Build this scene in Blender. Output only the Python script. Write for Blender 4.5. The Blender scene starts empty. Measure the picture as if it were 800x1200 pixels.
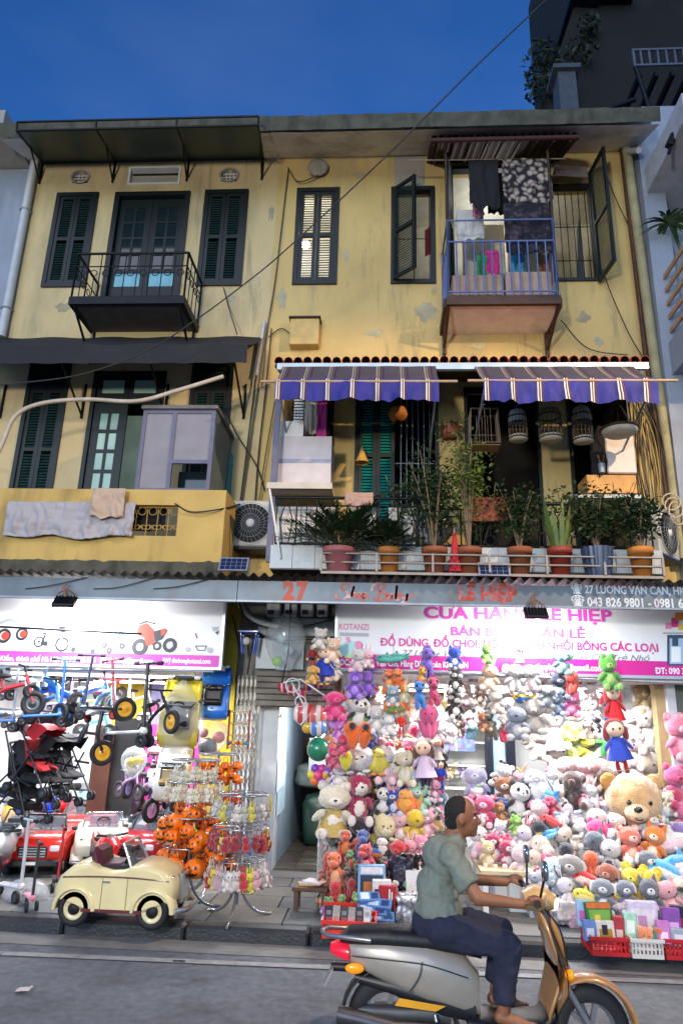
import bpy,math,random
from mathutils import Vector,Matrix,Euler,noise
from math import sin,cos,pi,radians
rnd=random.Random(7)
SC=bpy.context.scene
COL=SC.collection
# ------------------------------------------------------------------ camera
CAM=Vector((0.0,-9.0,1.9));F=802.0
yaw,pitch,roll=radians(-3.62),radians(16.64),radians(1.65)
FWD=Vector((sin(yaw)*cos(pitch),cos(yaw)*cos(pitch),sin(pitch)))
_r=Vector((cos(yaw),-sin(yaw),0));_u=_r.cross(FWD)
RT=cos(roll)*_r+sin(roll)*_u;UP=-sin(roll)*_r+cos(roll)*_u
cd=bpy.data.cameras.new('camera');cam=bpy.data.objects.new('camera',cd);COL.objects.link(cam)
cd.sensor_fit='AUTO';cd.sensor_width=36;cd.lens=F/1200*36;cd.clip_end=1000;cd.clip_start=.05
cam.matrix_world=Matrix(((RT.x,UP.x,-FWD.x,CAM.x),(RT.y,UP.y,-FWD.y,CAM.y),(RT.z,UP.z,-FWD.z,CAM.z),(0,0,0,1)))
SC.camera=cam
# ------------------------------------------------------------------ sky, sun, exposure
SUN_EL,SUN_AZ=16.0,195.0
w=bpy.data.worlds.new('World');SC.world=w;w.use_nodes=True
nt=w.node_tree;bg=nt.nodes['Background']
sky=nt.nodes.new('ShaderNodeTexSky');sky.sky_type='NISHITA';sky.sun_disc=False
sky.sun_elevation=radians(SUN_EL);sky.sun_rotation=radians(SUN_AZ);sky.air_density=1.0;sky.dust_density=.3;sky.ozone_density=4
mx=nt.nodes.new('ShaderNodeMix');mx.data_type='RGBA';mx.blend_type='MULTIPLY';mx.inputs[0].default_value=1
mx.inputs[7].default_value=(.33,.76,1.30,1)
# thin dusk clouds, very faint
tcs=nt.nodes.new('ShaderNodeTexCoord');nzs=nt.nodes.new('ShaderNodeTexNoise');nzs.inputs['Scale'].default_value=3.5;nzs.inputs['Detail'].default_value=6
mps=nt.nodes.new('ShaderNodeMapping');mps.inputs['Scale'].default_value=(1,1,2.5)
nt.links.new(tcs.outputs['Generated'],mps.inputs[0]);nt.links.new(mps.outputs[0],nzs.inputs['Vector'])
rps=nt.nodes.new('ShaderNodeMapRange');rps.inputs['From Min'].default_value=.45;rps.inputs['From Max'].default_value=.8;rps.inputs['To Max'].default_value=.14
nt.links.new(nzs.outputs['Fac'],rps.inputs[0])
mc=nt.nodes.new('ShaderNodeMix');mc.data_type='RGBA';mc.blend_type='MIX';mc.inputs[7].default_value=(1.6,2.3,4.2,1)
nt.links.new(sky.outputs[0],mx.inputs[6]);nt.links.new(mx.outputs[2],mc.inputs[6]);nt.links.new(rps.outputs[0],mc.inputs[0])
nt.links.new(mc.outputs[2],bg.inputs['Color']);bg.inputs['Strength'].default_value=.15
sd=bpy.data.lights.new('sun','SUN');sd.energy=1.3;sd.angle=radians(60);sd.color=(1,.93,.80)
so=bpy.data.objects.new('sun',sd);COL.objects.link(so)
_sv=Vector((sin(radians(SUN_AZ))*cos(radians(SUN_EL)),cos(radians(SUN_AZ))*cos(radians(SUN_EL)),sin(radians(SUN_EL))))
so.rotation_euler=_sv.to_track_quat('Z','Y').to_euler()
SC.view_settings.view_transform='Standard';SC.view_settings.look='None';SC.view_settings.exposure=0.0;SC.view_settings.gamma=1
SC.render.engine='CYCLES';SC.cycles.max_bounces=5;SC.cycles.diffuse_bounces=3;SC.cycles.glossy_bounces=2
SC.cycles.transmission_bounces=3;SC.cycles.transparent_max_bounces=8;SC.cycles.caustics_reflective=False;SC.cycles.caustics_refractive=False
SC.cycles.sample_clamp_indirect=4
# ------------------------------------------------------------------ helpers
def ray(px,py):
 return(FWD*F+RT*(px-400)-UP*(py-600))
def P(px,py,Y):
 d=ray(px,py);t=(Y-CAM.y)/d.y;return CAM+d*t
def G(px,py,z):
 d=ray(px,py);t=(z-CAM.z)/d.z;return CAM+d*t
def mpp(p):return(Vector(p)-CAM).dot(FWD)/F
def R4(l,t,r,b,Y):
 my=(t+b)/2;mx_=(l+r)/2
 return P(l,my,Y).x,P(r,my,Y).x,P(mx_,b,Y).z,P(mx_,t,Y).z
def lin(c):
 c=c/255
 return c/12.92 if c<=.04045 else((c+.055)/1.055)**2.4
def hexc(h):
 h=h.lstrip('#');return tuple(lin(int(h[i:i+2],16))for i in(0,2,4))+(1,)
MATS={}
def M(key,col=None,rough=.6,metal=0.,var=.12,scale=6.,bump=0.,bscale=None,emis=0.,dirt=None,dirt_amt=.0,dscale=2.5,coat=0.,alpha=1.,sheen=0.,streak=False,trans=0.,wave=None,obj=True,dirt2=None):
 if key in MATS:return MATS[key]
 m=bpy.data.materials.new(key);m.use_nodes=True;n=m.node_tree;b=n.nodes['Principled BSDF'];L=n.links.new
 c=hexc(col)if isinstance(col,str)else col
 b.inputs['Roughness'].default_value=rough;b.inputs['Metallic'].default_value=metal
 tc=n.nodes.new('ShaderNodeTexCoord')
 if c is None:
  oi=n.nodes.new('ShaderNodeObjectInfo');src=oi.outputs['Color']
 else:
  rg=n.nodes.new('ShaderNodeRGB');rg.outputs[0].default_value=c;src=rg.outputs[0]
 if var>0:
  nz=n.nodes.new('ShaderNodeTexNoise');nz.inputs['Scale'].default_value=scale;nz.inputs['Detail'].default_value=5
  L(tc.outputs['Object'],nz.inputs['Vector'])
  mr=n.nodes.new('ShaderNodeMapRange');mr.inputs['From Min'].default_value=.3;mr.inputs['From Max'].default_value=.7
  mr.inputs['To Min'].default_value=1-var;mr.inputs['To Max'].default_value=1+var;L(nz.outputs['Fac'],mr.inputs[0])
  mm=n.nodes.new('ShaderNodeMix');mm.data_type='RGBA';mm.blend_type='MULTIPLY';mm.inputs[0].default_value=1
  L(src,mm.inputs[6]);L(mr.outputs[0],mm.inputs[7]);src=mm.outputs[2]
 if dirt:
  nz=n.nodes.new('ShaderNodeTexNoise');nz.inputs['Scale'].default_value=dscale;nz.inputs['Detail'].default_value=9;nz.inputs['Roughness'].default_value=.68
  if streak:
   mp=n.nodes.new('ShaderNodeMapping');mp.inputs['Scale'].default_value=(1,1,.22);L(tc.outputs['Object'],mp.inputs[0]);L(mp.outputs[0],nz.inputs['Vector'])
  else:L(tc.outputs['Object'],nz.inputs['Vector'])
  mr=n.nodes.new('ShaderNodeMapRange');mr.inputs['From Min'].default_value=.5;mr.inputs['From Max'].default_value=.72
  mr.inputs['To Max'].default_value=dirt_amt;L(nz.outputs['Fac'],mr.inputs[0])
  mm=n.nodes.new('ShaderNodeMix');mm.data_type='RGBA';mm.inputs[7].default_value=hexc(dirt)
  L(mr.outputs[0],mm.inputs[0]);L(src,mm.inputs[6]);src=mm.outputs[2]
 if dirt2:
  nz=n.nodes.new('ShaderNodeTexNoise');nz.inputs['Scale'].default_value=dirt2[2];nz.inputs['Detail'].default_value=12;nz.inputs['Roughness'].default_value=.75
  mp=n.nodes.new('ShaderNodeMapping');mp.inputs['Scale'].default_value=(1,1,dirt2[3]);mp.inputs['Location'].default_value=(7.3,2.1,4.4);L(tc.outputs['Object'],mp.inputs[0]);L(mp.outputs[0],nz.inputs['Vector'])
  mr=n.nodes.new('ShaderNodeMapRange');mr.inputs['From Min'].default_value=.55;mr.inputs['From Max'].default_value=.64
  mr.inputs['To Max'].default_value=dirt2[1];L(nz.outputs['Fac'],mr.inputs[0])
  mm=n.nodes.new('ShaderNodeMix');mm.data_type='RGBA';mm.inputs[7].default_value=hexc(dirt2[0])
  L(mr.outputs[0],mm.inputs[0]);L(src,mm.inputs[6]);src=mm.outputs[2]
 if wave:
  sx=n.nodes.new('ShaderNodeSeparateXYZ');L(tc.outputs['Object'],sx.inputs[0])
  ma=n.nodes.new('ShaderNodeMath');ma.operation='MULTIPLY';ma.inputs[1].default_value=wave[1];L(sx.outputs[wave[0]],ma.inputs[0])
  fr=n.nodes.new('ShaderNodeMath');fr.operation='FRACT';L(ma.outputs[0],fr.inputs[0])
  for colr,lo,hi in wave[2]:
   g1=n.nodes.new('ShaderNodeMath');g1.operation='GREATER_THAN';g1.inputs[1].default_value=lo;L(fr.outputs[0],g1.inputs[0])
   g2=n.nodes.new('ShaderNodeMath');g2.operation='LESS_THAN';g2.inputs[1].default_value=hi;L(fr.outputs[0],g2.inputs[0])
   g3=n.nodes.new('ShaderNodeMath');g3.operation='MULTIPLY';L(g1.outputs[0],g3.inputs[0]);L(g2.outputs[0],g3.inputs[1])
   mm=n.nodes.new('ShaderNodeMix');mm.data_type='RGBA';mm.inputs[7].default_value=hexc(colr);L(g3.outputs[0],mm.inputs[0]);L(src,mm.inputs[6]);src=mm.outputs[2]
 L(src,b.inputs['Base Color'])
 if bump>0:
  nb=n.nodes.new('ShaderNodeTexNoise');nb.inputs['Scale'].default_value=bscale or scale*4;nb.inputs['Detail'].default_value=6
  L(tc.outputs['Object'],nb.inputs['Vector']);bn=n.nodes.new('ShaderNodeBump');bn.inputs['Strength'].default_value=bump;bn.inputs['Distance'].default_value=.02
  L(nb.outputs['Fac'],bn.inputs['Height']);L(bn.outputs[0],b.inputs['Normal'])
 if emis:L(src,b.inputs['Emission Color']);b.inputs['Emission Strength'].default_value=emis
 if coat:b.inputs['Coat Weight'].default_value=coat;b.inputs['Coat Roughness'].default_value=.08
 if sheen:b.inputs['Sheen Weight'].default_value=sheen;b.inputs['Sheen Roughness'].default_value=.5
 if trans:b.inputs['Transmission Weight'].default_value=trans;b.inputs['IOR'].default_value=1.1
 if alpha<1:b.inputs['Alpha'].default_value=alpha
 MATS[key]=m;return m
class MB:
 def __init__(s):s.v=[];s.f=[];s.m=[];s.s=[]
 def add(s,vs,fs,m=0,sm=False):
  o=len(s.v);s.v+=[tuple(v)for v in vs]
  for f in fs:s.f.append(tuple(i+o for i in f));s.m.append(m);s.s.append(sm)
  return s
 def box(s,x0,x1,y0,y1,z0,z1,m=0):
  return s.add([(x0,y0,z0),(x1,y0,z0),(x1,y1,z0),(x0,y1,z0),(x0,y0,z1),(x1,y0,z1),(x1,y1,z1),(x0,y1,z1)],
                     [(0,3,2,1),(4,5,6,7),(0,1,5,4),(1,2,6,5),(2,3,7,6),(3,0,4,7)],m)
 def bbox(s,c,sz,R=None,m=0,bev=.15):
  hx,hy,hz=sz[0]/2,sz[1]/2,sz[2]/2;b=min(sz)*bev;vs=[];k=0;idx={}
  for sx in(-1,1):
   for sy in(-1,1):
    for sz_ in(-1,1):
     for ax in range(3):
      p=[sx*hx,sy*hy,sz_*hz]
      for a in range(3):
       if a!=ax:p[a]-=(sx,sy,sz_)[a]*b
      idx[(sx,sy,sz_,ax)]=len(vs);vs.append(Vector(p))
  fs=[];S=(-1,1)
  for ax in range(3):
   o=[a for a in range(3)if a!=ax]
   for sg in S:
    q=[]
    for u,v in((-1,-1),(1,-1),(1,1),(-1,1)):
     t=[0,0,0];t[ax]=sg;t[o[0]]=u;t[o[1]]=v;q.append(idx[(t[0],t[1],t[2],ax)])
    fs.append(q)
  for ax in range(3):
   o=[a for a in range(3)if a!=ax]
   for u in S:
    for v in S:
     q=[]
     for sg,a in((-1,o[0]),(1,o[0]),(1,o[1]),(-1,o[1])):
      t=[0,0,0];t[ax]=sg;t[o[0]]=u;t[o[1]]=v;q.append(idx[(t[0],t[1],t[2],a)])
     fs.append(q)
  for sx in S:
   for sy in S:
    for sz_ in S:fs.append([idx[(sx,sy,sz_,a)]for a in range(3)])
  cc=Vector(c)
  out=[]
  for f in fs:
   n_=(vs[f[1]]-vs[f[0]]).cross(vs[f[2]]-vs[f[0]]);ce=sum((vs[i]for i in f),Vector())/len(f)
   out.append(f if n_.dot(ce)>0 else f[::-1])
  return s.add([(R@v if R else v)+cc for v in vs],out,m)
 def obox(s,c,sz,R=None,m=0):
  hx,hy,hz=sz[0]/2,sz[1]/2,sz[2]/2;c=Vector(c)
  vs=[Vector(p)for p in((-hx,-hy,-hz),(hx,-hy,-hz),(hx,hy,-hz),(-hx,hy,-hz),(-hx,-hy,hz),(hx,-hy,hz),(hx,hy,hz),(-hx,hy,hz))]
  return s.add([(R@v if R else v)+c for v in vs],[(0,3,2,1),(4,5,6,7),(0,1,5,4),(1,2,6,5),(2,3,7,6),(3,0,4,7)],m)
 def tube(s,pts,r,n=6,m=0,cap=True):
  pts=[Vector(p)for p in pts];N=len(pts);rr=r if isinstance(r,(list,tuple))else[r]*N
  t0=(pts[1]-pts[0]).normalized();u=t0.orthogonal().normalized();vs=[]
  for i,p in enumerate(pts):
   t=(pts[min(i+1,N-1)]-pts[max(i-1,0)]).normalized();u=(u-t*u.dot(t))
   u=u.normalized()if u.length>1e-6 else t.orthogonal().normalized();v=t.cross(u)
   for k in range(n):
    a=2*pi*k/n;vs.append(p+(u*cos(a)+v*sin(a))*rr[i])
  fs=[(i*n+k,i*n+(k+1)%n,(i+1)*n+(k+1)%n,(i+1)*n+k)for i in range(N-1)for k in range(n)]
  s.add(vs,fs,m,True)
  if cap:s.add([vs[k]for k in range(n)],[tuple(range(n))[::-1]],m);s.add([vs[(N-1)*n+k]for k in range(n)],[tuple(range(n))],m)
  return s
 def cyl(s,p0,p1,r0,r1=None,n=16,m=0):return s.tube([p0,p1],[r0,r0 if r1 is None else r1],n,m)
 def ell(s,c,r,m=0,R=None,n=14,k=9):
  c=Vector(c);r=(r,r,r)if not isinstance(r,(tuple,list))else r;vs=[]
  for i in range(k+1):
   a=pi*i/k
   for j in range(n):
    b=2*pi*j/n;v=Vector((sin(a)*cos(b)*r[0],sin(a)*sin(b)*r[1],cos(a)*r[2]));vs.append((R@v if R else v)+c)
  fs=[(i*n+j,(i+1)*n+j,(i+1)*n+(j+1)%n,i*n+(j+1)%n)for i in range(k)for j in range(n)]
  return s.add(vs,fs,m,True)
 def lathe(s,prof,c=(0,0,0),n=20,m=0,R=None,sm=True):
  c=Vector(c);vs=[]
  for r,z in prof:
   for j in range(n):
    b=2*pi*j/n;v=Vector((r*cos(b),r*sin(b),z));vs.append((R@v if R else v)+c)
  K=len(prof);fs=[(i*n+j,i*n+(j+1)%n,(i+1)*n+(j+1)%n,(i+1)*n+j)for i in range(K-1)for j in range(n)]
  return s.add(vs,fs,m,sm)
 def torus(s,c,Rr,r,R=None,n=24,k=8,m=0,a0=0,a1=2*pi):
  c=Vector(c);vs=[];full=abs(a1-a0-2*pi)<1e-6;nn=n if full else n+1
  for i in range(nn):
   a=a0+(a1-a0)*i/n
   for j in range(k):
    b=2*pi*j/k;v=Vector(((Rr+r*cos(b))*cos(a),(Rr+r*cos(b))*sin(a),r*sin(b)));vs.append((R@v if R else v)+c)
  fs=[(i*k+j,((i+1)%nn)*k+j,((i+1)%nn)*k+(j+1)%k,i*k+(j+1)%k)for i in range(n)for j in range(k)]
  return s.add(vs,fs,m,True)
 def prism(s,poly,y0,y1,m=0,R=None,c=(0,0,0)):
  n=len(poly);c=Vector(c);vs=[Vector((x,y0,z))for x,z in poly]+[Vector((x,y1,z))for x,z in poly]
  ar=sum(poly[i][0]*poly[(i+1)%n][1]-poly[(i+1)%n][0]*poly[i][1]for i in range(n))
  a,b=tuple(range(n)),tuple(range(2*n-1,n-1,-1));fs=[(i,i+n,(i+1)%n+n,(i+1)%n)for i in range(n)]
  fs=fs+[a,b]if ar>0 else[f[::-1]for f in fs]+[a[::-1],b[::-1]]
  return s.add([(R@v if R else v)+c for v in vs],fs,m)
 def grid(s,fn,nu,nv,m=0,sm=True,thick=0):
  vs=[fn(i/nu,j/nv)for j in range(nv+1)for i in range(nu+1)]
  fs=[(j*(nu+1)+i,j*(nu+1)+i+1,(j+1)*(nu+1)+i+1,(j+1)*(nu+1)+i)for j in range(nv)for i in range(nu)]
  return s.add(vs,fs,m,sm)
 def loft(s,secs,m=0,cap=True,sm=True):
  n=len(secs[0]);vs=[p for r in secs for p in r]
  s.add(vs,[(i*n+k,i*n+(k+1)%n,(i+1)*n+(k+1)%n,(i+1)*n+k)for i in range(len(secs)-1)for k in range(n)],m,sm)
  if cap:s.add(secs[0],[tuple(range(n))[::-1]],m);s.add(secs[-1],[tuple(range(n))],m)
  return s
 def build(s,name,mats,parent=None,label=None,kind=None,off=None):
  me=bpy.data.meshes.new(name);o_=Vector(off)if off is not None else(WL.get(parent.name,Vector())if parent else Vector())
  me.from_pydata([(v[0]-o_.x,v[1]-o_.y,v[2]-o_.z)for v in s.v],[],s.f)
  mats=mats if isinstance(mats,(list,tuple))else[mats]
  for m_ in mats:me.materials.append(m_)
  me.polygons.foreach_set('material_index',s.m);me.polygons.foreach_set('use_smooth',s.s);me.update()
  o=bpy.data.objects.new(name,me);COL.objects.link(o)
  if parent:o.parent=parent;WL[o.name]=o_
  else:WL[o.name]=o_;o.location=o_
  if label:o['label']=label
  if kind:o['kind']=kind
  return o
WL={}
def thing(name,label,cat,loc=(0,0,0),group=None,rz=0,kind=None):
 o=bpy.data.objects.new(name,None);COL.objects.link(o);o.location=loc;o.rotation_euler=(0,0,rz);o.empty_display_size=.1
 tag(o,label,cat,group,kind);WL[o.name]=Vector(loc);return o
def tag(o,label=None,cat=None,group=None,kind=None):
 if label:o['label']=label
 if cat:o['category']=cat
 if group:o['group']=group
 if kind:o['kind']=kind
 return o
def local(o):WL[o.name]=Vector();return o
def copy_tree(o,parent=None):
 c=o.copy();COL.objects.link(c);c.parent=parent;WL[c.name]=WL.get(o.name,Vector())
 for ch in list(o.children):copy_tree(ch,c)
 return c
def inst(name,me,parent,loc=(0,0,0),sc=(1,1,1),rot=(0,0,0),col=None,label=None):
 o=bpy.data.objects.new(name,me);COL.objects.link(o);o.parent=parent;o.location=loc;o.scale=sc;o.rotation_euler=rot
 if col:o.color=col
 if label:o['label']=label
 return o
def RX(a):return Matrix.Rotation(a,3,'X')
def RY(a):return Matrix.Rotation(a,3,'Y')
def RZ(a):return Matrix.Rotation(a,3,'Z')
def curve(pts,n=8):
 pts=[Vector(p)for p in pts];q=[2*pts[0]-pts[1]]+pts+[2*pts[-1]-pts[-2]];out=[]
 for i in range(1,len(q)-2):
  for k in range(n):
   t=k/n;a,b,c,d=q[i-1],q[i],q[i+1],q[i+2]
   out.append(.5*((2*b)+(-a+c)*t+(2*a-5*b+4*c-d)*t*t+(-a+3*b-3*c+d)*t**3))
 out.append(pts[-1]);return out
def wall_holes(mb,x0,x1,z0,z1,y0,y1,holes,m=0):
 holes=[(max(a,x0),min(b,x1),max(c,z0),min(d,z1))for a,b,c,d in holes]
 xs=sorted(set([x0,x1]+[h[0]for h in holes]+[h[1]for h in holes]));zs=sorted(set([z0,z1]+[h[2]for h in holes]+[h[3]for h in holes]))
 def solid(i,j):
  if i<0 or j<0 or i>=len(xs)-1 or j>=len(zs)-1:return False
  cx,cz=(xs[i]+xs[i+1])/2,(zs[j]+zs[j+1])/2
  return not any(h[0]<cx<h[1]and h[2]<cz<h[3]for h in holes)
 for i in range(len(xs)-1):
  for j in range(len(zs)-1):
   if not solid(i,j):continue
   a,b,c,d=xs[i],xs[i+1],zs[j],zs[j+1]
   mb.add([(a,y0,c),(b,y0,c),(b,y0,d),(a,y0,d)],[(0,1,2,3)],m);mb.add([(a,y1,c),(b,y1,c),(b,y1,d),(a,y1,d)],[(3,2,1,0)],m)
   if not solid(i-1,j):mb.add([(a,y0,c),(a,y1,c),(a,y1,d),(a,y0,d)],[(3,2,1,0)],m)
   if not solid(i+1,j):mb.add([(b,y0,c),(b,y1,c),(b,y1,d),(b,y0,d)],[(0,1,2,3)],m)
   if not solid(i,j-1):mb.add([(a,y0,c),(b,y0,c),(b,y1,c),(a,y1,c)],[(3,2,1,0)],m)
   if not solid(i,j+1):mb.add([(a,y0,d),(b,y0,d),(b,y1,d),(a,y1,d)],[(0,1,2,3)],m)
 return mb
def frame(mb,x0,x1,z0,z1,y0,y1,t,m=0,bottom=True):
 mb.box(x0,x0+t,y0,y1,z0,z1,m);mb.box(x1-t,x1,y0,y1,z0,z1,m);mb.box(x0+t,x1-t,y0,y1,z1-t,z1,m)
 if bottom:mb.box(x0+t,x1-t,y0,y1,z0,z0+t,m)
 return mb
_tc={}
def _glyphs(s,bold,shear):
 c=bpy.data.curves.new('lettering','FONT');c.body=s;c.size=1;c.offset=bold;c.shear=shear;c.resolution_u=3;c.fill_mode='FRONT'
 o=bpy.data.objects.new('lettering',c);me=bpy.data.meshes.new_from_object(o)
 vs=[v.co.copy()for v in me.vertices];fs=[tuple(p.vertices)for p in me.polygons]
 bpy.data.objects.remove(o);bpy.data.meshes.remove(me);bpy.data.curves.remove(c)
 return vs,fs
def text_mb(mb,s,x,z,w,h,y,m=0,bold=.02,shear=0,slope=0.):
 """flat lettering in the x-z plane, left edge x, baseline z, total width w, cap height h; facing -Y"""
 base=s.replace('Đ','D').replace('ơ','o').replace('Ơ','O').replace('đ','d')
 vs,fs=_glyphs(base,bold,shear)
 for i,ch in enumerate(s):
  if ch in 'ĐơƠđ':
   pv,_=_glyphs(base[:i+1],bold,shear);one,_=_glyphs(base[i],bold,shear)
   mxx=max(v.x for v in pv);wd=max(v.x for v in one)-min(v.x for v in one);k=len(vs)
   if ch=='Đ':q=[(mxx-wd-.09,.31),(mxx-wd+.3,.31),(mxx-wd+.3,.40),(mxx-wd-.09,.40)]
   elif ch=='đ':q=[(mxx-.28,.56),(mxx+.06,.56),(mxx+.06,.63),(mxx-.28,.63)]
   else:
    t=.5 if ch=='ơ' else.68;q=[(mxx-.08,t-.07),(mxx+.07,t),(mxx+.07,t+.14),(mxx,t+.14)]
   vs+=[Vector((a,b,0))for a,b in q];fs=fs+[(k,k+1,k+2,k+3)]
 x0=min(v.x for v in vs);x1=max(v.x for v in vs);sx=w/(x1-x0);sz=h/.70
 mb.add([(x+(v.x-x0)*sx,y,z+v.y*sz+slope*(v.x-x0)*sx)for v in vs],fs,m)
def area_light(name,loc,rot,sx,sy,power,color=(1,1,1),parent=None,spread=180):
 l=bpy.data.lights.new(name,'AREA');l.shape='RECTANGLE';l.size=sx;l.size_y=sy;l.energy=power;l.color=color;l.spread=radians(spread)
 o=bpy.data.objects.new(name,l);COL.objects.link(o);o.location=loc;o.rotation_euler=rot
 if parent:o.parent=parent;o.location=Vector(loc)-WL[parent.name]
 return o
# ------------------------------------------------------------------ materials of the setting
plaster=M('yellow plaster','#c9b486',.9,var=.10,scale=1.3,bump=.35,bscale=30,dirt='#8d8468',dirt_amt=.75,dscale=1.3,streak=True,dirt2=('#78735f',.5,3.2,.12))
plaster2=M('ochre plaster','#c9ad70',.9,var=.12,scale=1.1,bump=.35,bscale=30,dirt='#938d72',dirt_amt=.7,dscale=1.1,streak=True,dirt2=('#7d7862',.5,2.6,.15))
parapet_m=M('parapet plaster','#bfa05c',.88,var=.1,scale=2,bump=.2,bscale=25,dirt='#5e4a28',dirt_amt=.55,dscale=2.2,streak=True)
eave_m=M('weathered eave render','#d8d6d0',.95,var=.14,scale=2,bump=.4,bscale=14,dirt='#77736a',dirt_amt=.7,dscale=1.6)
moss_m=M('mossy fascia','#504f44',.95,var=.3,scale=5,bump=.5,dirt='#20231c',dirt_amt=.95,dscale=4,streak=True)
grey_wall=M('grey blue render','#8f97a6',.92,var=.1,scale=1.5,bump=.2,bscale=20,dirt='#5d6068',dirt_amt=.5,dscale=1.2,streak=True)
old_grey=M('old grey render','#9a958c',.95,var=.15,scale=1.5,bump=.3,dirt='#4c4842',dirt_amt=.7,dscale=1.5,streak=True)
dgreen=M('dark green paint','#0b1415',.5,var=.15,scale=5)
dgreen2=M('green louvre paint','#1b3836',.5,var=.2,scale=9)
black_iron=M('black iron','#14161a',.5,.5,var=.2,scale=9)
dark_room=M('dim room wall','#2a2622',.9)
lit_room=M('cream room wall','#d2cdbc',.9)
teal_m=M('teal louvre paint','#12807a',.5,var=.15,scale=8)
maroon_tile=M('maroon roof tile','#3a1512',.7,var=.3,scale=8)
orange_tile=M('orange roof tile','#9a4526',.8,var=.35,scale=10,dirt='#4a2a1c',dirt_amt=.5)
steel_grey=M('weathered steel','#8d98a3',.45,.3,var=.15,scale=3,dirt='#665f58',dirt_amt=.5,dscale=2)
white_paint=M('white paint','#d8d8d4',.5,var=.06)
pale_pipe=M('grey white pvc','#b9bdc0',.5,var=.08)
glass_dark=M('dark window glass','#1d2a30',.08,var=.2,scale=3,coat=.5)
brown_wood=M('brown wood','#3a2418',.6,var=.3,scale=7)
cable_m=M('black cable rubber','#1a1815',.6,var=.2)
# ------------------------------------------------------------------ ground
KY=-2.33
rd=MB().grid(lambda u,v:(-120+240*u,-130+v*(130+KY),0),8,8,sm=False)
asphalt=M('asphalt','#666d75',.8,var=.22,scale=14,bump=.55,bscale=160,dirt='#3a3c3f',dirt_amt=.6,dscale=1.7,dirt2=('#2a2b2d',.5,1.3,1))
road=rd.build('road',asphalt,kind='structure')
gut=MB().grid(lambda u,v:(-40+80*u,KY-.30+.30*v+.05*u*0,.004),40,1,sm=False)
gut.build('gutter_strip',M('gutter concrete','#7a7b7a',.85,var=.2,scale=6,bump=.3,bscale=60,dirt='#3a3a38',dirt_amt=.6,dscale=3),road)
rm=M('worn road paint','#8f9193',.75,var=.25,scale=18,dirt='#55575a',dirt_amt=.8,dscale=9)
gl0,gl1=G(20,1119,0),G(700,1148,0)
for k in range(6):
 x0=-9+k*3.0;f=lambda x:gl0.y+(x-gl0.x)*(gl1.y-gl0.y)/(gl1.x-gl0.x)
 MB().add([(x0,f(x0)-.045,.008),(x0+2.99,f(x0+2.99)-.045,.008),(x0+2.99,f(x0+2.99)+.045,.008),(x0,f(x0)+.045,.008)],[(0,1,2,3)]).build('road_marking',rm,road)
stone_m=[M('paving stone '+n,c,.62,var=.2,scale=4,bump=.35,bscale=22,dirt='#3e3c38',dirt_amt=.55,dscale=4)for n,c in(('a','#5d6163'),('b','#696765'),('c','#525a5f'),('d','#63625f'))]
kerb_m=M('kerb granite','#2a2c30',.45,var=.25,scale=8,bump=.3,bscale=40)
sw=MB().box(-40,40,KY+.16,0.2,-.2,.105).build('pavement',M('pavement bed','#3a3835',.95),kind='structure')
pcache={}
def slab_mesh(wd,dp,mi,h=.03):
 k=(round(wd,3),round(dp,3),mi)
 if k not in pcache:
  o=MB().bbox((0,0,0),(wd,dp,h),bev=.12).build('paving_slab',stone_m[mi]);pcache[k]=o.data;bpy.data.objects.remove(o)
 return pcache[k]
rows=[(KY+.17,.53),(KY+.705,.42),(KY+1.125,.42),(KY+1.555,.38),(KY+1.945,.37)]
for j,(y0,dp)in enumerate(rows):
 x=-6.2+.27*(j%2);
 while x<5.2:
  wd=rnd.choice((.56,.62,.68))
  inst('paving_slab',slab_mesh(wd-.012,dp-.012,rnd.randrange(4)),sw,(x+wd/2,y0+dp/2,.108+rnd.uniform(-.003,.003)),rot=(rnd.uniform(-.004,.004),rnd.uniform(-.004,.004),0));x+=wd
x=-8
while x<8:
 wd=1.05+rnd.uniform(-.1,.1)
 MB().bbox((x+wd/2,KY+.08,.035),(wd-.012,.16,.17),bev=.14).build('kerb_stone',kerb_m,sw);x+=wd
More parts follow.
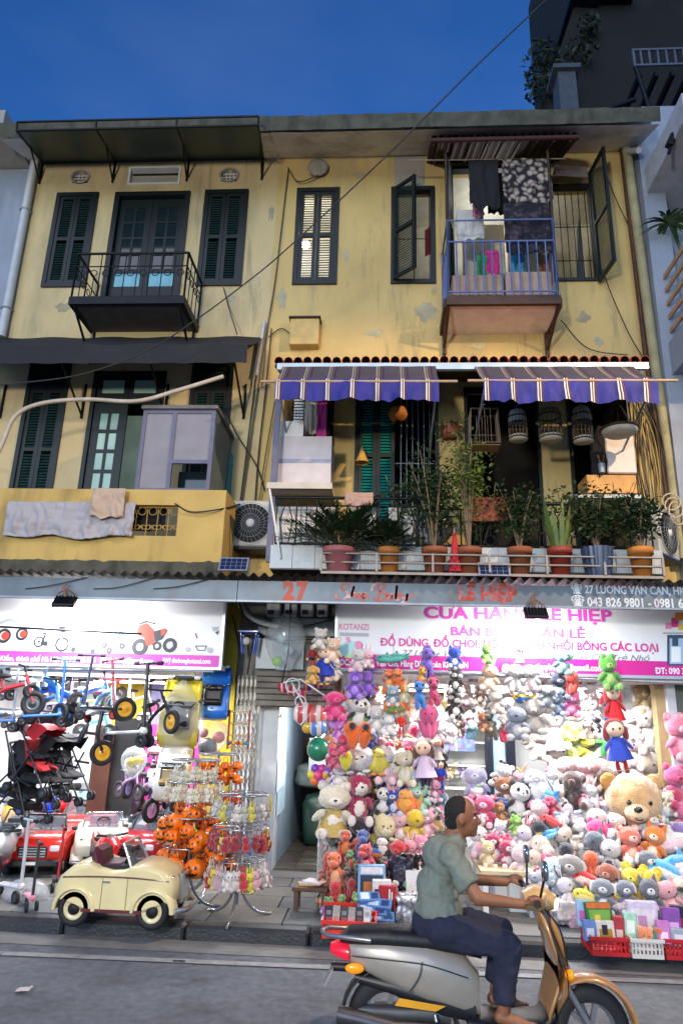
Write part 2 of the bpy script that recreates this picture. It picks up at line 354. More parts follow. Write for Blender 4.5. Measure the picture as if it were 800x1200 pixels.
# ------------------------------------------------------------------ the two yellow shophouses
zE=10.6
zo_=P(400,152,-.95).z;zo2=P(400,137,-.95).z
XL,XM,XR=P(20,290,0).x,P(320,300,0).x,P(753,300,0).x
ZS=3.4
hl=thing('shophouse','faded yellow shophouse with dark green shutters and a small iron balcony under a green canopy','house',(XL,0,0))
hr=thing('shophouse','yellow shophouse with blue striped awnings, potted plants and a blue railed laundry balcony','house',(XM,0,0))
def shutter_mesh(wd,ht,name,parent,off,R=None,fm=None,lm=None,rows_=2,slat=.045,label=None):
 """louvred shutter leaf standing at off (lower left corner), facing -Y; stiles plus one joined set of louvres"""
 t=.055;mb=MB();T=lambda p:(R@Vector(p)if R else Vector(p))+Vector(off)
 def bx(x0,x1,y0,y1,z0,z1,m=0):
  k=len(mb.v);mb.box(x0,x1,y0,y1,z0,z1,m)
  for i in range(k,len(mb.v)):mb.v[i]=tuple(T(mb.v[i]))
 bx(0,t,-.02,.02,0,ht);bx(wd-t,wd,-.02,.02,0,ht)
 zs=[ht*k/rows_ for k in range(rows_+1)]
 for k in range(rows_+1):
  z0=max(0,zs[k]-t/2)if k else 0;z1=min(ht,zs[k]+t/2)if k<rows_ else ht
  if k==0:z1=t
  if k==rows_:z0=ht-t
  bx(t,wd-t,-.02,.02,z0,z1)
 for k in range(rows_):
  z=zs[k]+t
  while z<zs[k+1]-t:
   q=len(mb.v);mb.box(t,wd-t,-.004,.004,z-.02,z+.02,1)
   for i in range(q,len(mb.v)):
    v=Vector(mb.v[i]);d=v-Vector((0,0,z));d=RX(radians(-38))@Vector((0,d.y,d.z));mb.v[i]=tuple(T((v.x,d.y,z+d.z)))
   z+=slat
 return mb.build(name,[fm or dgreen,lm or dgreen2],parent,label)
def shutter_window(house,r,nm='window',wallY=0.,label=None,depth=.12):
 x0,x1,z0,z1=r
 f=frame(MB(),x0,x1,z0,z1,wallY-.035,wallY+.08,.07).build(nm,dgreen,house,label)
 wd=(x1-x0-.14)/2
 for k in range(2):shutter_mesh(wd-.006,z1-z0-.15,'shutter',f,(x0+.07+k*wd+.003,wallY+.0,z0+.075))
 return f
wA,wC=R4(58.5,227,108.5,337,0),R4(235.5,223.5,287.5,335.5,0)
dB=R4(127,226,217,353,0)
wD,wE=R4(345.2,221.3,396.2,334,0),R4(457.7,219.8,509.6,333,0)
dF=R4(527,196,606,352,0);wG=R4(645,217,697,330,0)
vR=R4(151,196,212,217,0)
oA,oB,oC=P(95,208,0),P(269,206,0),P(373,201,0)
# second floor openings
dH,dJ,dK=R4(22,425,72,600,0),R4(100,436,187,600,0),R4(218,425,268,600,0)
bL,bS,bO,bR=R4(329,455,389,640,0),R4(415,455,514,640,0),R4(545,455,634,640,0),R4(668,455,744,640,0)
ZT=2.62
mb=MB();wall_holes(mb,XL,XM,ZS,zE+.028,0,.22,[wA,dB,wC,vR,dH,dJ,dK,
 (oA.x-.13,oA.x+.13,oA.z-.11,oA.z+.11),(oB.x-.13,oB.x+.13,oB.z-.11,oB.z+.11)])
mb.build('upper_wall',plaster,hl)
mb=MB();wall_holes(mb,XM+.001,XR,ZS,zE+.028,0,.22,[wD,wE,dF,wG,bL,bS,bO,bR]);mb.build('upper_wall',plaster2,hr)
for h,x0,x1 in((hl,XL,XM-.002),(hr,XM+.002,XR+.05)):
 mb=MB();n=30
 def so_(u,v,x0=x0,x1=x1):return(x0+(x1-x0)*u,-.02-.9*v,zE+.02+(zo_-zE-.02)*v+.015*noise.noise((x0+u*9,v*3,1)))
 mb.grid(so_,n,6)
 mb.add([(x0,-.95,zo2-.02),(x1,-.95,zo2-.02),(x1,.3,zE+.10),(x0,.3,zE+.10),(x1,3.2,zE+.1),(x0,3.2,zE+.1)],[(0,1,2,3),(3,2,4,5)]);mb.build('eave_slab',eave_m,h)
 mb=MB();mb.grid(lambda u,v,x0=x0,x1=x1:(x0+(x1-x0)*u,-.965-.03*v+.012*noise.noise((u*25,v*4,x0)),zo_+(zo2-zo_)*v+(.02*noise.noise((u*40,3,x0))if v>.9 else 0)),60,4)
 mb.build('eave_fascia',moss_m,h)
# side and rear walls, floors and rooms behind the openings
for h,x0,x1 in((hl,XL,XM-.06),(hr,XM+.06,XR)):
 MB().box(x0,x0+.1,.22,3.2,ZS,zE+.025).box(x1-.1,x1,.22,3.2,ZS,zE+.025).box(x0+.1,x1-.1,3.1,3.2,ZS,zE+.025).build('house_side_wall',plaster,h)
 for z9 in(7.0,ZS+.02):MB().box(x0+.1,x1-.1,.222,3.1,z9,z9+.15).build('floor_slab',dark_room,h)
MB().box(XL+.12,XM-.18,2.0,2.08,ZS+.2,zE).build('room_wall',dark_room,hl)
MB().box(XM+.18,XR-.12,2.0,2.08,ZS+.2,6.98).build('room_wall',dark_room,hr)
xr0=P(420,280,0).x
rw=MB().box(XM+.17,XR-.11,1.5,1.58,7.22,zE).box(xr0-.05,xr0+.03,.222,1.48,7.22,zE).build('room_wall',lit_room,hr)
MB().box(XM+.17,XR-.11,.225,1.49,zE-.12,zE-.04).build('ceiling',lit_room,hr)
for r in(wA,wC):shutter_window(hl,r)
shutter_window(hr,wD,label='window with closed louvred shutters and a lit lamp shining through')
# window E: frame with one leaf swung open
f=frame(MB(),*wE,-.035,.08,.07).build('window',dgreen,hr,label='window with one louvred shutter leaf swung open')
shutter_mesh((wE[1]-wE[0])*.62,wE[3]-wE[2]-.1,'shutter',f,(wE[0]+.05,-.05,wE[2]+.05),RZ(radians(-42)))
mbx=MB()
for k in range(3):x=wE[0]+.12+k*(wE[1]-wE[0]-.2)/2;mbx.tube([(x,.1,wE[2]+.05),(x,.1,wE[3]-.05)],.007,5)
mbx.tube([(wE[0]+.05,.1,(wE[2]+wE[3])/2),(wE[1]-.05,.1,(wE[2]+wE[3])/2)],.007,5).build('window_bars',black_iron,f)
MB().add([(wE[0]+.55,.35,wE[2]+.75),(wE[0]+.72,.35,wE[2]+.85),(wE[0]+.72,.35,wE[2]+1.4),(wE[0]+.55,.35,wE[2]+1.25)],[(0,1,2,3)]).build('red_panel',M('dark red cloth','#6d1414',.8),f)
# window G with grille and leaf swung fully out on the right
f=frame(MB(),*wG,-.035,.08,.05).build('window',dgreen,hr,label='window with iron grille and a solid shutter standing open')
mbx=MB();nb=6
for k in range(nb):x=wG[0]+.08+k*(wG[1]-wG[0]-.16)/(nb-1);mbx.tube([(x,.1,wG[2]+.05),(x,.1,wG[3]-.05)],.008,5)
for z in(.25,.6):mbx.tube([(wG[0]+.05,.1,wG[2]+z*(wG[3]-wG[2])),(wG[1]-.05,.1,wG[2]+z*(wG[3]-wG[2]))],.008,5)
mbx.build('window_bars',black_iron,f)
shutter_mesh(.52,wG[3]-wG[2]+.25,'shutter',f,(wG[1]-.02,-.04,wG[2]-.05),RZ(radians(-83)))
MB().add([(wG[0]+.42,.35,wG[2]+.03),(wG[1]-.1,.3,wG[2]+.03),(wG[1]-.12,.3,wG[3]-.35),(wG[0]+.5,.35,wG[3]-.6)],[(0,1,2,3)]).build('inner_leaf',dgreen,f)
# door F on the laundry balcony
f=frame(MB(),*dF,-.035,.08,.06,bottom=False).build('door',dgreen,hr,label='open balcony door with the leaf folded back')
shutter_mesh(.42,dF[3]-dF[2]-.1,'shutter',f,(dF[0]+.03,-.04,dF[2]+.05),RZ(radians(-105)))
# door B: dark double door with small panes
x0,x1,z0,z1=dB
f=frame(MB(),x0,x1,z0,z1,-.035,.08,.08,bottom=False).build('door',dgreen,hl,label='dark green double door with small panes behind the balcony')
for k in range(2):
 xa=x0+.085+k*(x1-x0-.17)/2;xb=xa+(x1-x0-.17)/2-.006
 lf=MB();wall_holes(lf,xa,xb,z0+.02,z1-.09,.05,.085,[(xa+.08+c*(xb-xa-.16)/2+.02,xa+.08+(c+1)*(xb-xa-.16)/2-.02,z0+.62+r_*.3,z0+.62+r_*.3+.26)for c in range(2)for r_ in range(4)]+[(xa+.06,xb-.06,z0+.3,z0+.55)])
 l=lf.build('door_leaf',dgreen,f)
 gp=MB()
 for c in range(2):
  for r_ in range(4):gp.box(xa+.08+c*(xb-xa-.16)/2+.015,xa+.08+(c+1)*(xb-xa-.16)/2-.015,.065,.07,z0+.615+r_*.3,z0+.885+r_*.3)
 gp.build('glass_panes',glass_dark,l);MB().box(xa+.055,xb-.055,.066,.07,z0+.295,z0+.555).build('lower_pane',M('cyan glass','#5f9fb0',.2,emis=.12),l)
# vents
def oval_vent(h,c):
 mb=MB();n=28;rx,rz=.165,.145
 vs=[];
 for i in range(n):
  a=2*pi*i/n
  for q,y in((1.0,-.03),(.80,-.03),(.80,.1),(1.0,.0)):vs.append((c.x+rx*q*cos(a),y,c.z+rz*q*sin(a)))
 fs=[]
 for i in range(n):
  j=(i+1)%n
  for k in range(3):fs.append((i*4+k,j*4+k,j*4+k+1,i*4+k+1))
 mb.add(vs,fs)
 v=mb.build('vent',old_grey,h)
 g=MB()
 for k in(-1,0,1):g.box(c.x-.13,c.x+.13,.03,.05,c.z+k*.06-.008,c.z+k*.06+.008)
 for k in(-1,0,1):g.box(c.x+k*.06-.008,c.x+k*.06+.008,.051,.07,c.z-.12,c.z+.12)
 g.build('vent_grille',eave_m,v)
oval_vent(hl,oA);oval_vent(hl,oB)
mb=MB().lathe([(0,.0),(.14,.0),(.165,-.03),(.165,-.05),(.10,-.06),(.0,-.05)],(oC.x,-.05,oC.z),24,R=RX(radians(-90)));mb.build('plaster_roundel',old_grey,hr)
x0,x1,z0,z1=vR
v=frame(MB(),x0,x1,z0,z1,-.025,.1,.035).build('vent',white_paint,hl);g=MB()
for k in range(3):g.obox(((x0+x1)/2,.06,z0+.07+k*.07),(x1-x0-.08,.012,.05),RX(radians(35)))
g.build('vent_slats',old_grey,v)
# grey service patch and board on the right house
r=R4(462,184,497,222,0);MB().box(r[0],r[1],-.012,.002,r[2],r[3]).build('plaster_and_shade_patch',old_grey,hr)
r=R4(650,185,688,210,-.3);MB().obox(((r[0]+r[1])/2,-.25,(r[2]+r[3])/2),(.5,.02,.36),RX(radians(-25))@RY(radians(14))).build('hanging_board',M('faded board','#6a5c56',.8,var=.4,scale=6),hr)
r=R4(340,376,374,406,-.1)
bx=MB().bbox(((r[0]+r[1])/2,-.08,(r[2]+r[3])/2),(r[1]-r[0],.18,r[3]-r[2]),bev=.05).build('meter_box',M('yellow meter box','#bfa468',.7,var=.15),hr)
MB().box(r[0]-.02,r[1]+.02,-.20,.0,r[3]+.003,r[3]+.025).build('box_lid',brown_wood,bx)
# flaked and patched plaster: thin irregular skins; the first paints shade under window E
pk=[M('patch '+c,c,.95,var=.2,scale=5,bump=.4)for c in('#aba284','#b9ac84','#a0977c')]
for k,(px,py,w_,h_)in enumerate(((500,365,26,20),(508,340,7,12),(420,205,14,6),(330,350,10,22),(440,390,22,9),(682,372,16,12),(700,400,12,9),(300,330,9,16),(75,360,18,9),(230,370,14,10),(60,205,8,14),(318,250,6,18),(405,300,8,12),(560,405,20,6),(715,300,8,20),(270,350,12,8))):
 c=P(px,py,0);s_=mpp(c);n=26
 MB().add([(c.x+w_*s_*.5*cos(2*pi*i/n)*(1+.75*noise.noise((cos(2*pi*i/n)*1.9,sin(2*pi*i/n)*1.9,k*3.1))),-.0035-.0006*(k%3),c.z+h_*s_*.6*sin(2*pi*i/n)*(1+.75*noise.noise((cos(2*pi*i/n)*2.3,sin(2*pi*i/n)*2.3,k*5.7))))for i in range(n)],[tuple(range(n))]).build('plaster_and_shade_patch',pk[k%3],hl if px<318 else hr)
# ------------------------------------------------------------------ canopy and balcony, left house third floor
zc0=P(170,190,0).z;yo=-1.25
cx0,cx1=P(52,190,0).x,P(309,182,0).x
zo=P(160,150,yo).z;xo0,xo1=P(20,152,yo).x,P(303,140,yo).x
cn=thing('canopy','dark green sheet canopy on iron brackets over the top left windows','canopy',(cx0,0,zc0))
MB().grid(lambda u,v:(cx0*(1-v)*(1-u)+cx1*(1-v)*u+xo0*v*(1-u)+xo1*v*u,-.02+v*(yo+.02),zc0+v*(zo-zc0)+.01*noise.noise((u*6,v*3,0))),24,6).build('canopy_sheet',M('green translucent sheet','#0b3a36',.4,var=.3,scale=3,dirt='#10201a',dirt_amt=.6,dscale=2),cn)
mb=MB()
mb.tube([(xo0,yo,zo),(xo1,yo,zo)],.02,6).tube([(xo0,yo-.02,zo+.14),(xo1,yo-.02,zo+.14)],.018,6)
mb.tube([(cx0,-.03,zc0),(cx1,-.03,zc0)],.022,6);mb.build('canopy_frame',black_iron,cn)
for k in range(4):
 t=k/3;xw=cx0+(cx1-cx0)*t;xx=xo0+(xo1-xo0)*t
 MB().tube([(xw,-.03,zc0),(xx,yo,zo)],.018,6).tube([(xx,yo,zo),(xx,yo-.02,zo+.14)],.015,6).tube([(xw,-.03,zc0-.42),(xw,-.03,zc0)],.018,6).tube([(xw,-.03,zc0-.38),(xw+(xx-xw)*.5,yo*.5,zc0+(zo-zc0)*.5)],.015,6).build('bracket',black_iron,cn)
# iron balcony
by=-.75;a,b,zb,_=R4(83,352,215,357,by);zt=P(150,297,by).z;zb=P(150,352,by).z
bl=thing('balcony','small black iron balcony with ring pattern railing below the dark double door','balcony',((a+b)/2,0,zb))
MB().box(a,b,by,-.003,zb-.05,zb).build('balcony_floor',M('balcony sheet','#4a4b4c',.7,var=.2),bl)
MB().box(a-.02,b+.02,by-.03,by,zb-.07,zb+.05).box(a-.02,a,by,-.003,zb-.07,zb+.05).box(b,b+.02,by,-.003,zb-.07,zb+.05).build('edge_beam',black_iron,bl)
def rail_side(p0,p1,n,parent,rings=True,h=None,m=None):
 p0,p1=Vector(p0),Vector(p1);d=p1-p0;mb=MB();h=h or zt-zb;up=Vector((0,0,h));ang=math.atan2(d.y,d.x)
 mb.tube([p0+up,p1+up],.02,6).tube([p0+up*.72,p1+up*.72],.01,5).tube([p0+Vector((0,0,.06)),p1+Vector((0,0,.06))],.012,5)
 for i in range(n+1):q=p0+d*(i/n);mb.tube([q,q+up],.016 if i in(0,n)else.008,5)
 if rings:
  for i in range(n):q=p0+d*((i+.5)/n)+up*.58;mb.torus(q,.05,.007,RZ(ang)@RX(pi/2),14,5)
 return mb.build('railing',m or black_iron,parent)
rail_side((a,by,zb),(b,by,zb),9,bl);rail_side((a,by,zb),(a,-.01,zb),4,bl);rail_side((b,by,zb),(b,-.01,zb),4,bl)
for x in(a+.05,b-.05):MB().tube([(x,by,zb-.06),(x,-.01,zb-.55)],.02,6).tube([(x,-.01,zb-.06),(x,-.01,zb-.6)],.02,6).build('bracket',black_iron,bl)
# ------------------------------------------------------------------ drain pipe, left and right neighbours, building behind
pp=thing('drain_pipe','pale grey drain pipe running down the seam left of the yellow wall','pipe',P(22,290,-.1))
MB().tube([P(43,172,-.3),P(41,190,-.12),P(22,290,-.1),P(2,395,-.1)],.065,10).build('pipe_run',pale_pipe,pp)
mb=MB()
for q in((30,247),(8,362)):c=P(q[0],q[1],-.1);mb.torus(c,.075,.014,n=14)
mb.build('pipe_clip',steel_grey,pp)
nl=thing('neighbour_house','old grey rendered house cut by the left edge of the photo','house',(XL-1.5,0,0))
MB().box(XL-4,XL-.01,-.02,3.2,ZS,zE-.1).build('wall',grey_wall,nl)
MB().box(XL-4,XL-.012,-.9,3.2,zE-.08,zE+.2).build('eave_slab',old_grey,nl)
MB().box(XL-4,XL-.01,-.3,3,-.1,ZS-.01).build('ground_floor_wall',grey_wall,nl)
# right neighbour: protruding pier, beam, balcony
nr=thing('neighbour_house','grey blue concrete house with a slatted balcony cut by the right edge','house',(XR+1,0,0))
xa=P(770,300,-.3).x
MB().box(XR+.002,xa+.25,-.25,3,-.1,zE+.25).build('corner_pier',grey_wall,nr)
MB().box(xa+.252,xa+4,.2,3,-.1,P(790,124,.2).z).build('wall',grey_wall,nr)
zq=P(790,160,-1.3).z
MB().box(xa-.02,xa+4,-1.6,.2,zq,zq+.42).build('balcony_slab',M('pale soffit','#b0b2b8',.9,var=.1,dirt='#6c6c70',dirt_amt=.4),nr)
zq2=P(790,392,-1.3).z
MB().prism([(xa+.02,zq2),(xa+4,zq2),(xa+4,zq2+.5),(xa+.02,zq2+.5)],-1.5,.2).build('balcony_slab',grey_wall,nr,label='lower balcony slab with slatted rail')
xb_=xa+.05;slm=M('pale wood slat','#b08e6a',.6,var=.2,scale=9);zb0=zq2+.5
mb=MB().box(xb_,xb_+.05,-1.48,-1.43,zb0,zb0+1.1).box(xb_,xb_+.05,-.1,-.05,zb0,zb0+1.1)
rl=mb.build('railing',slm,nr)
for k in range(5):MB().box(xb_+.01,xb_+.04,-1.43,-.1,zb0+.15+k*.22,zb0+.22+k*.22).build('slat',slm,rl);MB().box(xb_+.05,xb_+2.4,-1.47,-1.44,zb0+.15+k*.22,zb0+.22+k*.22).build('slat',slm,rl)
# spotlight housing and air plant there
lp=thing('wall_lamp','black flood lamp fixed under the grey concrete beam at right','lamp',P(786,165,-1.0))
c=P(786,165,-1.2);MB().bbox(c,(.10,.12,.20),RY(radians(25))).build('lamp_head',black_iron,lp);MB().tube([c+Vector((.0,0,-.05)),c+Vector((-.06,0,-.22))],.02,6).build('lamp_arm',black_iron,lp)
leaf_m=M('spiky green leaf','#3f5a28',.5,var=.35,scale=5)
def spiky(name,label,c,n,ln,wd,mat,group=None,cat='plant',droop=.5,up=.9,parent=None):
 mb=MB();c=Vector(c)
 for k in range(n):
  a=rnd.uniform(0,2*pi);e=rnd.uniform(.15,1.0)*up;l=ln*rnd.uniform(.7,1.1)
  d=Vector((cos(a)*cos(e),sin(a)*cos(e),sin(e)));s_=d.cross(Vector((0,0,1))).normalized()*wd;vs=[]
  for i in range(5):
   t=i/4;p=c+d*l*t+Vector((0,0,-droop*l*t*t));ww=(1-t)**.6*min(1,.35+t*2.2)
   vs+=[p-s_*ww,p+s_*ww+Vector((0,0,.005))]
  mb.add(vs,[(2*i,2*i+1,2*i+3,2*i+2)for i in range(4)])
 if parent:return mb.build('foliage',mat,parent)
 t=thing(name,label,cat,c,group);mb.build('leaf_rosette',mat,t);return t
spiky('hanging_plant','spiky green plant growing out of the grey wall at the right edge',P(783,262,-.45),34,.55,.035,leaf_m,droop=.7)
# dark building behind, top right
bb=thing('apartment_block','dark tall block rising behind the roof at top right against the dusk sky','building',(6,8,0))
dk=M('dark concrete','#1a1918',.95,var=.3,scale=1.5,bump=.3)
Yb=5.0
q=[P(632,128,Yb),P(672,8,Yb),P(700,10,Yb),P(706,-30,Yb)]
MB().prism([(q[0].x,8),(q[0].x,q[0].z),(q[1].x,q[1].z),(q[2].x+.02,q[2].z),(q[2].x+.05,q[3].z+8),(q[2].x+9,q[3].z+8),(q[2].x+9,8)],Yb,Yb+7).build('wall',dk,bb)
mb=MB();
for k in range(14):xx=q[1].x-.1+k*.12;mb.tube([(xx,Yb-.5,q[1].z+.02),(xx,Yb+2,q[1].z+.25)],.06,6)
mb.build('roof_sheet',black_iron,bb)
ch=R4(655,83,676,132,3.5);MB().box(ch[0],ch[1],3.5,4.0,9,ch[3]).box(ch[0]-.12,ch[1]+.1,3.4,4.1,ch[3]+.002,ch[3]+.12).build('chimney',M('pale chimney','#454b54',.9,var=.15),bb)
sb=R4(740,58,830,78,3.0)
mb=MB();frame(mb,sb[0],sb[1],sb[2],sb[3],2.95,3.0,.05)
for k in range(1,9):xx=sb[0]+k*(sb[1]-sb[0])/9;mb.box(xx-.02,xx+.02,2.96,2.99,sb[2]+.05,sb[3]-.05)
mb.build('balcony_rail',M('dull steel','#5c6470',.5,.4),bb)
mb=MB()
for k in range(7):xx=sb[0]+.1+k*.35;mb.box(xx,xx+.08,3.0,5.0,sb[2]-.25,sb[2]-.1)
mb.tube([(sb[0]+.05,3,sb[2]),(sb[0]+.3,3,sb[2]-1.6)],.05,6).tube([(sb[0]-.8,3,sb[2]-1.2),(sb[0]-.05,3,sb[2]-.9)],.06,6).build('balcony_beams',black_iron,bb)
MB().tube([P(623,46,Yb),P(650,48,Yb)],.04,6).build('antenna',black_iron,bb)
# creeper
def leafy(mb,c,rad,n,sz,m=0,squash=(1,1,1)):
 c=Vector(c)
 for k in range(n):
  while True:
   v=Vector((rnd.uniform(-1,1),rnd.uniform(-1,1),rnd.uniform(-1,1)))
   if v.length<1 and(noise.noise(v*2.3+c*3)>-.12):break
  p=c+Vector((v.x*squash[0],v.y*squash[1],v.z*squash[2]))*rad;s_=sz*rnd.uniform(.6,1.3)
  R=Euler((rnd.uniform(-1.2,1.2),rnd.uniform(-1.2,1.2),rnd.uniform(0,6.3))).to_matrix()
  mb.add([p+R@Vector(q)*s_ for q in((-1,0,0),(0,-.45,.12),(1,0,0),(0,.45,.12))],[(0,1,2,3)],m)
 return mb
dleaf=M('dark creeper leaf','#1d2a18',.6,var=.4,scale=5)
t=thing('creeper','dark leafy creeper hanging on the left side of the dark tower','plant',P(640,80,Yb-.2))
mb=MB()
for px,py,r_ in((640,62,.35),(634,75,.5),(640,90,.55),(652,85,.45),(633,105,.4),(680,60,.4),(690,30,.3)):leafy(mb,P(px,py,Yb-.25),r_,110,.09)
mb.build('foliage',dleaf,t)
# ================================================================== second floor, left: canvas awning, shutters, parapet balcony
ya=-1.05
za0,za1=P(140,395,-.05).z,P(140,424,ya).z
ax0,ax1=XL-.3,P(290,410,ya).x
aw=thing('awning','black canvas awning with brackets over the left balcony doors','awning',(ax0,0,za0))
zt_=za0+.02
canv=M('black canvas','#191a20',.8,var=.2,scale=3,dirt='#2a2520',dirt_amt=.5)
MB().grid(lambda u,v:(ax0+(ax1-ax0)*u,-.01+(ya+.01)*v,zt_+(za1+.26-zt_)*v-.04*sin(pi*v)+.012*sin(u*30)),40,6).build('canopy_cloth',canv,aw)
MB().grid(lambda u,v:(ax0+(ax1-ax0)*u,ya-.012*sin(u*60)*v,za1+.26-.28*v+.012*sin(u*30)*(1-v)),60,3).build('valance',canv,aw)
MB().tube([(ax0,ya+.02,za1+.22),(ax1,ya+.02,za1+.22)],.02,6).build('front_bar',black_iron,aw)
for px in(12,105,200,290):x=P(px,430,0).x;MB().tube([(x,-.02,za1-.35),(x,-.02,za1+.2)],.02,6).tube([(x,-.03,za1-.3),(x,ya*.9,za1+.2)],.016,6).build('bracket',black_iron,aw)
def tall_shutters(r,nm,label,lv=None):
 f=frame(MB(),*r,-.03,.08,.06,bottom=False).build(nm,dgreen,hl,label);wd=(r[1]-r[0]-.12)/2
 for k in range(2):shutter_mesh(wd-.005,r[3]-r[2]-.45,'shutter',f,(r[0]+.06+k*wd,.02,r[2]+.0),rows_=2,lm=lv)
 MB().box(r[0]+.061,r[1]-.061,-.02,.06,r[3]-.45,r[3]-.39).build('transom_bar',dgreen,f)
 for k in range(2):shutter_mesh(wd-.005,.325,'transom_shutter',f,(r[0]+.06+k*wd,.03,r[3]-.387),rows_=1,lm=lv)
 return f
tall_shutters(dH,'shuttered_door','tall dark louvred door nearest the left edge')
tall_shutters(dK,'shuttered_door','tall dark louvred door behind the glazed cabinet')
x0,x1,z0,z1=dJ
f=frame(MB(),x0,x1,z0,z1,-.03,.08,.06,bottom=False).build('door',dgreen,hl,label='door with one glazed leaf, standing half open')
zt2=z1-.5;MB().box(x0+.061,x1-.061,-.02,.06,zt2,zt2+.08).build('transom_bar',dgreen,f)
glow=M('green tinted glass','#9fc0b0',.15,var=.1,scale=2,coat=.4)
for k in range(2):
 xa_=x0+.07+k*(x1-x0-.14)/2;xb2=xa_+(x1-x0-.14)/2
 l=frame(MB(),xa_+.004,xb2-.004,zt2+.082,z1-.062,.0,.04,.07).build('transom_window',dgreen,f)
 MB().box(xa_+.06,xb2-.06,.015,.02,zt2+.14,z1-.12).build('pane',glow,l)
xm_=x0+.07+(x1-x0-.14)*.52
lf=MB();hs=[(x0+.09+.08+c*(xm_-x0-.25)/2,x0+.09+.08+(c+1)*(xm_-x0-.25)/2-.04,zt2-.12-(r_+1)*.31,zt2-.12-r_*.31-.05)for c in range(2)for r_ in range(6)]
wall_holes(lf,x0+.07,xm_,z0,zt2-.01,.0,.04,hs);l=lf.build('door_leaf',dgreen,f)
for h in hs:MB().box(h[0]-.004,h[1]+.004,.018,.022,h[2]-.004,h[3]+.004).build('pane',glow,l)
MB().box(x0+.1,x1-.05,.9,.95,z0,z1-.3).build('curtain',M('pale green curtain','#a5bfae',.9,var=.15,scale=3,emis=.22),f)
# parapet
py_=-1.1
pa0,pa1,pz0,pz1=R4(-60,573,262,664,py_);pz0=ZS+.02
g0=R4(7,591,208,627,py_)
pb=thing('parapet_balcony','ochre walled balcony with a wrought scroll grille, hung with sheets','balcony',(pa0,py_,pz0))
mb=MB();wall_holes(mb,pa0,pa1,pz0,pz1,py_,py_+.14,[(g0[0],g0[1],g0[2],g0[3])]);mb.box(pa1-.14,pa1,py_+.141,-.002,pz0,pz1);mb.build('parapet',parapet_m,pb)
MB().box(pa0,pa1-.141,py_+.141,-.002,pz0,pz0+.1).build('balcony_floor',old_grey,pb)
mb=MB().grid(lambda u,v:(pa0+(pa1+.03-pa0)*u,py_-.02,pz0-.10+.30*v+.03*noise.noise((u*30,v,4))),60,2).grid(lambda u,v:(pa0+(pa1+.03-pa0)*u,py_-.02+(1.1)*v,pz0-.10),1,1)
mb.build('mouldy_edge',moss_m,pb)
gm=M('ochre grille iron','#a88740',.6,var=.2);mb=MB()
n=16;gw=(g0[1]-g0[0])/n
for i in range(n):
 cx=g0[0]+gw*(i+.5);zc=g0[2]
 for sgn in(-1,1):
  pts=[]
  for k in range(15):
   t=k/14;a=t*2.2*pi;r_=.055*(1-t*.75);pts.append((cx+sgn*(gw*.25-r_*cos(a)*.9+.0),py_+.07,zc+.10+r_*sin(a)+.04*t))
  mb.tube(pts,.006,4)
 mb.torus((cx,py_+.07,g0[3]-.06),.05,.006,RX(pi/2),12,4);mb.tube([(g0[0]+gw*i,py_+.07,g0[2]),(g0[0]+gw*i,py_+.07,g0[3])],.007,4)
mb.tube([(g0[0],py_+.07,g0[3]-.01),(g0[1],py_+.07,g0[3]-.01)],.009,4);mb.build('scroll_grille',gm,pb,kind=None)
# laundry on it
def cloth(name,label,l,t,r,b,Y,mat,amp=.035,fr=22,sag=.02,group=None,seed=0,nu=40,nv=16,th=.0):
 x0,x1,z0,z1=R4(l,t,r,b,Y);mb=MB()
 def fn(u,v):
  a=noise.noise((u*fr*.35+seed,v*2.2,seed));c_=noise.noise((u*9+seed,v*9,3+seed))
  return(x0+(x1-x0)*u+.01*c_,Y-abs(amp*a)*1.6*(.3+.7*v)-.012*c_-.02,z1-(z1-z0)*v*(1+.10*noise.noise((u*4+seed,1,2)))-sag*sin(pi*u)*v)
 mb.grid(fn,nu,nv);
 o=mb.build(name,mat,off=((x0+x1)/2,Y,z0));so_m=o.modifiers.new('thickness','SOLIDIFY');so_m.thickness=.006
 tag(o,label,'cloth',group);return o
lilac=M('lilac sheet','#a5a0a3',.9,var=.08,scale=5)
cloth('bed_sheet','wrinkled pale lilac sheet draped along the ochre balcony grille',8,589,158,629,py_-.03,lilac,amp=.07,fr=46,seed=2,nu=90,nv=26)
cloth('towel','beige cloth hung over the parapet above the lilac sheet',108,573,147,606,py_-.09,M('beige towel','#b79e88',.95,var=.1),amp=.05,fr=14,seed=5)
cloth('dark_garment','dark bundle of clothes behind the scroll grille right of the sheet',148,596,196,622,py_+.22,M('black cloth','#17151a',.9),amp=.08,seed=8)
# glazed cabinet
cy=-1.0
c0,c1,cz0,cz1=R4(164,481,250,572,cy);cz0=pz1
cb=thing('balcony_cabinet','glazed cabinet with purple grey frame and papered panes on the left parapet','cabinet',(c0,cy,cz0))
pf=M('purple grey frame','#5c5a72',.55,var=.15)
mb=MB();frame(mb,c0,c1,cz0,cz1,cy-.02,cy+.02,.05);xmid=c0+(c1-c0)*.44;mb.box(xmid-.025,xmid+.025,cy-.02,cy+.02,cz0+.05,cz1-.05)
mb.box(xmid+.025,c1-.05,cy-.02,cy+.02,cz0+.38,cz0+.43)
mb.build('cabinet_frame',pf,cb)
MB().box(c0-.02,c1+.03,cy-.06,-.05,cz1+.001,cz1+.05).build('cabinet_roof',M('dull roof sheet','#6a6460',.8,var=.2),cb)
MB().box(c1-.03,c1,cy+.021,-.05,cz0+.002,cz1).build('side_panel',M('teal grey panel','#5c6b6c',.5,var=.15),cb)
paper=M('brown papered pane','#858087',.7,var=.1,scale=4)
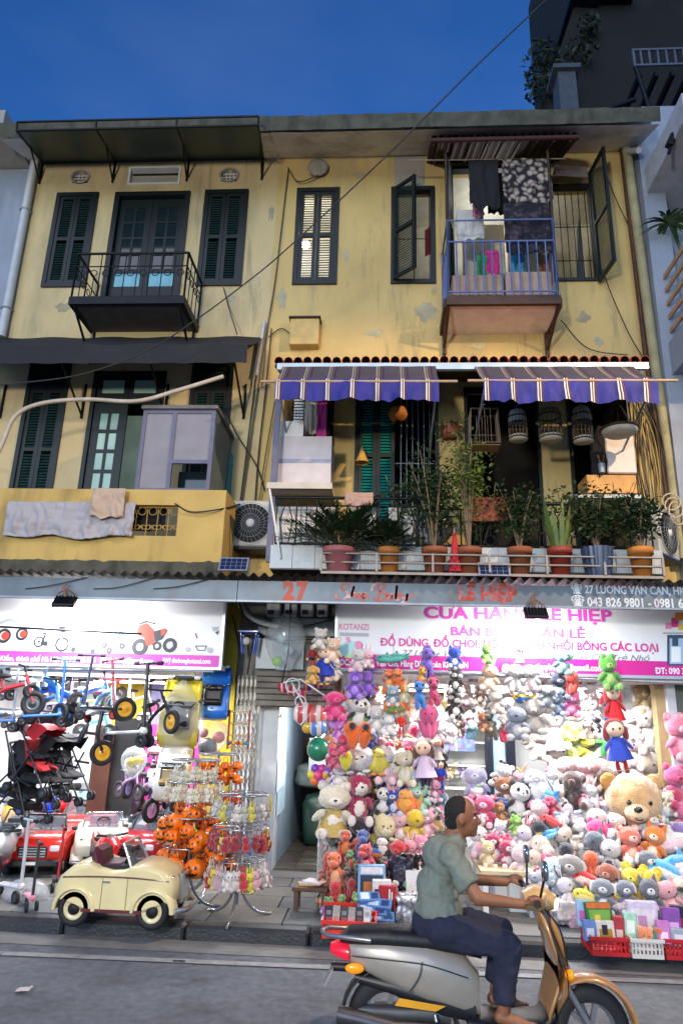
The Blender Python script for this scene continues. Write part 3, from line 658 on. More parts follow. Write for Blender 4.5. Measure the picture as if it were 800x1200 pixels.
MB().box(c0+.05,xmid-.025,cy-.004,cy+.002,cz0+.05,cz1-.05).build('pane',paper,cb);MB().box(xmid+.025,c1-.05,cy-.004,cy+.002,cz0+.43,cz1-.05).build('pane',paper,cb);MB().box(xmid+.025,c1-.05,cy+.3,cy+.31,cz0+.05,cz0+.38).build('pane',glass_dark,cb)
xt=P(257,520,-.6).x;
MB().box(c1+.001,c1+.04,-.14,-.05,cz0-.35,cz1-.25).build('teal_post',teal_m,cb)
# pvc pipe sweeping across
t=thing('curved_pipe','pale pvc pipe curving across the left balcony doors','pipe',P(60,470,-1.16))
MB().tube(curve([P(-25,580,-1.16),P(2,522,-1.16),P(18,488,-1.16),P(48,473,-1.16),P(100,468,-1.16),P(160,470,-1.14),P(210,457,-1.12),P(262,441,-1.05)]),.028,8).build('pipe_run',M('grimy pvc','#b9aa98',.6,var=.15,dirt='#77695a',dirt_amt=.5),t)
# ------------------------------------------------------------------ air conditioners and solar panels
def ac_unit(label,c,rz=0,dark=False):
 t=local(thing('air_conditioner',label,'air conditioner',(0,0,0),'outdoor air conditioning units'));wm=M('ac casing','#b5b4ae',.55,var=.08,dirt='#7b776c',dirt_amt=.4)
 w_,h_,d_=.62,.62,.28
 MB().bbox((0,0,h_/2),(w_,d_,h_),bev=.06).build('casing',wm,t)
 MB().lathe([(.0,.01),(.265,.01),(.265,-.012),(.285,-.012),(.285,.012)],(0,-d_/2-.002,h_/2),32,R=RX(pi/2)@RZ(0)).build('fan_ring',wm,t)
 MB().lathe([(0,0),(.262,0)],(0,-d_/2-.013,h_/2),28,R=RX(pi/2)).build('fan_well',M('fan dark','#101214',.8),t)
 mb=MB()
 for k in range(28):a=2*pi*k/28;mb.tube([(.05*cos(a),-d_/2-.02,h_/2+.05*sin(a)),(.16*cos(a+.25),-d_/2-.028,h_/2+.16*sin(a+.25)),(.26*cos(a+.4),-d_/2-.02,h_/2+.26*sin(a+.4))],.004,4)
 for r_ in(.12,.19):mb.torus((0,-d_/2-.024,h_/2),r_,.004,RX(pi/2),28,4)
 mb.build('fan_guard',M('guard grey','#7f8285',.5,.3),t);MB().lathe([(0,-.01),(.05,0),(.055,.012)],(0,-d_/2-.034,h_/2),16,R=RX(-pi/2)).build('fan_hub',white_paint,t)
 MB().box(-.32,.32,-.14,.14,-.04,-.002).build('base_bracket',black_iron,t)
 t.location=c;t.rotation_euler[2]=rz;return t
p=P(294,643,-.35);ac_unit('air conditioner with round black fan grille between the two balconies',p)
p=P(770,655,-.5);a2=ac_unit('air conditioner turned sideways beside the cable tangle at right',(p.x+.02,p.y,p.z),radians(48))
def solar(label,l,t,r,b,Y):
 x0,x1,z0,z1=R4(l,t,r,b,Y);s_=thing('solar_panel',label,'solar panel',(x0,Y,z0),'small solar panels');R=RX(radians(-25));c=Vector(((x0+x1)/2,Y,(z0+z1)/2))
 MB().obox(c,(x1-x0,.02,(z1-z0)*1.1),R).build('panel_frame',M('alu frame','#9a9ea4',.4,.6),s_)
 nx,nz=5,3;w_=(x1-x0-.03)/nx;h_=((z1-z0)*1.1-.03)/nz;mb=MB()
 for i in range(nx):
  for j in range(nz):mb.obox(c+R@Vector((-(x1-x0-.03)/2+w_*(i+.5),-.011,-((z1-z0)*1.1-.03)/2+h_*(j+.5))),(w_-.006,.004,h_-.006),R)
 mb.build('solar_cells',M('solar cell','#1a2140',.2,var=.2,coat=.4),s_,kind='stuff')
 MB().tube([c+Vector((0,.02,0)),c+Vector((0,.12,-.12))],.012,6).build('panel_stand',black_iron,s_)
solar('small solar panel under the round-fan air conditioner',257,653,291,670,-1.3)
solar('small solar panel in front of the terracotta flower pots',560,659,597,676,-1.4)
# ================================================================== second floor, right
yb=-1.1
rx0,rx1=P(317,640,yb).x,P(775,640,yb).x
zf=P(540,668,yb).z;zr=P(540,585,yb).z
bq=thing('terrace_balcony','narrow iron railed balcony full of pots and cabinets under the striped awnings','balcony',(rx0,yb,zf))
MB().box(rx0,rx1,yb+.02,-.003,zf-.02,zf+.10).build('balcony_floor',old_grey,bq)
tile_w=M('white tile','#aeb4b6',.35,var=.1,scale=3,dirt='#5e5f5a',dirt_amt=.5)
n=17
for k in range(n):MB().box(rx0+(rx1-rx0)*k/n+.003,rx0+(rx1-rx0)*(k+1)/n-.003,yb-.002,yb+.015,zf-.01,zf+.27).build('tile',tile_w,bq)
zb_=zf+.29
def iron_railing(x0,x1,z0,z1):
 mb=MB();mb.tube([(x0,yb,z1),(x1,yb,z1)],.02,6).tube([(x0,yb,z0),(x1,yb,z0)],.014,6).tube([(x0,yb,z1-.1),(x1,yb,z1-.1)],.01,5)
 n=max(3,round((x1-x0)/.24));w_=(x1-x0)/n
 for i in range(n+1):mb.tube([(x0+i*w_,yb,z0),(x0+i*w_,yb,z1)],.011,5)
 for i in range(n):
  c=x0+(i+.5)*w_;zm=(z0+z1)/2
  if i%2==0:mb.tube([(c-w_*.15,yb,z0),(c-w_*.32,yb,zm),(c-w_*.1,yb,z1-.1)],.008,5).tube([(c+w_*.15,yb,z0),(c+w_*.32,yb,zm),(c+w_*.1,yb,z1-.1)],.008,5)
  else:mb.torus((c,yb,z0+.07),.06,.008,RX(pi/2),14,5).tube([(c,yb,z0+.14),(c,yb,z1-.1)],.008,5)
 mb.build('railing',black_iron,bq)
xs_=P(490,610,yb).x;xt_=P(635,610,yb).x
iron_railing(rx0+.05,xs_,zb_,zr);iron_railing(xt_,rx1-.1,zb_,zr-.05);iron_railing(xs_+.05,xt_-.05,zb_,zr-.12)
for l,r in((322,392),(408,440),(455,486)):q=R4(l,590,r,640,-.9);MB().box(q[0],q[1],-.92,-.9,zb_,zr-.06).build('white_board',M('white board','#cfc6bb',.7,var=.12),bq)
# planter rail in front (pale metal shelf)
yp=yb-.32
sh=M('pale metal shelf','#8d837b',.5,.2,var=.15);q0,q1=P(376,660,yp).x,P(776,660,yp).x
zs0,zs1=P(575,672,yp).z,P(575,651,yp).z
pr=thing('planter_shelf','long pale metal shelf with rails holding the flower pots','shelf',(q0,yp,zs0))
MB().box(q0,q1,yp,yb-.01,zs0-.03,zs0).build('shelf_board',sh,pr)
MB().tube([(q0,yp,zs1),(q1,yp,zs1)],.012,6).build('rail',sh,pr);MB().tube([(q0,yp,(zs0+zs1)/2),(q1,yp,(zs0+zs1)/2)],.012,6).build('rail',sh,pr)
for k in range(7):x=q0+(q1-q0)*k/6;MB().box(x-.012,x+.012,yp-.012,yp+.012,zs0,zs1+.012).build('post',sh,pr)
# tile eave and gutter
yt=-1.0;t0,t1=P(322,425,yt).x,P(760,425,yt).x;zl=P(540,427,yt).z;zu=zl+.30
te=thing('tiled_eave','thin row of orange roof tiles with a pale gutter above the striped awnings','eave',(t0,0,zl))
MB().add([(t0,yt,zl),(t1,yt,zl),(t1,-.003,zu),(t0,-.003,zu),(t0,yt,zl-.03),(t1,yt,zl-.03),(t1,-.003,zu-.03),(t0,-.003,zu-.03)],[(0,1,2,3),(7,6,5,4),(0,4,5,1),(1,5,6,2),(3,7,4,0)]).build('eave_deck',brown_wood,te)
tm=MB().lathe([(.055,0),(.06,.0),(.06,.38),(.055,.38)],(0,0,0),8,R=RX(radians(-90)+math.atan2(.3,1.0))@RZ(0)).build('tile',orange_tile);tmesh=tm.data;bpy.data.objects.remove(tm)
n=int((t1-t0)/.125)
for k in range(n):
 for j in range(3):inst('tile',tmesh,te,(t0+.06+k*(t1-t0)/n-t0,yt-.05+j*.34,zl+.03+j*.10+rnd.uniform(-.006,.006)-zl))
MB().box(t0+.05,t1-.05,yt-.10,yt-.04,zl-.12,zl-.03).build('gutter',M('pale gutter','#aebfc9',.4,.2,var=.1),te)
# striped awnings
dk_top=M('maroon canvas stripe','#46404a',.85,var=.12,wave=(0,1/.30,(('#a59480',.05,.09),('#857668',.14,.18),('#3c2430',.3,.38))))
bl_top=M('blue canvas stripe','#20207a',.7,var=.15,scale=3,wave=(0,1/.30,(('#d9d2c8',.04,.09),('#4a2338',.09,.14),('#cfc8be',.14,.18),('#4a2338',.18,.26),('#1b1a55',.92,1.0))))
def striped_awning(label,l,r,yo,t,m_,b,seed):
 x0,x1=P(l,m_,yo).x,P(r,m_,yo).x;z1=P((l+r)/2,t,yt+.05).z;zm=P((l+r)/2,m_,yo).z;z0=P((l+r)/2,b,yo).z
 a=thing('striped_awning',label,'awning',(x0,yo,z0),'striped awnings');sl=.2
 mb=MB().grid(lambda u,v:(x0+(x1-x0)*u-(1-v)*sl*.0,yt-.06+(yo-yt+.06)*v,z1+(zm-z1)*v-.03*sin(pi*v)+.01*noise.noise((u*8,v*3,seed))),40,5);o=mb.build('canopy_cloth',dk_top,a)
 mb=MB()
 def fv(u,v):
  sc=.03*abs(sin(u*(x1-x0)/.30*pi))if v>.9 else 0
  return(x0+(x1-x0)*u,yo-.01-.035*sin(u*(x1-x0)*9+2*noise.noise((u*5,0,seed)))*v+.05*v*noise.noise((u*22,v*2,seed)),zm+(z0-zm)*v-sc+.03)
 mb.grid(fv,120,5).build('valance',bl_top,a)
 MB().tube([(x0-.18,yo,zm),(x1+.22,yo,zm)],.018,8).build('front_bar',M('bamboo bar','#a58a70',.6,var=.15),a)
 for x in(x0+.03,x1-.03):MB().tube([(x,yo,zm),(x,-.03,zm-.55)],.014,6).build('arm',steel_grey,a)
striped_awning('blue, white and maroon striped awning above the teal shutters',323,514,-1.55,432,447,470,1)
striped_awning('blue, white and maroon striped awning over the bird cages',566,770,-1.75,433,446,472,5)
# teal shutters, bars
x0,x1,z0,z1=bS;xs1=P(463,520,0).x
f=frame(MB(),x0,x1,z0,z1,-.03,.08,.05,bottom=False).build('door',dgreen,hr,label='opening with teal louvred shutters and iron bars')
wd=(xs1-x0-.06)/2
for k in range(2):shutter_mesh(wd-.004,1.95,'shutter',f,(x0+.055+k*wd,-.0,z1-2.02),rows_=2,lm=teal_m)
for k in range(7):x=xs1+.08+k*(x1-xs1-.12)/6;MB().tube([(x,.03,z0),(x,.03,z1-.05)],.009,5).build('window_bar',steel_grey,f)
MB().tube([(xs1,.03,z1-1.15),(x1-.05,.03,z1-1.15)],.009,5).build('cross_bar',steel_grey,f)
for r in(bO,bR):frame(MB(),*r,-.025,.08,.045,bottom=False).build('door_frame',dgreen,hr)
frame(MB(),*bL,-.025,.08,.045,bottom=False).build('door_frame',dgreen,hr)
# white cabinet and shelf in front of left bay
q=R4(327,512,388,566,-.7)
wc=thing('balcony_cabinet','white two tone cabinet on a pale shelf at the left end of the plant balcony','cabinet',(q[0],-.7,q[2]))
MB().box(q[0],q[1],-.72,-.2,q[2],q[3]).build('cabinet_body',M('pinkish white panel','#c9bdbd',.5,var=.08),wc);MB().box(q[0]-.003,q[1]+.003,-.726,-.2,q[2]+.42*(q[3]-q[2]),q[2]+.5*(q[3]-q[2])).build('cabinet_band',M('lilac band','#9a9aae',.5),wc)
MB().box(q[0],q[0]+.3,-.71,-.3,q[3]+.002,q[3]+.22).build('small_box',white_paint,wc)
s0=R4(313,566,389,573,-1.2);MB().box(s0[0],s0[1],-1.22,-.3,s0[2],s0[3]).build('shelf_board',M('pale shelf','#c4b8a4',.6,var=.1),wc)
MB().tube([(s0[0]+.03,-1.2,s0[2]),(s0[0]+.2,-1.12,zf+.1)],.016,6).build('strut',white_paint,wc)
post=thing('steel_post','purple grey post at the left end of the plant balcony','post',(rx0+.1,-.9,zf))
MB().box(P(321,500,-.9).x,P(328,500,-.9).x,-.93,-.88,zf+.1,P(330,455,-.9).z).build('post_tube',pf,post)
# clothes hanging in left bay
hang=[('brown_coat','brown jacket hung at the far left of the dark bay',333,343,462,505,'#6b4a1c'),('checked_shirt','black and white checked cloth hanging in the left bay',344,356,466,515,'#c9ccd2'),('cream_shirt','cream shirt hanging next to pink trousers',357,372,464,510,'#cdc4ae'),('pink_trousers','bright pink trousers hanging in the left bay',371,383,466,520,'#c43a8e')]
for nm,lb,l,r,t,b,c in hang:cloth(nm,lb,l,t,r,b,-.35,M('cloth '+nm,c,.9,var=.1,wave=(2,22,(('#30343c',.0,.4),))if 'check' in nm else None),amp=.06,fr=8,seed=l,nu=14,nv=14)
MB_=MB().tube([P(327,464,-.33),P(392,464,-.33)],.012,6);tag(MB_.build('clothes_rail',steel_grey,off=P(327,464,-.33)),'short steel clothes rail in the left balcony bay','rail')
cloth('rag','pinkish rag hung over the black railing behind the palm',404,578,437,592,yb-.03,M('pink beige rag','#b08c7c',.95,var=.1),amp=.03,seed=3,nu=16,nv=10)
# rusty panel and mesh under it
q=R4(546,583,598,611,yb-.05);tag(MB().box(q[0],q[1],yb-.06,yb-.035,q[2],q[3]).build('rusty_sheet',M('rust red sheet','#7d3c28',.8,var=.25,scale=5,dirt='#4a2218',dirt_amt=.6),off=(q[0],yb,q[2])),'rust red metal panel tied to the balcony railing','panel')
# right bay boxes
q=R4(708,500,742,556,-.5);bxs=thing('storage_box','white fridge like box above a wooden drawer in the right bay','box',(q[0],-.5,q[2]));MB().bbox(((q[0]+q[1])/2,-.35,(q[2]+q[3])/2),(q[1]-q[0],.4,q[3]-q[2]),bev=.04).build('box_body',M('off white panel','#c9beba',.5,var=.06),bxs)
q=R4(687,557,745,578,-.55);tag(MB().box(q[0],q[1],-.56,-.15,q[2],q[3]).build('drawer_chest',M('orange wood','#b98338',.5,var=.25,scale=6),off=(q[0],-.5,q[2])),'orange wooden drawer unit under the white box','drawer')
q=R4(672,580,750,584,-.8);tag(MB().box(q[0],q[1],-.82,-.12,q[2],q[3]).build('wall_shelf',steel_grey,off=(q[0],-.5,q[2])),'thin grey shelf under the wooden drawer in the right bay','shelf')
q=R4(704,534,710,554,-.6);c_=thing('tool_cup','small cup of wooden chopsticks beside the white box','cup',(q[0],-.6,q[2]));MB().cyl((q[0],-.6,q[2]),(q[0],-.6,q[2]+.12),.04,.045,12).build('cup_body',steel_grey,c_)
mb=MB()
for k in range(6):mb.tube([(q[0]+rnd.uniform(-.03,.03),-.6,q[2]+.05),(q[0]+rnd.uniform(-.05,.05),-.6,q[2]+.24)],.005,4)
mb.build('chopsticks',M('stick wood','#8f5a30',.7),c_)
cloth('black_apron','black apron hanging left of the white box',690,500,708,560,-.5,M('black cloth','#17151a'),amp=.05,seed=12,nu=14,nv=14)
# bird cages
cane=M('cage cane','#7a6652',.7,var=.2)
def cage(label,px,t,b,wpx,Y,dome=True,cover=None):
 p1,p0=P(px,t,Y),P(px,b,Y);h=p1.z-p0.z;r=wpx/2*mpp(p0);c=thing('bird_cage',label,'bird cage',p0,'bird cages');n=16;mb=MB()
 for k in range(n):
  a=2*pi*k/n
  if dome:pts=[(r*cos(a),r*sin(a),0),(r*cos(a),r*sin(a),h*.68),(r*.8*cos(a),r*.8*sin(a),h*.86),(r*.12*cos(a),r*.12*sin(a),h*.96)]
  else:
   s_=1/max(abs(cos(a)),abs(sin(a)));pts=[(r*s_*cos(a),r*.7*s_*sin(a),0),(r*s_*.92*cos(a),r*.64*s_*sin(a),h*.88)]
  mb.tube([Vector(q)+p0 for q in pts],.006,4)
 mb.build('bars',cane,c,kind='stuff')
 mb=MB()
 for z,q in((0,1),(.35,1),(.68,1))if dome else((0,1),(.88,.92)):
  if dome:mb.torus(p0+Vector((0,0,h*z)),r*q,.011,n=20,k=5)
  else:
   pts=[p0+Vector((sx*r*q,sy*r*.7*q,h*z))for sx,sy in((-1,-1),(1,-1),(1,1),(-1,1),(-1,-1))];mb.tube(pts,.014,5)
 mb.build('hoops',brown_wood,c)
 if dome:MB().lathe([(0,-.02),(r*1.02,-.02),(r*1.02,.03),(0,.03)],p0,20).build('tray',M('cage tray','#c7bfae',.5),c)
 else:MB().box(p0.x-r,p0.x+r,p0.y-r*.7,p0.y+r*.7,p0.z-.02,p0.z+.02).build('tray',M('cage wood tray','#a08254',.6),c)
 MB().tube([p0+Vector((0,0,h*.95)),p0+Vector((0,0,h*1.08)),p0+Vector((.03,0,h*1.1))],.006,4).build('hook',steel_grey,c)
 if cover:MB().lathe([(r*1.03,h*.5),(r*1.0,h*.70),(r*.8,h*.88),(r*.1,h*.98)],p0,18).build('cover',M('cage cover '+cover,cover,.9,var=.1),c)
 MB().tube([p0+Vector((-r*.8,0,h*.3)),p0+Vector((r*.8,0,h*.3))],.007,4).build('perch',cane,c)
 return c
cage('large square sided bird cage with wooden tray',567,478,524,34,-.9,dome=False)
cage('small domed bird cage with a white cover hanging in the dark bay',607,478,514,21,-.9,cover='#cfcabf')
cage('domed bird cage with a white dish in front of the yellow pillar',645,476,514,26,-.9)
cage('domed bird cage with pale cover left of the wicker basket',683,474,516,22,-.9,cover='#b9ad98')
p=P(726,512,-1.0);c=thing('wicker_basket','round wicker tray hanging in the right bay','basket',p)
MB().lathe([(0,.03),(.17,.03),(.21,.06),(.22,.10),(.19,.06)],p,22).build('basket_bowl',M('basket white','#c5beb2',.7),c);MB().torus(p+Vector((0,0,.1)),.22,.018,n=24).build('rim',brown_wood,c)
mb=MB();
for k in range(5):a=2*pi*k/5;mb.tube([p+Vector((.2*cos(a),.2*sin(a),.1)),p+Vector((0,0,.5))],.005,4)
mb.build('hanger',cable_m,c)
# basket lamps / lantern-like ornament and hanging fern pot
p=P(466,487,-.7);c=thing('wicker_lantern','orange wicker lantern hanging under the left striped awning','lantern',p);MB().lathe([(.02,.14),(.1,.1),(.13,.02),(.1,-.05),(.04,-.08)],p,16).build('lantern_shade',M('orange wicker','#b26a24',.7,var=.3,scale=12),c);MB().tube([p+Vector((0,0,.13)),p+Vector((0,0,.35))],.005,4).build('cord',cable_m,c)
p=P(424,536,-.2);c=thing('paper_hat','small folded straw hat hung on the teal shutter','hat',p);MB().lathe([(.1,-.08),(.05,.04),(.005,.16)],p,10).build('hat_cone',M('straw','#c79a4e',.8,var=.2),c)
# ------------------------------------------------------------------ potted plants on the shelf
terr=M('terracotta','#8a4c2e',.8,var=.18,scale=6,dirt='#6a3a26',dirt_amt=.5);palm_m=M('palm leaf','#22361a',.5,var=.4,scale=4);shrub_m=M('shrub leaf','#283a1a',.55,var=.4,scale=4);lime_m=M('lime leaf','#56682a',.5,var=.4,scale=4)
pm={'terr':terr,'pink':M('pink pot','#b06a6c',.7,var=.15),'org':M('orange pot','#b5702c',.7,var=.15),'red':M('red pot','#8a3224',.6,var=.15),'blue':M('blue ridged pot','#3a4760',.4,var=.2)}
def pot(label,px,wpx,col,name='potted_plant',hb=673,ht=643):
 Y=yb-.19;p0=Vector((P(px,660,Y).x,Y,zs0+.001));r=wpx*.46*mpp(p0);h=P(px,ht,Y).z-zs0
 t=thing(name,label,'plant',p0,'potted plants on the balcony shelf')
 if col=='blue':
  mb=MB();prof=[(r*.75,0),(r*.95,h*.4),(r,h*.9),(r*1.05,h)];n=32;vs=[]
  mb.grid(lambda u,v:(p0.x+(r*(.72+.3*v**.6)*(1+.05*cos(u*2*pi*16)))*cos(-u*2*pi),p0.y+(r*(.72+.3*v**.6)*(1+.05*cos(u*2*pi*16)))*sin(-u*2*pi),p0.z+h*v),64,6).build('pot',pm[col],t)
 else:MB().lathe([(0,0),(r*.72,0),(r*.93,h*.78),(r*1.05,h*.78),(r*1.08,h),(r*.95,h),(r*.92,h*.85),(0,h*.85)],p0,22).build('pot',pm[col],t)
 MB().lathe([(0,h*.87),(r*.94,h*.87)],p0,16).build('soil',M('soil','#2a1d14',.95),t)
 return t,p0+Vector((0,0,h*.87)),r
def palm(t,c,n,ln,wd=.02,mat=None):
 for k in range(n):
  a=rnd.uniform(0,2*pi);e=rnd.uniform(.35,1.35);l=ln*rnd.uniform(.7,1.1);d=Vector((cos(a)*cos(e),sin(a)*cos(e)*.7,sin(e)));mb=MB();pts=[c+d*l*s_+Vector((0,0,-.35*l*s_*s_))for s_ in(0,.25,.5,.75,1)]
  mb.tube(pts,[.008,.007,.006,.004,.002],4,1)
  for i in range(14):
   s_=.3+.7*i/13;p=c+d*l*s_+Vector((0,0,-.35*l*s_*s_));side=d.cross(Vector((0,0,1))).normalized()
   for sg in(-1,1):
    tip=p+(side*sg*.7+d*.7+Vector((0,0,-.25+rnd.uniform(-.15,.1)))).normalized()*ln*.33*(1.15-s_*.6);w2=(tip-p).cross(Vector((0,0,1))).normalized()*wd*.5
    mb.add([p,(p+tip)/2+w2,tip,(p+tip)/2-w2],[(0,1,2,3)])
  mb.build('frond',[mat or palm_m,shrub_m],t)
def shrub(t,c,h,rad,n,leaf,sz,stems=5,lift=.55):
 mb=MB();tips=[]
 for k in range(stems):
  a=rnd.uniform(0,2*pi);q=c+Vector((cos(a)*rad*rnd.uniform(.2,.8),sin(a)*rad*.5,h*rnd.uniform(.7,1.05)));mid=c*.5+q*.5+Vector((0,0,h*.1));pts=curve([c,mid,q],5);mb.tube(pts,[.014*(1-i/len(pts)*.7)for i in range(len(pts))],5);tips.append((mid,q))
 tips+=[(c.lerp(m_,.6),m_)for m_,q in tips[:4]]
 mb.build('stem',M('shrub stem','#6b5a44',.8),t)
 mb=MB()
 for k in range(n):
  m_,q=rnd.choice(tips);s_=rnd.random();p=m_*(1-s_)+q*s_+Vector((rnd.gauss(0,rad*.28),rnd.gauss(0,rad*.2),rnd.gauss(0,h*.08)))
  R=Euler((rnd.uniform(-.9,.9),rnd.uniform(-.9,.9),rnd.uniform(0,6.3))).to_matrix();l=sz*rnd.uniform(.6,1.3)
  mb.add([p+R@Vector(v)*l for v in((0,0,0),(.5,-.28,.06),(1,0,-.05),(.5,.28,.06))],[(0,1,2,3)])
 mb.build('foliage',leaf,t)
t,c,r=pot('big feathery palm in a pink pot on the shelf',397,40,'pink');palm(t,c,54,.86)
t,c,r=pot('small palm in an orange pot right of the feathery palm',456,27,'org');palm(t,c,30,.55)
t,c,r=pot('tall twiggy climber in a terracotta pot below the white dish',509,32,'terr');shrub(t,c,1.15,.42,950,shrub_m,.07,10)
t,c,r=pot('lime leaved climber in a pot beside the red umbrella',550,30,'terr');shrub(t,c,1.35,.4,800,lime_m,.065,10)
t,c,r=pot('dense dark shrub on bare stems right of the rusty panel',609,30,'terr');shrub(t,c,.75,.3,900,palm_m,.065,9)
t,c,r=pot('snake plant with upright yellow edged leaves in a red pot',656,30,'red')
mb=MB();snake=M('snake plant leaf','#5a6b34',.45,var=.35,scale=6)
for k in range(14):
 a=rnd.uniform(0,2*pi);l=rnd.uniform(.35,.72);d=Vector((cos(a)*.28,sin(a)*.2,1)).normalized();b0=c+Vector((cos(a)*r*.5,sin(a)*r*.5,0));s_=Vector((cos(a+1.5),sin(a+1.5),0))*.028
 vs=[]
 for i in range(6):q=i/5;ww=min(1,1.5*(1-q)**.5)*(.7+.3*sin(q*pi));vs+=[b0+d*l*q-s_*ww,b0+d*l*q+s_*ww]
 mb.add(vs,[(2*i,2*i+1,2*i+3,2*i+2)for i in range(5)])
mb.build('leaf_blades',snake,t)
t,c,r=pot('bushy shrub in a ridged blue pot',700,38,'blue');shrub(t,c,.62,.4,900,shrub_m,.07,9)
t,c,r=pot('broad leaved shrub in an orange pot at the right end of the shelf',751,30,'org');shrub(t,c,.6,.34,560,palm_m,.085,8)
# creeper wound into the railing
for px,py,rr_,n,m_,lb in((545,600,.5,420,lime_m,'loose yellow green creeper trailing through the railing by the rusty panel'),(480,590,.42,380,shrub_m,'dark creeper tangled in the railing behind the small palm'),(690,598,.5,480,palm_m,'dark leafy creeper filling the railing behind the ridged blue pot')):
 p=P(px,py,yb+.12);t=thing('creeper',lb,'plant',p,'creepers in the balcony railing');leafy(MB(),p,rr_,n,.035,squash=(1.2,.3,.75)).build('foliage',m_,t);mb=MB()
 for k in range(5):a=rnd.uniform(-1,1);mb.tube(curve([p+Vector((a*.3,0,-.4)),p+Vector((a*.45,-.03,-.05)),p+Vector((a*.6+rnd.uniform(-.1,.1),0,.36))],4),.006,4)
 mb.build('stem',M('shrub stem','#6b5a44',.8),t)
# hanging fern
p=P(527,505,-1.0);t=thing('hanging_pot','fern in a hanging brown pot between the two striped awnings','plant',p);MB().lathe([(0,-.1),(.09,-.1),(.13,.05),(.14,.05),(.11,-.06)],p,16).build('pot',terr,t);MB().tube([p+Vector((-.12,0,.05)),p+Vector((0,0,.5)),p+Vector((.12,0,.05))],.005,4).build('hanger',cable_m,t);spiky('x',None,p+Vector((0,0,.05)),40,.34,.014,palm_m,droop=.9,parent=t)
# folded red umbrella, white washing bowl
p=P(533,672,yb-.22);t=thing('folded_umbrella','folded red umbrella standing among the pots','umbrella',(p.x,p.y,zs0));q=Vector((p.x,p.y,zs0));zt9=P(533,622,yb-.22).z-zs0
mb=MB();mb.grid(lambda u,v:(q.x+(.06-.045*v)*(1+.25*cos(u*2*pi*6))*cos(u*2*pi),q.y+(.06-.045*v)*(1+.25*cos(u*2*pi*6))*sin(u*2*pi),q.z+.03+zt9*.9*v),48,8).build('folded_cloth',M('red umbrella cloth','#b01020',.6,var=.1),t);MB().tube([q,q+Vector((0,0,zt9*1.05))],.008,6).build('shaft',steel_grey,t)
p=P(500,612,-.75);t=thing('wash_tub','round white tub turned on edge behind the railing','tub',p);MB().lathe([(0,.0),(.25,0),(.31,-.1),(.33,-.1),(.27,.03)],p,24,R=RX(radians(80))).build('tub_shell',M('tub white','#c5c5c2',.4),t)
# ================================================================== street awning, fascia beam, signs
yB=-1.5
fas_m=M('fascia sheet','#66717a',.5,.3,var=.15,scale=3,dirt='#5a524a',dirt_amt=.6,dscale=2)
zB0,zB1=P(400,708,yB).z,P(400,683,yB).z
bx0,bx1=-6.4,4.6;xsm=P(279,690,yB).x
fa=thing('street_awning','grey metal fascia and corrugated street awning running over both shop fronts','awning',(0,yB,zB0))
for a_,b_ in((bx0,xsm-.004),(xsm+.004,bx1)):
 MB().box(a_,b_,yB-.03,yB+.03,zB0,zB1).build('fascia_board',fas_m,fa)
 MB().box(a_,b_,yB-.045,yB-.031,zB0-.0,zB0+.02).build('fascia_lip',steel_grey,fa)
corr_m=M('corrugated sheet','#4a4642',.6,.4,var=.25,scale=4,dirt='#2a2420',dirt_amt=.7)
def corr(u,v):
 x=bx0+(bx1-bx0)*u;y=-.05+v*(yB-.16+.05);return(x,y,ZS-.06+v*(zB1+.045-ZS+.06)+.022*sin(x*2*pi/.12))
MB().grid(corr,1100,1).build('corrugated_roof',corr_m,fa)
rf=M('red fascia lettering','#a8351e',.55,var=.15,scale=20,dirt='#8d98a3',dirt_amt=.55,dscale=10);rf2=M('orange red lettering','#b23a18',.5,var=.1)
sil=M('silver lettering','#c4ccd4',.4,var=.1,dirt='#a8351e',dirt_amt=.8,dscale=9)
yl=yB-.034
def bars(mb,segs,x,z,sx,sz,y):
 for a,b,c,d in segs:mb.add([(x+a*sx,y,z+b*sz),(x+c*sx,y,z+b*sz),(x+c*sx,y,z+d*sz),(x+a*sx,y,z+d*sz)],[(0,1,2,3)])
def fasc(l,r,t,b):
 x0,x1,z0,z1=R4(l,t,r,b,yl);return x0,z0,x1-x0,z1-z0
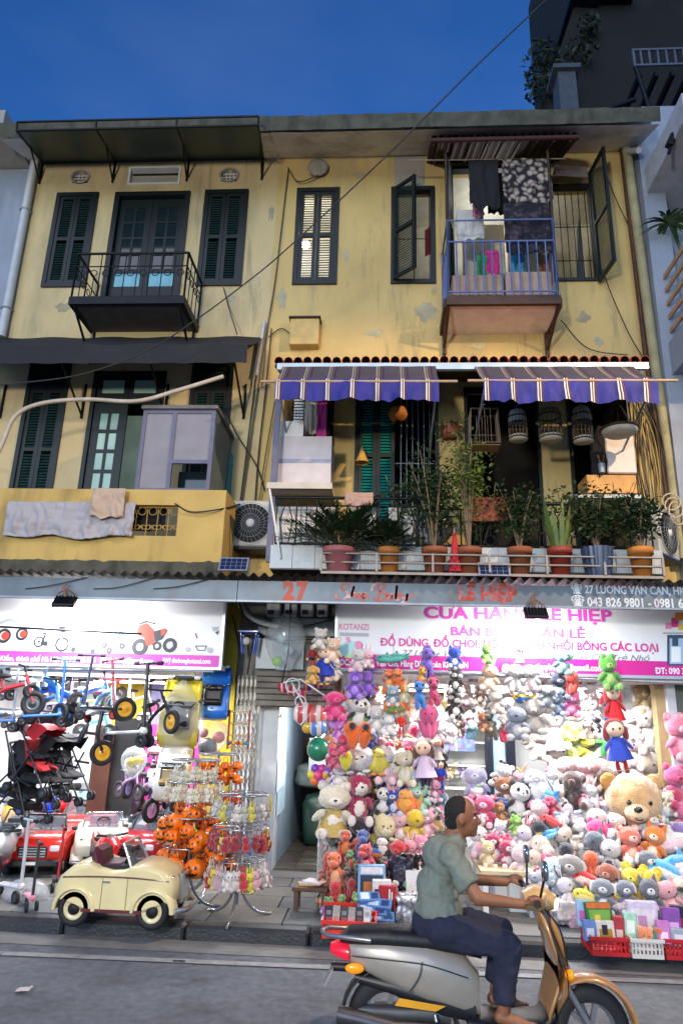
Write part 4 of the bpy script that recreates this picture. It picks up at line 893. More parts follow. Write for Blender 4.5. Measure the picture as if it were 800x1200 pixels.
# 27 in fat serif numerals
x,z,w_,h_=fasc(331,361,682,703)
for q,ch in enumerate('27'):mb=MB();text_mb(mb,ch,x+q*w_*.53,z,w_*.47,h_,yl,bold=.06);mb.build('lettering',rf2,fa)
x,z,w_,h_=fasc(393,486,684,706)
def brush(mb,pts,wd,y):
 q=curve(pts,6);vs=[]
 for i,p in enumerate(q):
  t=(q[min(i+1,len(q)-1)]-q[max(i-1,0)]);n_=Vector((-t.z,0,t.x)).normalized();wv=wd*(.45+.75*abs(t.normalized().z));vs+=[(p.x-n_.x*wv,y,p.z-n_.z*wv),(p.x+n_.x*wv,y,p.z+n_.z*wv)]
 mb.add(vs,[(2*i,2*i+1,2*i+3,2*i+2)for i in range(len(q)-1)])
strokes=[[(.19,.82),(.13,1.0),(.07,.86),(.09,.66),(.15,.5),(.15,.3),(.08,.12),(.01,.22),(.02,.42)],
 [(.17,.2),(.21,.5),(.235,.85),(.21,.5),(.205,.22)],[(.205,.3),(.235,.5),(.25,.35),(.255,.22)],
 [(.30,.5),(.275,.3),(.30,.2),(.325,.35),(.30,.5)],
 [(.34,.5),(.35,.1),(.355,-.05)],[(.345,.4),(.375,.52),(.395,.35),(.37,.2),(.35,.28)],
 [(.53,.95),(.545,.55),(.54,.15)],[(.46,.62),(.47,.9),(.56,1.05),(.625,.85),(.56,.58)],[(.56,.58),(.64,.42),(.6,.12),(.53,.1),(.48,.25)],
 [(.72,.45),(.675,.5),(.66,.28),(.69,.18),(.72,.4),(.72,.2),(.735,.2)],
 [(.755,.2),(.775,.95),(.76,.2),(.79,.18),(.815,.35),(.79,.5),(.765,.4)],
 [(.845,.5),(.855,.24),(.895,.3),(.905,.5),(.89,.1),(.86,-.12),(.835,.0),(.88,.12),(.99,.5)]]
mb=MB()
for s_ in strokes:brush(mb,[Vector((x+a*w_,0,z+b*h_))for a,b in s_],.011,yl)
mb.build('lettering',M('script lettering','#b04434',.5,var=.1,dirt='#cfd3d8',dirt_amt=.9,dscale=7),fa)
x,z,w_,h_=fasc(537,606,686,703)
mb=MB();text_mb(mb,'LÊ HIỆP',x,z,w_,h_*.92,yl,bold=.05);mb.build('lettering',rf,fa)
x,z,w_,h_=fasc(669,822,687,696);mb=MB();text_mb(mb,'☎ 27 LƯƠNG VĂN CAN, HK, HN',x,z,w_,h_,yl,bold=.03);mb.build('lettering',sil,fa)
x,z,w_,h_=fasc(669,812,701,711);mb=MB();text_mb(mb,'☎ 043 826 9801 - 0981 636',x,z,w_,h_,yl,bold=.03);mb.build('lettering',sil,fa)
ySg=-.9
s_white=M('sign vinyl white','#e4e4e6',.5,var=.02);s_mag=M('sign magenta','#d0248e',.5,var=.04);s_pink=M('sign pink lettering','#e04ab8',.5,var=.04);s_deep=M('sign deep pink lettering','#d4288e',.5,var=.04);s_wht=M('sign white lettering','#f0f0f0',.5,var=0)
s_grey=M('sign grey script','#6d6678',.5,var=0);alu=M('alu sign frame','#c0c4c8',.4,.5,var=.05)
def sign(name,label,l,r,t,b,top):
 xl_,xr_=P(l,(t+b)/2,ySg).x,P(r,(t+b)/2,ySg).x;z0=P((max(l,0)+min(r,800))/2,b,ySg).z;s_=thing(name,label,'sign',(xl_,ySg,z0))
 MB().box(xl_,xr_,ySg,ySg+.06,z0,top).build('sign_board',s_white,s_);frame(MB(),xl_-.03,xr_+.03,z0-.03,top+.03,ySg-.012,ySg+.07,.03).build('sign_frame',alu,s_);return s_,xl_,xr_,z0
zst=P(400,706,ySg).z+.10
sl_,lx0,lx1,lz0=sign('shop_sign','bright white left shop sign printed with toy bikes, stroller and a red motorbike',-60,260,700,779,zst)
zs_=lz0+.135
MB().box(lx0,lx1,ySg-.004,ySg-.001,lz0,zs_).build('magenta_strip',M('sign soft magenta','#c83fae',.5,var=.04),sl_)
def stext(s_,txt,l,r,t,b,mat,bold=.02,shear=0,y=ySg-.006):
 x0,x1,z0,z1=R4(l,t,r,b,y);mb=MB();text_mb(mb,txt,x0,z0,x1-x0,z1-z0,y,bold=bold,shear=shear);return mb.build('lettering',mat,s_)
stext(sl_,'Hoàn Kiếm, thành phố Hà Nội',-16,70,769,774.5,s_wht,.03);stext(sl_,'[T] 043.715.1211',73,112,770,775.5,s_wht,.03);stext(sl_,'[E] thuhong@gmail.com',118,180,771,776.5,s_wht,.03);stext(sl_,'[W] thuhongkotanzi.com',191,247,771.5,777,s_wht,.03)
# printed pictures on the left sign (flat print)
pr_blk=M('print black','#2c2e36',.5,var=0);pr_red=M('print red','#d8402c',.5,var=0);pr_blu=M('print blue','#5fa4cf',.5,var=0);pr_gry=M('print grey','#a9adb4',.5,var=0)
yP=ySg-.006
def disc(mb,c,r0,r1,m=0,y=yP,n=22):
 vs=[];
 for i in range(n):a=2*pi*i/n;vs+=[(c.x+r0*cos(a),y,c.z+r0*sin(a)),(c.x+r1*cos(a),y,c.z+r1*sin(a))]
 mb.add(vs,[(2*i,2*i+1,(2*i+3)%(2*n),(2*i+2)%(2*n))for i in range(n)],m)
def poly(mb,pts,m=0,y=yP):
 mb.add([(P(a,b,y).x,y,P(a,b,y).z)for a,b in pts],[tuple(range(len(pts)))],m)
def pline(mb,pts,wpx,m=0,y=yP):
 for(a,b),(c,d)in zip(pts,pts[1:]):
  l=math.hypot(c-a,d-b);nx,ny=-(d-b)/l*wpx/2,(c-a)/l*wpx/2;poly(mb,[(a+nx,b+ny),(a-nx,b-ny),(c-nx,d-ny),(c+nx,d+ny)],m,y);y-=.0002
px_=.0109
mb=MB();mm_=[pr_blk,pr_red,pr_blu,pr_gry]
for cx,cy_,r_ in((5,745,8),(26,743,7)):disc(mb,P(cx,cy_,yP),r_*px_*.62,r_*px_,0);disc(mb,P(cx+1.5,cy_,yP),0.001,r_*px_*.55,1,yP-.001)
pline(mb,[(0,730),(12,726),(30,733)],3,3)
mb.build('printed_buggy',mm_,sl_)
mb=MB()
for cx,cy_,r_ in((46,752,6),(73,755,8)):disc(mb,P(cx,cy_,yP),r_*px_*.72,r_*px_,0);disc(mb,P(cx,cy_,yP),.001,.015,0)
pline(mb,[(46,752),(56,745),(70,738),(73,755)],1.5,3);pline(mb,[(62,728),(67,735),(70,745)],1.2,0);pline(mb,[(50,742),(54,742),(50,752)],2,0);poly(mb,[(69,734),(77,734),(77,741),(70,741)],0);poly(mb,[(48,752),(56,751),(56,757),(48,756)],0,yP-.001)
mb.build('printed_bicycle',mm_,sl_)
mb=MB();pline(mb,[(84,760),(106,761)],4,2);pline(mb,[(107,762),(108,742),(108,730)],1.2,3);pline(mb,[(104,731),(112,731)],1.5,3);disc(mb,P(86,761,yP),.001,.03,0,yP-.001);disc(mb,P(109,763,yP),.001,.03,0,yP-.001);mb.build('printed_kick_scooter',mm_,sl_)
mb=MB();poly(mb,[(124,750),(130,742),(145,740),(146,752),(136,755),(127,757)],2);poly(mb,[(142,730),(147,728),(147,742),(140,742)],2,yP-.001);pline(mb,[(124,754),(140,744),(147,731)],1.2,0,yP-.002)
for cx,cy_ in((122,756),(128,762),(143,757)):disc(mb,P(cx,cy_,yP-.001),.01,.036,0,yP-.003)
mb.build('printed_stroller',mm_,sl_)
mb=MB()
for cx,cy_,r_ in((164,758,9),(199,756,8),(184,757,5)):disc(mb,P(cx,cy_,yP),r_*px_*.5,r_*px_,0);disc(mb,P(cx,cy_,yP),.001,r_*px_*.45,3,yP-.001)
poly(mb,[(160,742),(163,733),(172,730),(180,738),(181,754),(172,757),(169,748)],1,yP-.002);poly(mb,[(180,740),(193,736),(196,739),(190,749),(182,752)],0,yP-.0025);poly(mb,[(189,737),(195,736),(194,743),(189,745)],1,yP-.003);pline(mb,[(163,731),(172,728),(182,731)],1.6,0,yP-.003)
mb.build('printed_motorbike',mm_,sl_)
mb=MB();pline(mb,[(229,757),(232,762),(240,762),(242,757),(229,757)],1.0,0);poly(mb,[(248,735),(256,734),(255,739),(250,740)],3);poly(mb,[(252,741),(257,739),(255,744)],0);pline(mb,[(229,742),(231,748)],1.2,0);disc(mb,P(246,762,yP),.005,.035,3);disc(mb,P(220,761,yP),.005,.03,3);mb.build('printed_parts',mm_,sl_)
sr_,rx_0,rx_1,rz0=sign('shop_sign','white and magenta right shop sign with pink Vietnamese lettering for stuffed toys',395,860,708,788,zst)
MB().box(rx_0,rx_1,ySg-.004,ySg-.001,rz0+.004,rz0+.165).build('magenta_strip',s_mag,sr_)
stext(sr_,'CỬA HÀNG LÊ HIỆP',497,716,713,726,s_pink,.035);stext(sr_,'BÁN BUÔN BÁN LẺ',528,685,736,746,s_pink,.03)
stext(sr_,'ĐỒ DÙNG, ĐỒ CHƠI, ĐỒ BƠI, THÚ NHỒI BÔNG CÁC LOẠI',445,770,751,760,s_deep,.025)
stext(sr_,'27 Lương Văn Can các loại Túi - Cặp - Khăn Cho Trẻ Nhỏ',470,760,764.5,771.5,s_grey,-.004,.35)
stext(sr_,'ĐC: 27 Lương Văn Can, Hàng Đào, Hoàn Kiếm, HN',398,548,774,781,s_wht,.03);stext(sr_,'thuybeo96@gmail.com',627,706,778.5,785.5,s_wht,.03);stext(sr_,'ĐT: 090 3411 225',767,830,783,790,s_wht,.03)
stext(sr_,'KOTANZI',397,432,731,738,M('print pink word','#d97fb4',.5,var=0),.02)
mb=MB();mq=[M('print aqua','#a9dcd9',.5,var=0),M('print leaf','#b8d98a',.5,var=0),pr_gry,M('print rose','#e08ab0',.5,var=0)]
poly(mb,[(398,741),(432,742),(432,746),(398,745)],2);poly(mb,[(397,758),(408,750),(420,752),(424,764),(408,770),(398,768)],0);poly(mb,[(410,766),(433,764),(433,771),(402,771)],1,yP-.001);poly(mb,[(405,747),(409,746),(411,753),(407,753)],3,yP-.001);disc(mb,P(420,756,yP),.001,.05,3,yP-.002);mb.build('printed_toys',mq,sr_)
mb=MB();qp=lambda l,t,r,b,m,y=yP:poly(mb,[(l,b),(r,b),(r,t),(l,t)],m,y)
qp(776,741,826,743,2);qp(781,744,826,780,4);qp(784,748,826,778,5,yP-.001);qp(786,758,797,776,6,yP-.002);qp(787,745,794,757,4,yP-.002)
qp(779,730,786,737,3);qp(786,724,794,735,7,yP-.001);qp(790,718,800,727,8,yP-.002);qp(794,732,806,738,9,yP-.003)
mb.build('printed_photo',mq+[M('print navy','#3b4a66',.5,var=0),M('print sky','#a4c0d8',.5,var=0),s_wht,M('print mag','#d8388c',.5,var=0),M('print orange','#e08a3c',.5,var=0),M('print yellow','#d8b83c',.5,var=0)],sr_)
# flood lamps on the fascia, aimed at the signs
def flood(label,px,py,tilt,power,tgt,on):
 p=P(px,py,yB-.1);t=thing('flood_lamp',label,'lamp',p,'flood lamps hung from the fascia')
 MB().tube([p+Vector((0,0,.15)),p+Vector((-.04,0,.1)),p],.012,6).tube([p+Vector((-.09,0,.03)),p+Vector((0,0,.09)),p+Vector((.09,0,.03))],.01,5).build('lamp_bracket',M('copper bracket','#8a5a42',.5,.5),t)
 R=RX(radians(tilt));MB().bbox(p+Vector((0,0,-.06)),(.25,.15,.05),R,bev=.2).build('lamp_housing',M('lamp black','#15161a',.5,.3),t)
 mb=MB()
 for k in range(7):mb.obox(p+Vector((0,0,-.06))+R@Vector((-.1+k*.033,0,.036)),(.006,.13,.02),R)
 mb.build('cooling_fins',M('lamp black','#15161a'),t,kind='stuff')
 MB().obox(p+Vector((0,0,-.06))+R@Vector((0,0,-.028)),(.2,.11,.006),R).build('lamp_lens',M('lamp lens','#ffffff',.3,var=0,emis=4),t)
 d=(R@Vector((0,0,-1)));o=area_light('lamp_light',p+Vector((0,0,-.06))+d*.04,(radians(tilt),0,0),.2,.1,power,(1,.98,1),t);return t
flood('flood lamp in a copper bracket shining on the left toy sign',77,699,48,62,None,1)
flood('black flood lamp with fins shining on the pink lettered sign',627,712,48,44,None,1)
# ================================================================== shop rooms
zc=lz0-.02;FL=.112;yK=2.5
xg=P(292,930,0).x;xq=P(323,930,0).x;xp1=P(384,930,0).x;xp2=P(396,930,0).x
white_wall=M('white shop wall','#d4d6d8',.7,var=.06,scale=2,dirt='#a0a2a6',dirt_amt=.3);pass_wall=M('bluish passage wall','#9fb0bd',.7,var=.12,scale=2,dirt='#5f666a',dirt_amt=.5,streak=True)
gs=thing('ground_floor_shop','brightly lit toy vehicle shop on the ground floor at left','shop',(XL,0,0));gr=thing('ground_floor_shop','brightly lit stuffed toy shop on the ground floor at right','shop',(xp2,0,0))
MB().box(XL,xg,yK,yK+.1,FL,zc).build('back_wall',white_wall,gs);MB().box(XL-.05,XL+.05,-.8,yK,FL,zc).build('side_wall',white_wall,gs)
MB().box(XL,lx1-.02,ySg+.07,.0,zc,zc+.06).build('ceiling',white_wall,gs);MB().box(XL,xg+.001,.001,yK,zc,zc+.059).build('ceiling',white_wall,gs)
MB().box(xg,xq,-.02,.3,FL,ZS-.02).build('door_pier',M('white door pier','#b9bec2',.5,var=.1,dirt='#6d6f70',dirt_amt=.5,streak=True),gs)
MB().box(xg,xq-.003,.3,4.4,FL,ZS-.02).build('passage_wall',pass_wall,gs);MB().box(xp1+.003,xp2,.3,4.4,FL,ZS-.02).build('passage_wall',pass_wall,gr);MB().box(xp1,xp2,-.02,.3,FL,ZS-.02).build('brick_pier',M('brown tile pier','#6d4a3c',.7,var=.25,scale=9),gr)
MB().box(xp2,XR+.6,yK,yK+.1,FL,zc).build('back_wall',white_wall,gr);MB().box(xp2,XR+.6,ySg+.07,yK,zc-.02,zc+.05).build('ceiling',white_wall,gr);xw_=P(770,900,.0).x;MB().box(xw_,xw_+.1,-.5,yK,FL,zc-.021).build('side_wall',white_wall,gr)
MB().box(XL-.05,XR+.6,4.4,4.5,FL,ZS).build('passage_end_wall',pass_wall,gs);MB().box(XL-.05,XR+.6,-.06,.20,zc+.061,ZS-.03).build('lintel_beam',plaster,gs)
floor_m=[M('floor tile a','#5f544c',.25,var=.2,scale=3,dirt='#3a332e',dirt_amt=.5),M('floor tile b','#6a5e54',.28,var=.2,scale=3,dirt='#3a332e',dirt_amt=.5)]
sf=MB().box(-40,40,.2,4.6,-.2,.095).build('shop_floor',M('shop floor screed','#6d6a68',.5,var=.15),kind='structure')
tcache=[MB().bbox((0,0,0),(.288,.288,.02),bev=.1).build('floor_tile',m)for m in floor_m];tms=[o.data for o in tcache]
for o in tcache:bpy.data.objects.remove(o)
nx=int((xp1+.1-xq)/.29)+1
for i in range(nx+1):
 for j in range(12):inst('floor_tile',tms[rnd.randrange(2)],sf,(xq+.1+i*.294,.36+j*.294,.098+rnd.uniform(0,.002)))
for i in range(14):
 for j in range(6):inst('floor_tile',tms[rnd.randrange(2)],sf,(xg-.2-i*.294,.36+j*.294,.098+rnd.uniform(0,.002)))
# lights that are visible or obvious in the shops: fluorescent battens and the bare bulb in the passage
tube_m=M('lit tube','#ffffff',.3,var=0,emis=9)
def batten(label,x,y,z,L_,power,rz=0):
 t=thing('ceiling_lamp',label,'lamp',(x,y,z),'fluorescent ceiling lamps');MB().box(x-L_/2,x+L_/2,y-.03,y+.03,z,z+.04).build('lamp_batten',white_paint,t);MB().tube([(x-L_/2+.03,y,z-.02),(x+L_/2-.03,y,z-.02)],.014,8).build('lamp_tube',tube_m,t)
 area_light('lamp_light',(x,y,z-.045),(0,0,0),L_,.06,power,(1,.98,.97),t)
zl_=zc-.07
xc_l=(XL+xg)/2;xc_r=(xp2+xw_)/2
batten('lit tube at the front of the toy vehicle shop',xc_l+.3,-.55,zl_,2.4,245);batten('lit tube at the back of the toy vehicle shop',xc_l,1.2,zl_,2.4,130)
batten('lit tube at the front of the stuffed toy shop',xc_r,-.55,zl_-.02,2.8,235);batten('lit tube at the back of the stuffed toy shop',xc_r,1.0,zl_-.02,2.4,90)
p=P(378,858,-.5);t=thing('bare_bulb','bare glowing bulb hanging at the mouth of the passage','lamp',p)
MB().ell(p,.045).build('bulb_glass',M('lit bulb','#ffffff',.3,var=0,emis=40),t);MB().cyl(p+Vector((0,0,.04)),p+Vector((0,0,.11)),.02,n=10).tube([p+Vector((0,0,.1)),p+Vector((.02,.05,.6))],.005,4).build('bulb_socket',black_iron,t)
l=bpy.data.lights.new('bulb_light','POINT');l.energy=60;l.shadow_soft_size=.05;o=bpy.data.objects.new('bulb_light',l);COL.objects.link(o);o.parent=t;o.location=(-.15,.8,.05)
# lit lamp in the upper room
p=P(358,287,.9);t=thing('room_lamp','glowing lamp seen through the louvres of the upper window','lamp',p);MB().ell(p,.07).build('lamp_globe',M('lit globe','#f6faff',.3,var=0,emis=30),t)
for q,e in((p+Vector((0,-.2,.1)),22),(Vector((P(580,250,1).x,.8,9.9)),22)):
 l=bpy.data.lights.new('room_light','POINT');l.energy=e;l.color=(.93,.97,1);l.shadow_soft_size=.08;o=bpy.data.objects.new('room_light',l);COL.objects.link(o);o.parent=t;o.location=q-p
# street lamp and added fill lamp lighting the facade, both outside the frame
def outdoor_lamp(label,x,y,h,power,col,aim,blend,size,rad):
 t=thing('outdoor_lamp',label,'street lamp',(x,y,0),'street lamps');MB().lathe([(.09,0),(.08,.3),(.05,h)],(x,y,0),12).build('lamp_post',steel_grey,t);a=(Vector(aim)-Vector((x,y,h)));ah=Vector((a.x,a.y,0)).normalized()
 e=Vector((x,y,h))+ah*.9;MB().tube([(x,y,h-.05),e],.035,8).build('lamp_arm',steel_grey,t);MB().bbox(e+ah*.25+Vector((0,0,.02)),(.22,.22,.1)).build('lamp_head',steel_grey,t);MB().bbox(e+ah*.25+Vector((0,0,-.045)),(.18,.18,.02)).build('lamp_lens',M('warm lens','#ffd9a0',.3,var=0,emis=6),t)
 l=bpy.data.lights.new('lamp_light','SPOT');l.energy=power;l.color=col;l.spot_size=radians(size);l.spot_blend=blend;l.shadow_soft_size=rad;o=bpy.data.objects.new('lamp_light',l);COL.objects.link(o);o.parent=t
 s_=e+ah*.25+Vector((0,0,-.1));o.location=s_-Vector((x,y,0));o.rotation_euler=(Vector(aim)-s_).to_track_quat('-Z','Y').to_euler();return t
def globe(t,p,e,col,r_):
 l=bpy.data.lights.new('fill_globe_light','POINT');l.energy=e;l.color=col;l.shadow_soft_size=r_;o=bpy.data.objects.new('fill_globe_light',l);COL.objects.link(o);o.parent=t;o.location=Vector(p)-WL[t.name]
t=thing('outdoor_lamp','added fill lamp with a low white globe across the street, outside the picture','street lamp',(-3.5,-14.5,0),'street lamps');MB().lathe([(.09,0),(.08,.3),(.05,4.2)],(-3.5,-14.5,0),12).build('lamp_post',steel_grey,t);MB().ell((-3.5,-14.5,4.5),.28).build('lamp_globe',M('fill lamp globe','#fff2dc',.3,var=0,emis=6),t);globe(t,(-3.5,-14.1,4.5),3000,(1,.93,.82),.5)  # added fill lamp, brightens soffits and undersides from low behind the camera
outdoor_lamp('street lamp with warm light at the right, outside the picture',5.9,-7.0,8.3,2700,(1,.72,.40),(-.6,-1.0,.2),.25,88,.10)
# ------------------------------------------------------------------ over the passage: meter boxes, pipes, slatted shutter box, yellow pier
def wbox(name,label,cat,l,t,r,b,Y,d,mat,group=None,bev=.06):
 x0,x1,z0,z1=R4(l,t,r,b,Y);o=MB().bbox(((x0+x1)/2,Y+d/2,(z0+z1)/2),(x1-x0,d,z1-z0),bev=bev).build(name,mat,off=((x0+x1)/2,Y,z0));tag(o,label,cat,group);return o
mwall=M('dingy service wall','#7f7d76',.8,var=.25,scale=4,dirt='#3a3833',dirt_amt=.7)
x0,x1,z0,z1=R4(264,706,396,829,-.05);MB().box(x0,x1,-.10,-.062,z0,ZS-.05).build('service_wall',mwall,gs)
for k,(l,r)in enumerate(((312,328),(333,348),(352,367),(371,384))):
 x0,x1,z0,z1=R4(l,704,r,722,-.3);m_=thing('electric_meter',('leftmost white electric meter above the passage','second electric meter from the left, over the plastic bag','third electric meter, above the hanging dolls','rightmost electric meter beside the pink sign')[k],'meter',(x0,-.3,z0),'electric meters above the passage')
 MB().bbox(((x0+x1)/2,-.2,(z0+z1)/2),(x1-x0,.2,z1-z0),bev=.08).build('meter_case',M('meter case','#bfc4c6',.4,var=.06),m_);MB().box(x0+.02,x0+.1,-.304,-.301,z0+.02,z0+.08).build('meter_dial',pr_blk,m_)
wbox('meter_board','grey service cabinet behind the hanging plastic bag','cabinet',302,724,392,745,-.22,.12,M('grey cabinet','#8b9196',.5,var=.15,dirt='#4e5052',dirt_amt=.5));wbox('barred_window','pale barred window over the slatted shutter box','window',300,748,356,784,-.16,.05,M('pale panel','#b3c0c6',.4,var=.15))
sbx=thing('shutter_box','old slatted wooden shutter box over the passage door','shutter',P(340,828,-.35));
for k in range(6):x0,x1,z0,z1=R4(300,786+k*7,392,792+k*7,-.32+.012*k);MB().bbox(((x0+x1)/2,-.25,(z0+z1)/2),(x1-x0,.12,z1-z0),RX(radians(12))).build('slat',M('grey wood slat','#7c766c',.8,var=.25,scale=7,dirt='#4a3f30',dirt_amt=.5),sbx)
yel=M('bright yellow pier','#b9a024',.6,var=.15,dirt='#6b5c20',dirt_amt=.5);x0,x1,z0,z1=R4(236,700,272,1040,-.12)
MB().box(x0,x1,-.16,.0,FL,ZS-.04).build('yellow_pier',yel,gs)
t=thing('bent_pipe','bent white pipe above the passage','pipe',P(290,715,-.5));MB().tube(curve([P(279,705,-.4),P(292,722,-.5),P(308,730,-.45),P(326,734,-.4)]),.03,8).build('pipe_run',white_paint,t)
# folding gate
t=thing('folding_gate','folded steel lattice gate beside the yellow pier','gate',P(283,1030,-.22));x0,x1,z0,z1=R4(272,792,298,1030,-.22)
for k in range(6):x=x0+(x1-x0)*k/5;MB().box(x-.012,x+.012,-.235,-.205,z0,z1).build('gate_bar',M('gate steel','#9a968a',.45,.5,var=.2),t)
mb=MB();n=14
for j in range(n):
 za,zb2=z0+(z1-z0)*j/n,z0+(z1-z0)*(j+1)/n
 for k in range(5):
  xa_,xb3=x0+(x1-x0)*k/5,x0+(x1-x0)*(k+1)/5;mb.tube([(xa_,-.245,za),(xb3,-.245,zb2)],.006,4);mb.tube([(xb3,-.25,za),(xa_,-.25,zb2)],.006,4)
mb.build('lattice',M('gate steel','#9a968a'),t,kind='stuff')
# passage: papers, inner door, sacks
for k,(l,t_,r,b,y,c)in enumerate(((322,842,333,892,.02,'#c5ccd6'),(318,880,331,930,.1,'#b3c2cc'),(316,905,326,960,.16,'#9fb9c4'))):
 x0,x1,z0,z1=R4(l,t_,r,b,-.1);MB_=MB().grid(lambda u,v:(xq+.01+.05*u,-.12+.1*k+.35*u,z0+(z1-z0)*v+.06*u+.015*noise.noise((u*4,v*4,k))),6,8);tag(MB_.build('paper_sheet',M('paper '+c,c,.8,var=.15,scale=14,dirt='#5f7a96',dirt_amt=.5,dscale=14),off=(xq,-.1,z0)),('topmost pale notice sheet hung in the passage doorway','middle bluish notice sheet hung in the passage doorway','lowest notice sheet hung in the passage doorway')[k],'paper')
gsack=M('green plastic wrap','#2c4a40',.35,var=.3,scale=5,bump=.5,bscale=8)
def lump(name,label,cat,c,sz,mat,seed=0,amp=.12,band=None):
 t=thing(name,label,cat,(c[0],c[1],c[2]));mb=MB();
 def fn(u,v):
  a,b=2*pi*u,pi*v;d=Vector((sin(b)*cos(a),sin(b)*sin(a),-cos(b)));p_=.55;q=Vector([math.copysign(abs(k)**p_,k)for k in d]);q*=1+amp*noise.noise(d*2.2+Vector((seed,0,0)))+amp*.4*noise.noise(d*6+Vector((seed,3,0)))
  return(c[0]+q.x*sz[0]/2,c[1]+q.y*sz[1]/2,c[2]+sz[2]/2+q.z*sz[2]/2)
 mb.grid(fn,30,20).build('bundle_wrap',mat,t)
 if band:MB().torus((c[0],c[1],c[2]+sz[2]*.42),1,.012,n=28).build('band',band,t).scale=(1,1,1)
 return t
p=G(366,990,FL);lump('wrapped_bundle','large green plastic wrapped bundle standing in the passage','bundle',(p.x+.06,p.y,FL),(.42,.4,.7),gsack,1);lump('wrapped_bundle','grey clear wrapped bag on top of the green bundle','bag',(p.x+.02,p.y,FL+.77),(.6,.46,.34),M('grey wrap','#707a74',.25,var=.35,scale=5,bump=.5),4)
q=R4(322,830,340,985,2.6);tag(MB().box(q[0],q[1],2.6,2.65,FL,q[3]).build('inner_door',M('grey door leaf','#8c9aa3',.5,var=.12),off=(q[0],2.6,FL)),'pale grey inner door leaf at the left of the passage','door');q=R4(346,872,362,970,3.0);tag(MB().box(q[0],q[1]+.3,3.0,3.1,FL,q[3]+.2).build('dark_wardrobe',brown_wood,off=(q[0],3,FL)),'dark wooden wardrobe at the end of the passage','wardrobe')
q=R4(362,865,382,905,1.6);tag(MB().box(q[0],q[1],1.6,1.62,q[2],q[3]).build('wall_poster',white_wall,off=(q[0],1.6,q[2])),'pale poster on the passage wall under the bulb','poster')
# bench with magazines
p=G(362,1070,FL);bw=thing('low_bench','low dark wooden stool with magazines on the pavement at the passage','stool',p);dw=M('dark bench wood','#4a3020',.5,var=.25,scale=8)
MB().bbox(p+Vector((0,.1,.20)),(.34,.26,.035)).build('seat',dw,bw)
for sx in(-.13,.13):
 for sy in(0,.2):MB().box(p.x+sx-.02,p.x+sx+.02,p.y+sy-.02,p.y+sy+.02,FL,FL+.183).build('leg',dw,bw)
for k in range(3):tag(MB().obox(p+Vector((-.02+.03*k,.1,.228+.013*k)),(.2,.15,.012),RZ(.2-.3*k)).build('magazine',M('magazine '+str(k),('#b59a50','#b0b4ba','#d8d2d6')[k],.4,var=.2,scale=16,dirt='#b2414c',dirt_amt=.5,dscale=12),off=p+Vector((0,.1,.23))),('ochre magazine at the bottom of the pile on the low stool','grey magazine in the middle of the pile on the low stool','white and red magazine on top of the low stool')[k],'magazine')
# ================================================================== toy vehicles
rub=M('tyre rubber','#15151a',.7,var=.2);chrome=M('chrome','#c8ccd0',.18,.9,var=.05);tplas={}
def PL(c,rough=.35):return M('plastic '+c,c,rough,var=.08,scale=5,coat=.4)
def wheel(parent,c,r,w_,rim_c,axis='y',name='wheel',tyre=rub,rz=0):
 R=RX(pi/2)if axis=='y' else RY(pi/2)
 if rz:R=RZ(rz)@R
 o=MB().lathe([(r*.62,-w_/2),(r*.9,-w_/2),(r,-w_*.3),(r,w_*.3),(r*.9,w_/2),(r*.62,w_/2),(r*.62,-w_/2)],c,22,R=R).build(name,tyre,parent)
 mb=MB().lathe([(0,-w_*.42),(r*.2,-w_*.46),(r*.24,-w_*.3),(r*.5,-w_*.3),(r*.63,-w_*.45),(r*.63,w_*.45),(r*.5,w_*.3),(r*.24,w_*.3),(r*.2,w_*.46),(0,w_*.42)],c,18,R=R)
 mb.build('rim',PL(rim_c),o);return o
def kick_scooter(label,stem,deck,wc,tilt=0,h=.74,basket=None):
 t=local(thing('kick_scooter',label,'kick scooter',(0,0,0),'kick scooters in the toy vehicle shop'))
 MB().tube([(0,0,.1),(-.03,0,h)],.019,8).build('steering_stem',PL(stem),t);hb=MB().tube([(-.03,-.0,h),(-.03-.08,-.0,h+.0)],.016,8)
 hb=MB().tube([(-.17,0,h),(.11,0,h)],.014,8).build('handlebar',PL(stem),t)
 for s_ in(-.19,.09):MB().tube([(s_,0,h),(s_+.06,0,h)],.02,8).build('grip',rub,hb)
 MB().bbox((-.22,0,.07),(.42,.10,.03),RY(radians(-4)),bev=.3).bbox((0,0,.09),(.08,.07,.07),bev=.3).build('deck',PL(deck),t)
 wheel(t,(.03,-.06,.0),.065,.035,wc);wheel(t,(.03,.06,.0),.065,.035,wc);wheel(t,(-.42,0,.0),.055,.035,wc);return t
def balance_bike(label,fc,wc,seat='#15151a',wr=.14,name='balance_bike',gp='balance bikes in the toy vehicle shop',cat='balance bike'):
 t=local(thing(name,label,cat,(0,0,0),gp));L_=.52
 MB().tube(curve([(-L_/2,0,wr),(-.1,0,wr+.14),(L_/2-.12,0,wr+.22)],6),.024,8).tube([(L_/2-.13,0,wr+.34),(L_/2,0,wr)],.02,8).tube([(-.1,0,wr+.14),(-.14,0,wr+.28)],.016,8).build('frame',PL(fc),t)
 MB().ell((-.15,0,wr+.30),(.12,.06,.03)).build('seat',M('seat black',seat,.6),t)
 hb=MB().tube([(L_/2-.13,0,wr+.33),(L_/2-.16,0,wr+.42)],.014,6).tube([(L_/2-.17,-.18,wr+.43),(L_/2-.16,0,wr+.42),(L_/2-.17,.18,wr+.43)],.013,6).build('handlebar',rub,t)
 wheel(t,(L_/2,0,wr),wr,.045,wc);wheel(t,(-L_/2,0,wr),wr,.045,wc);return t
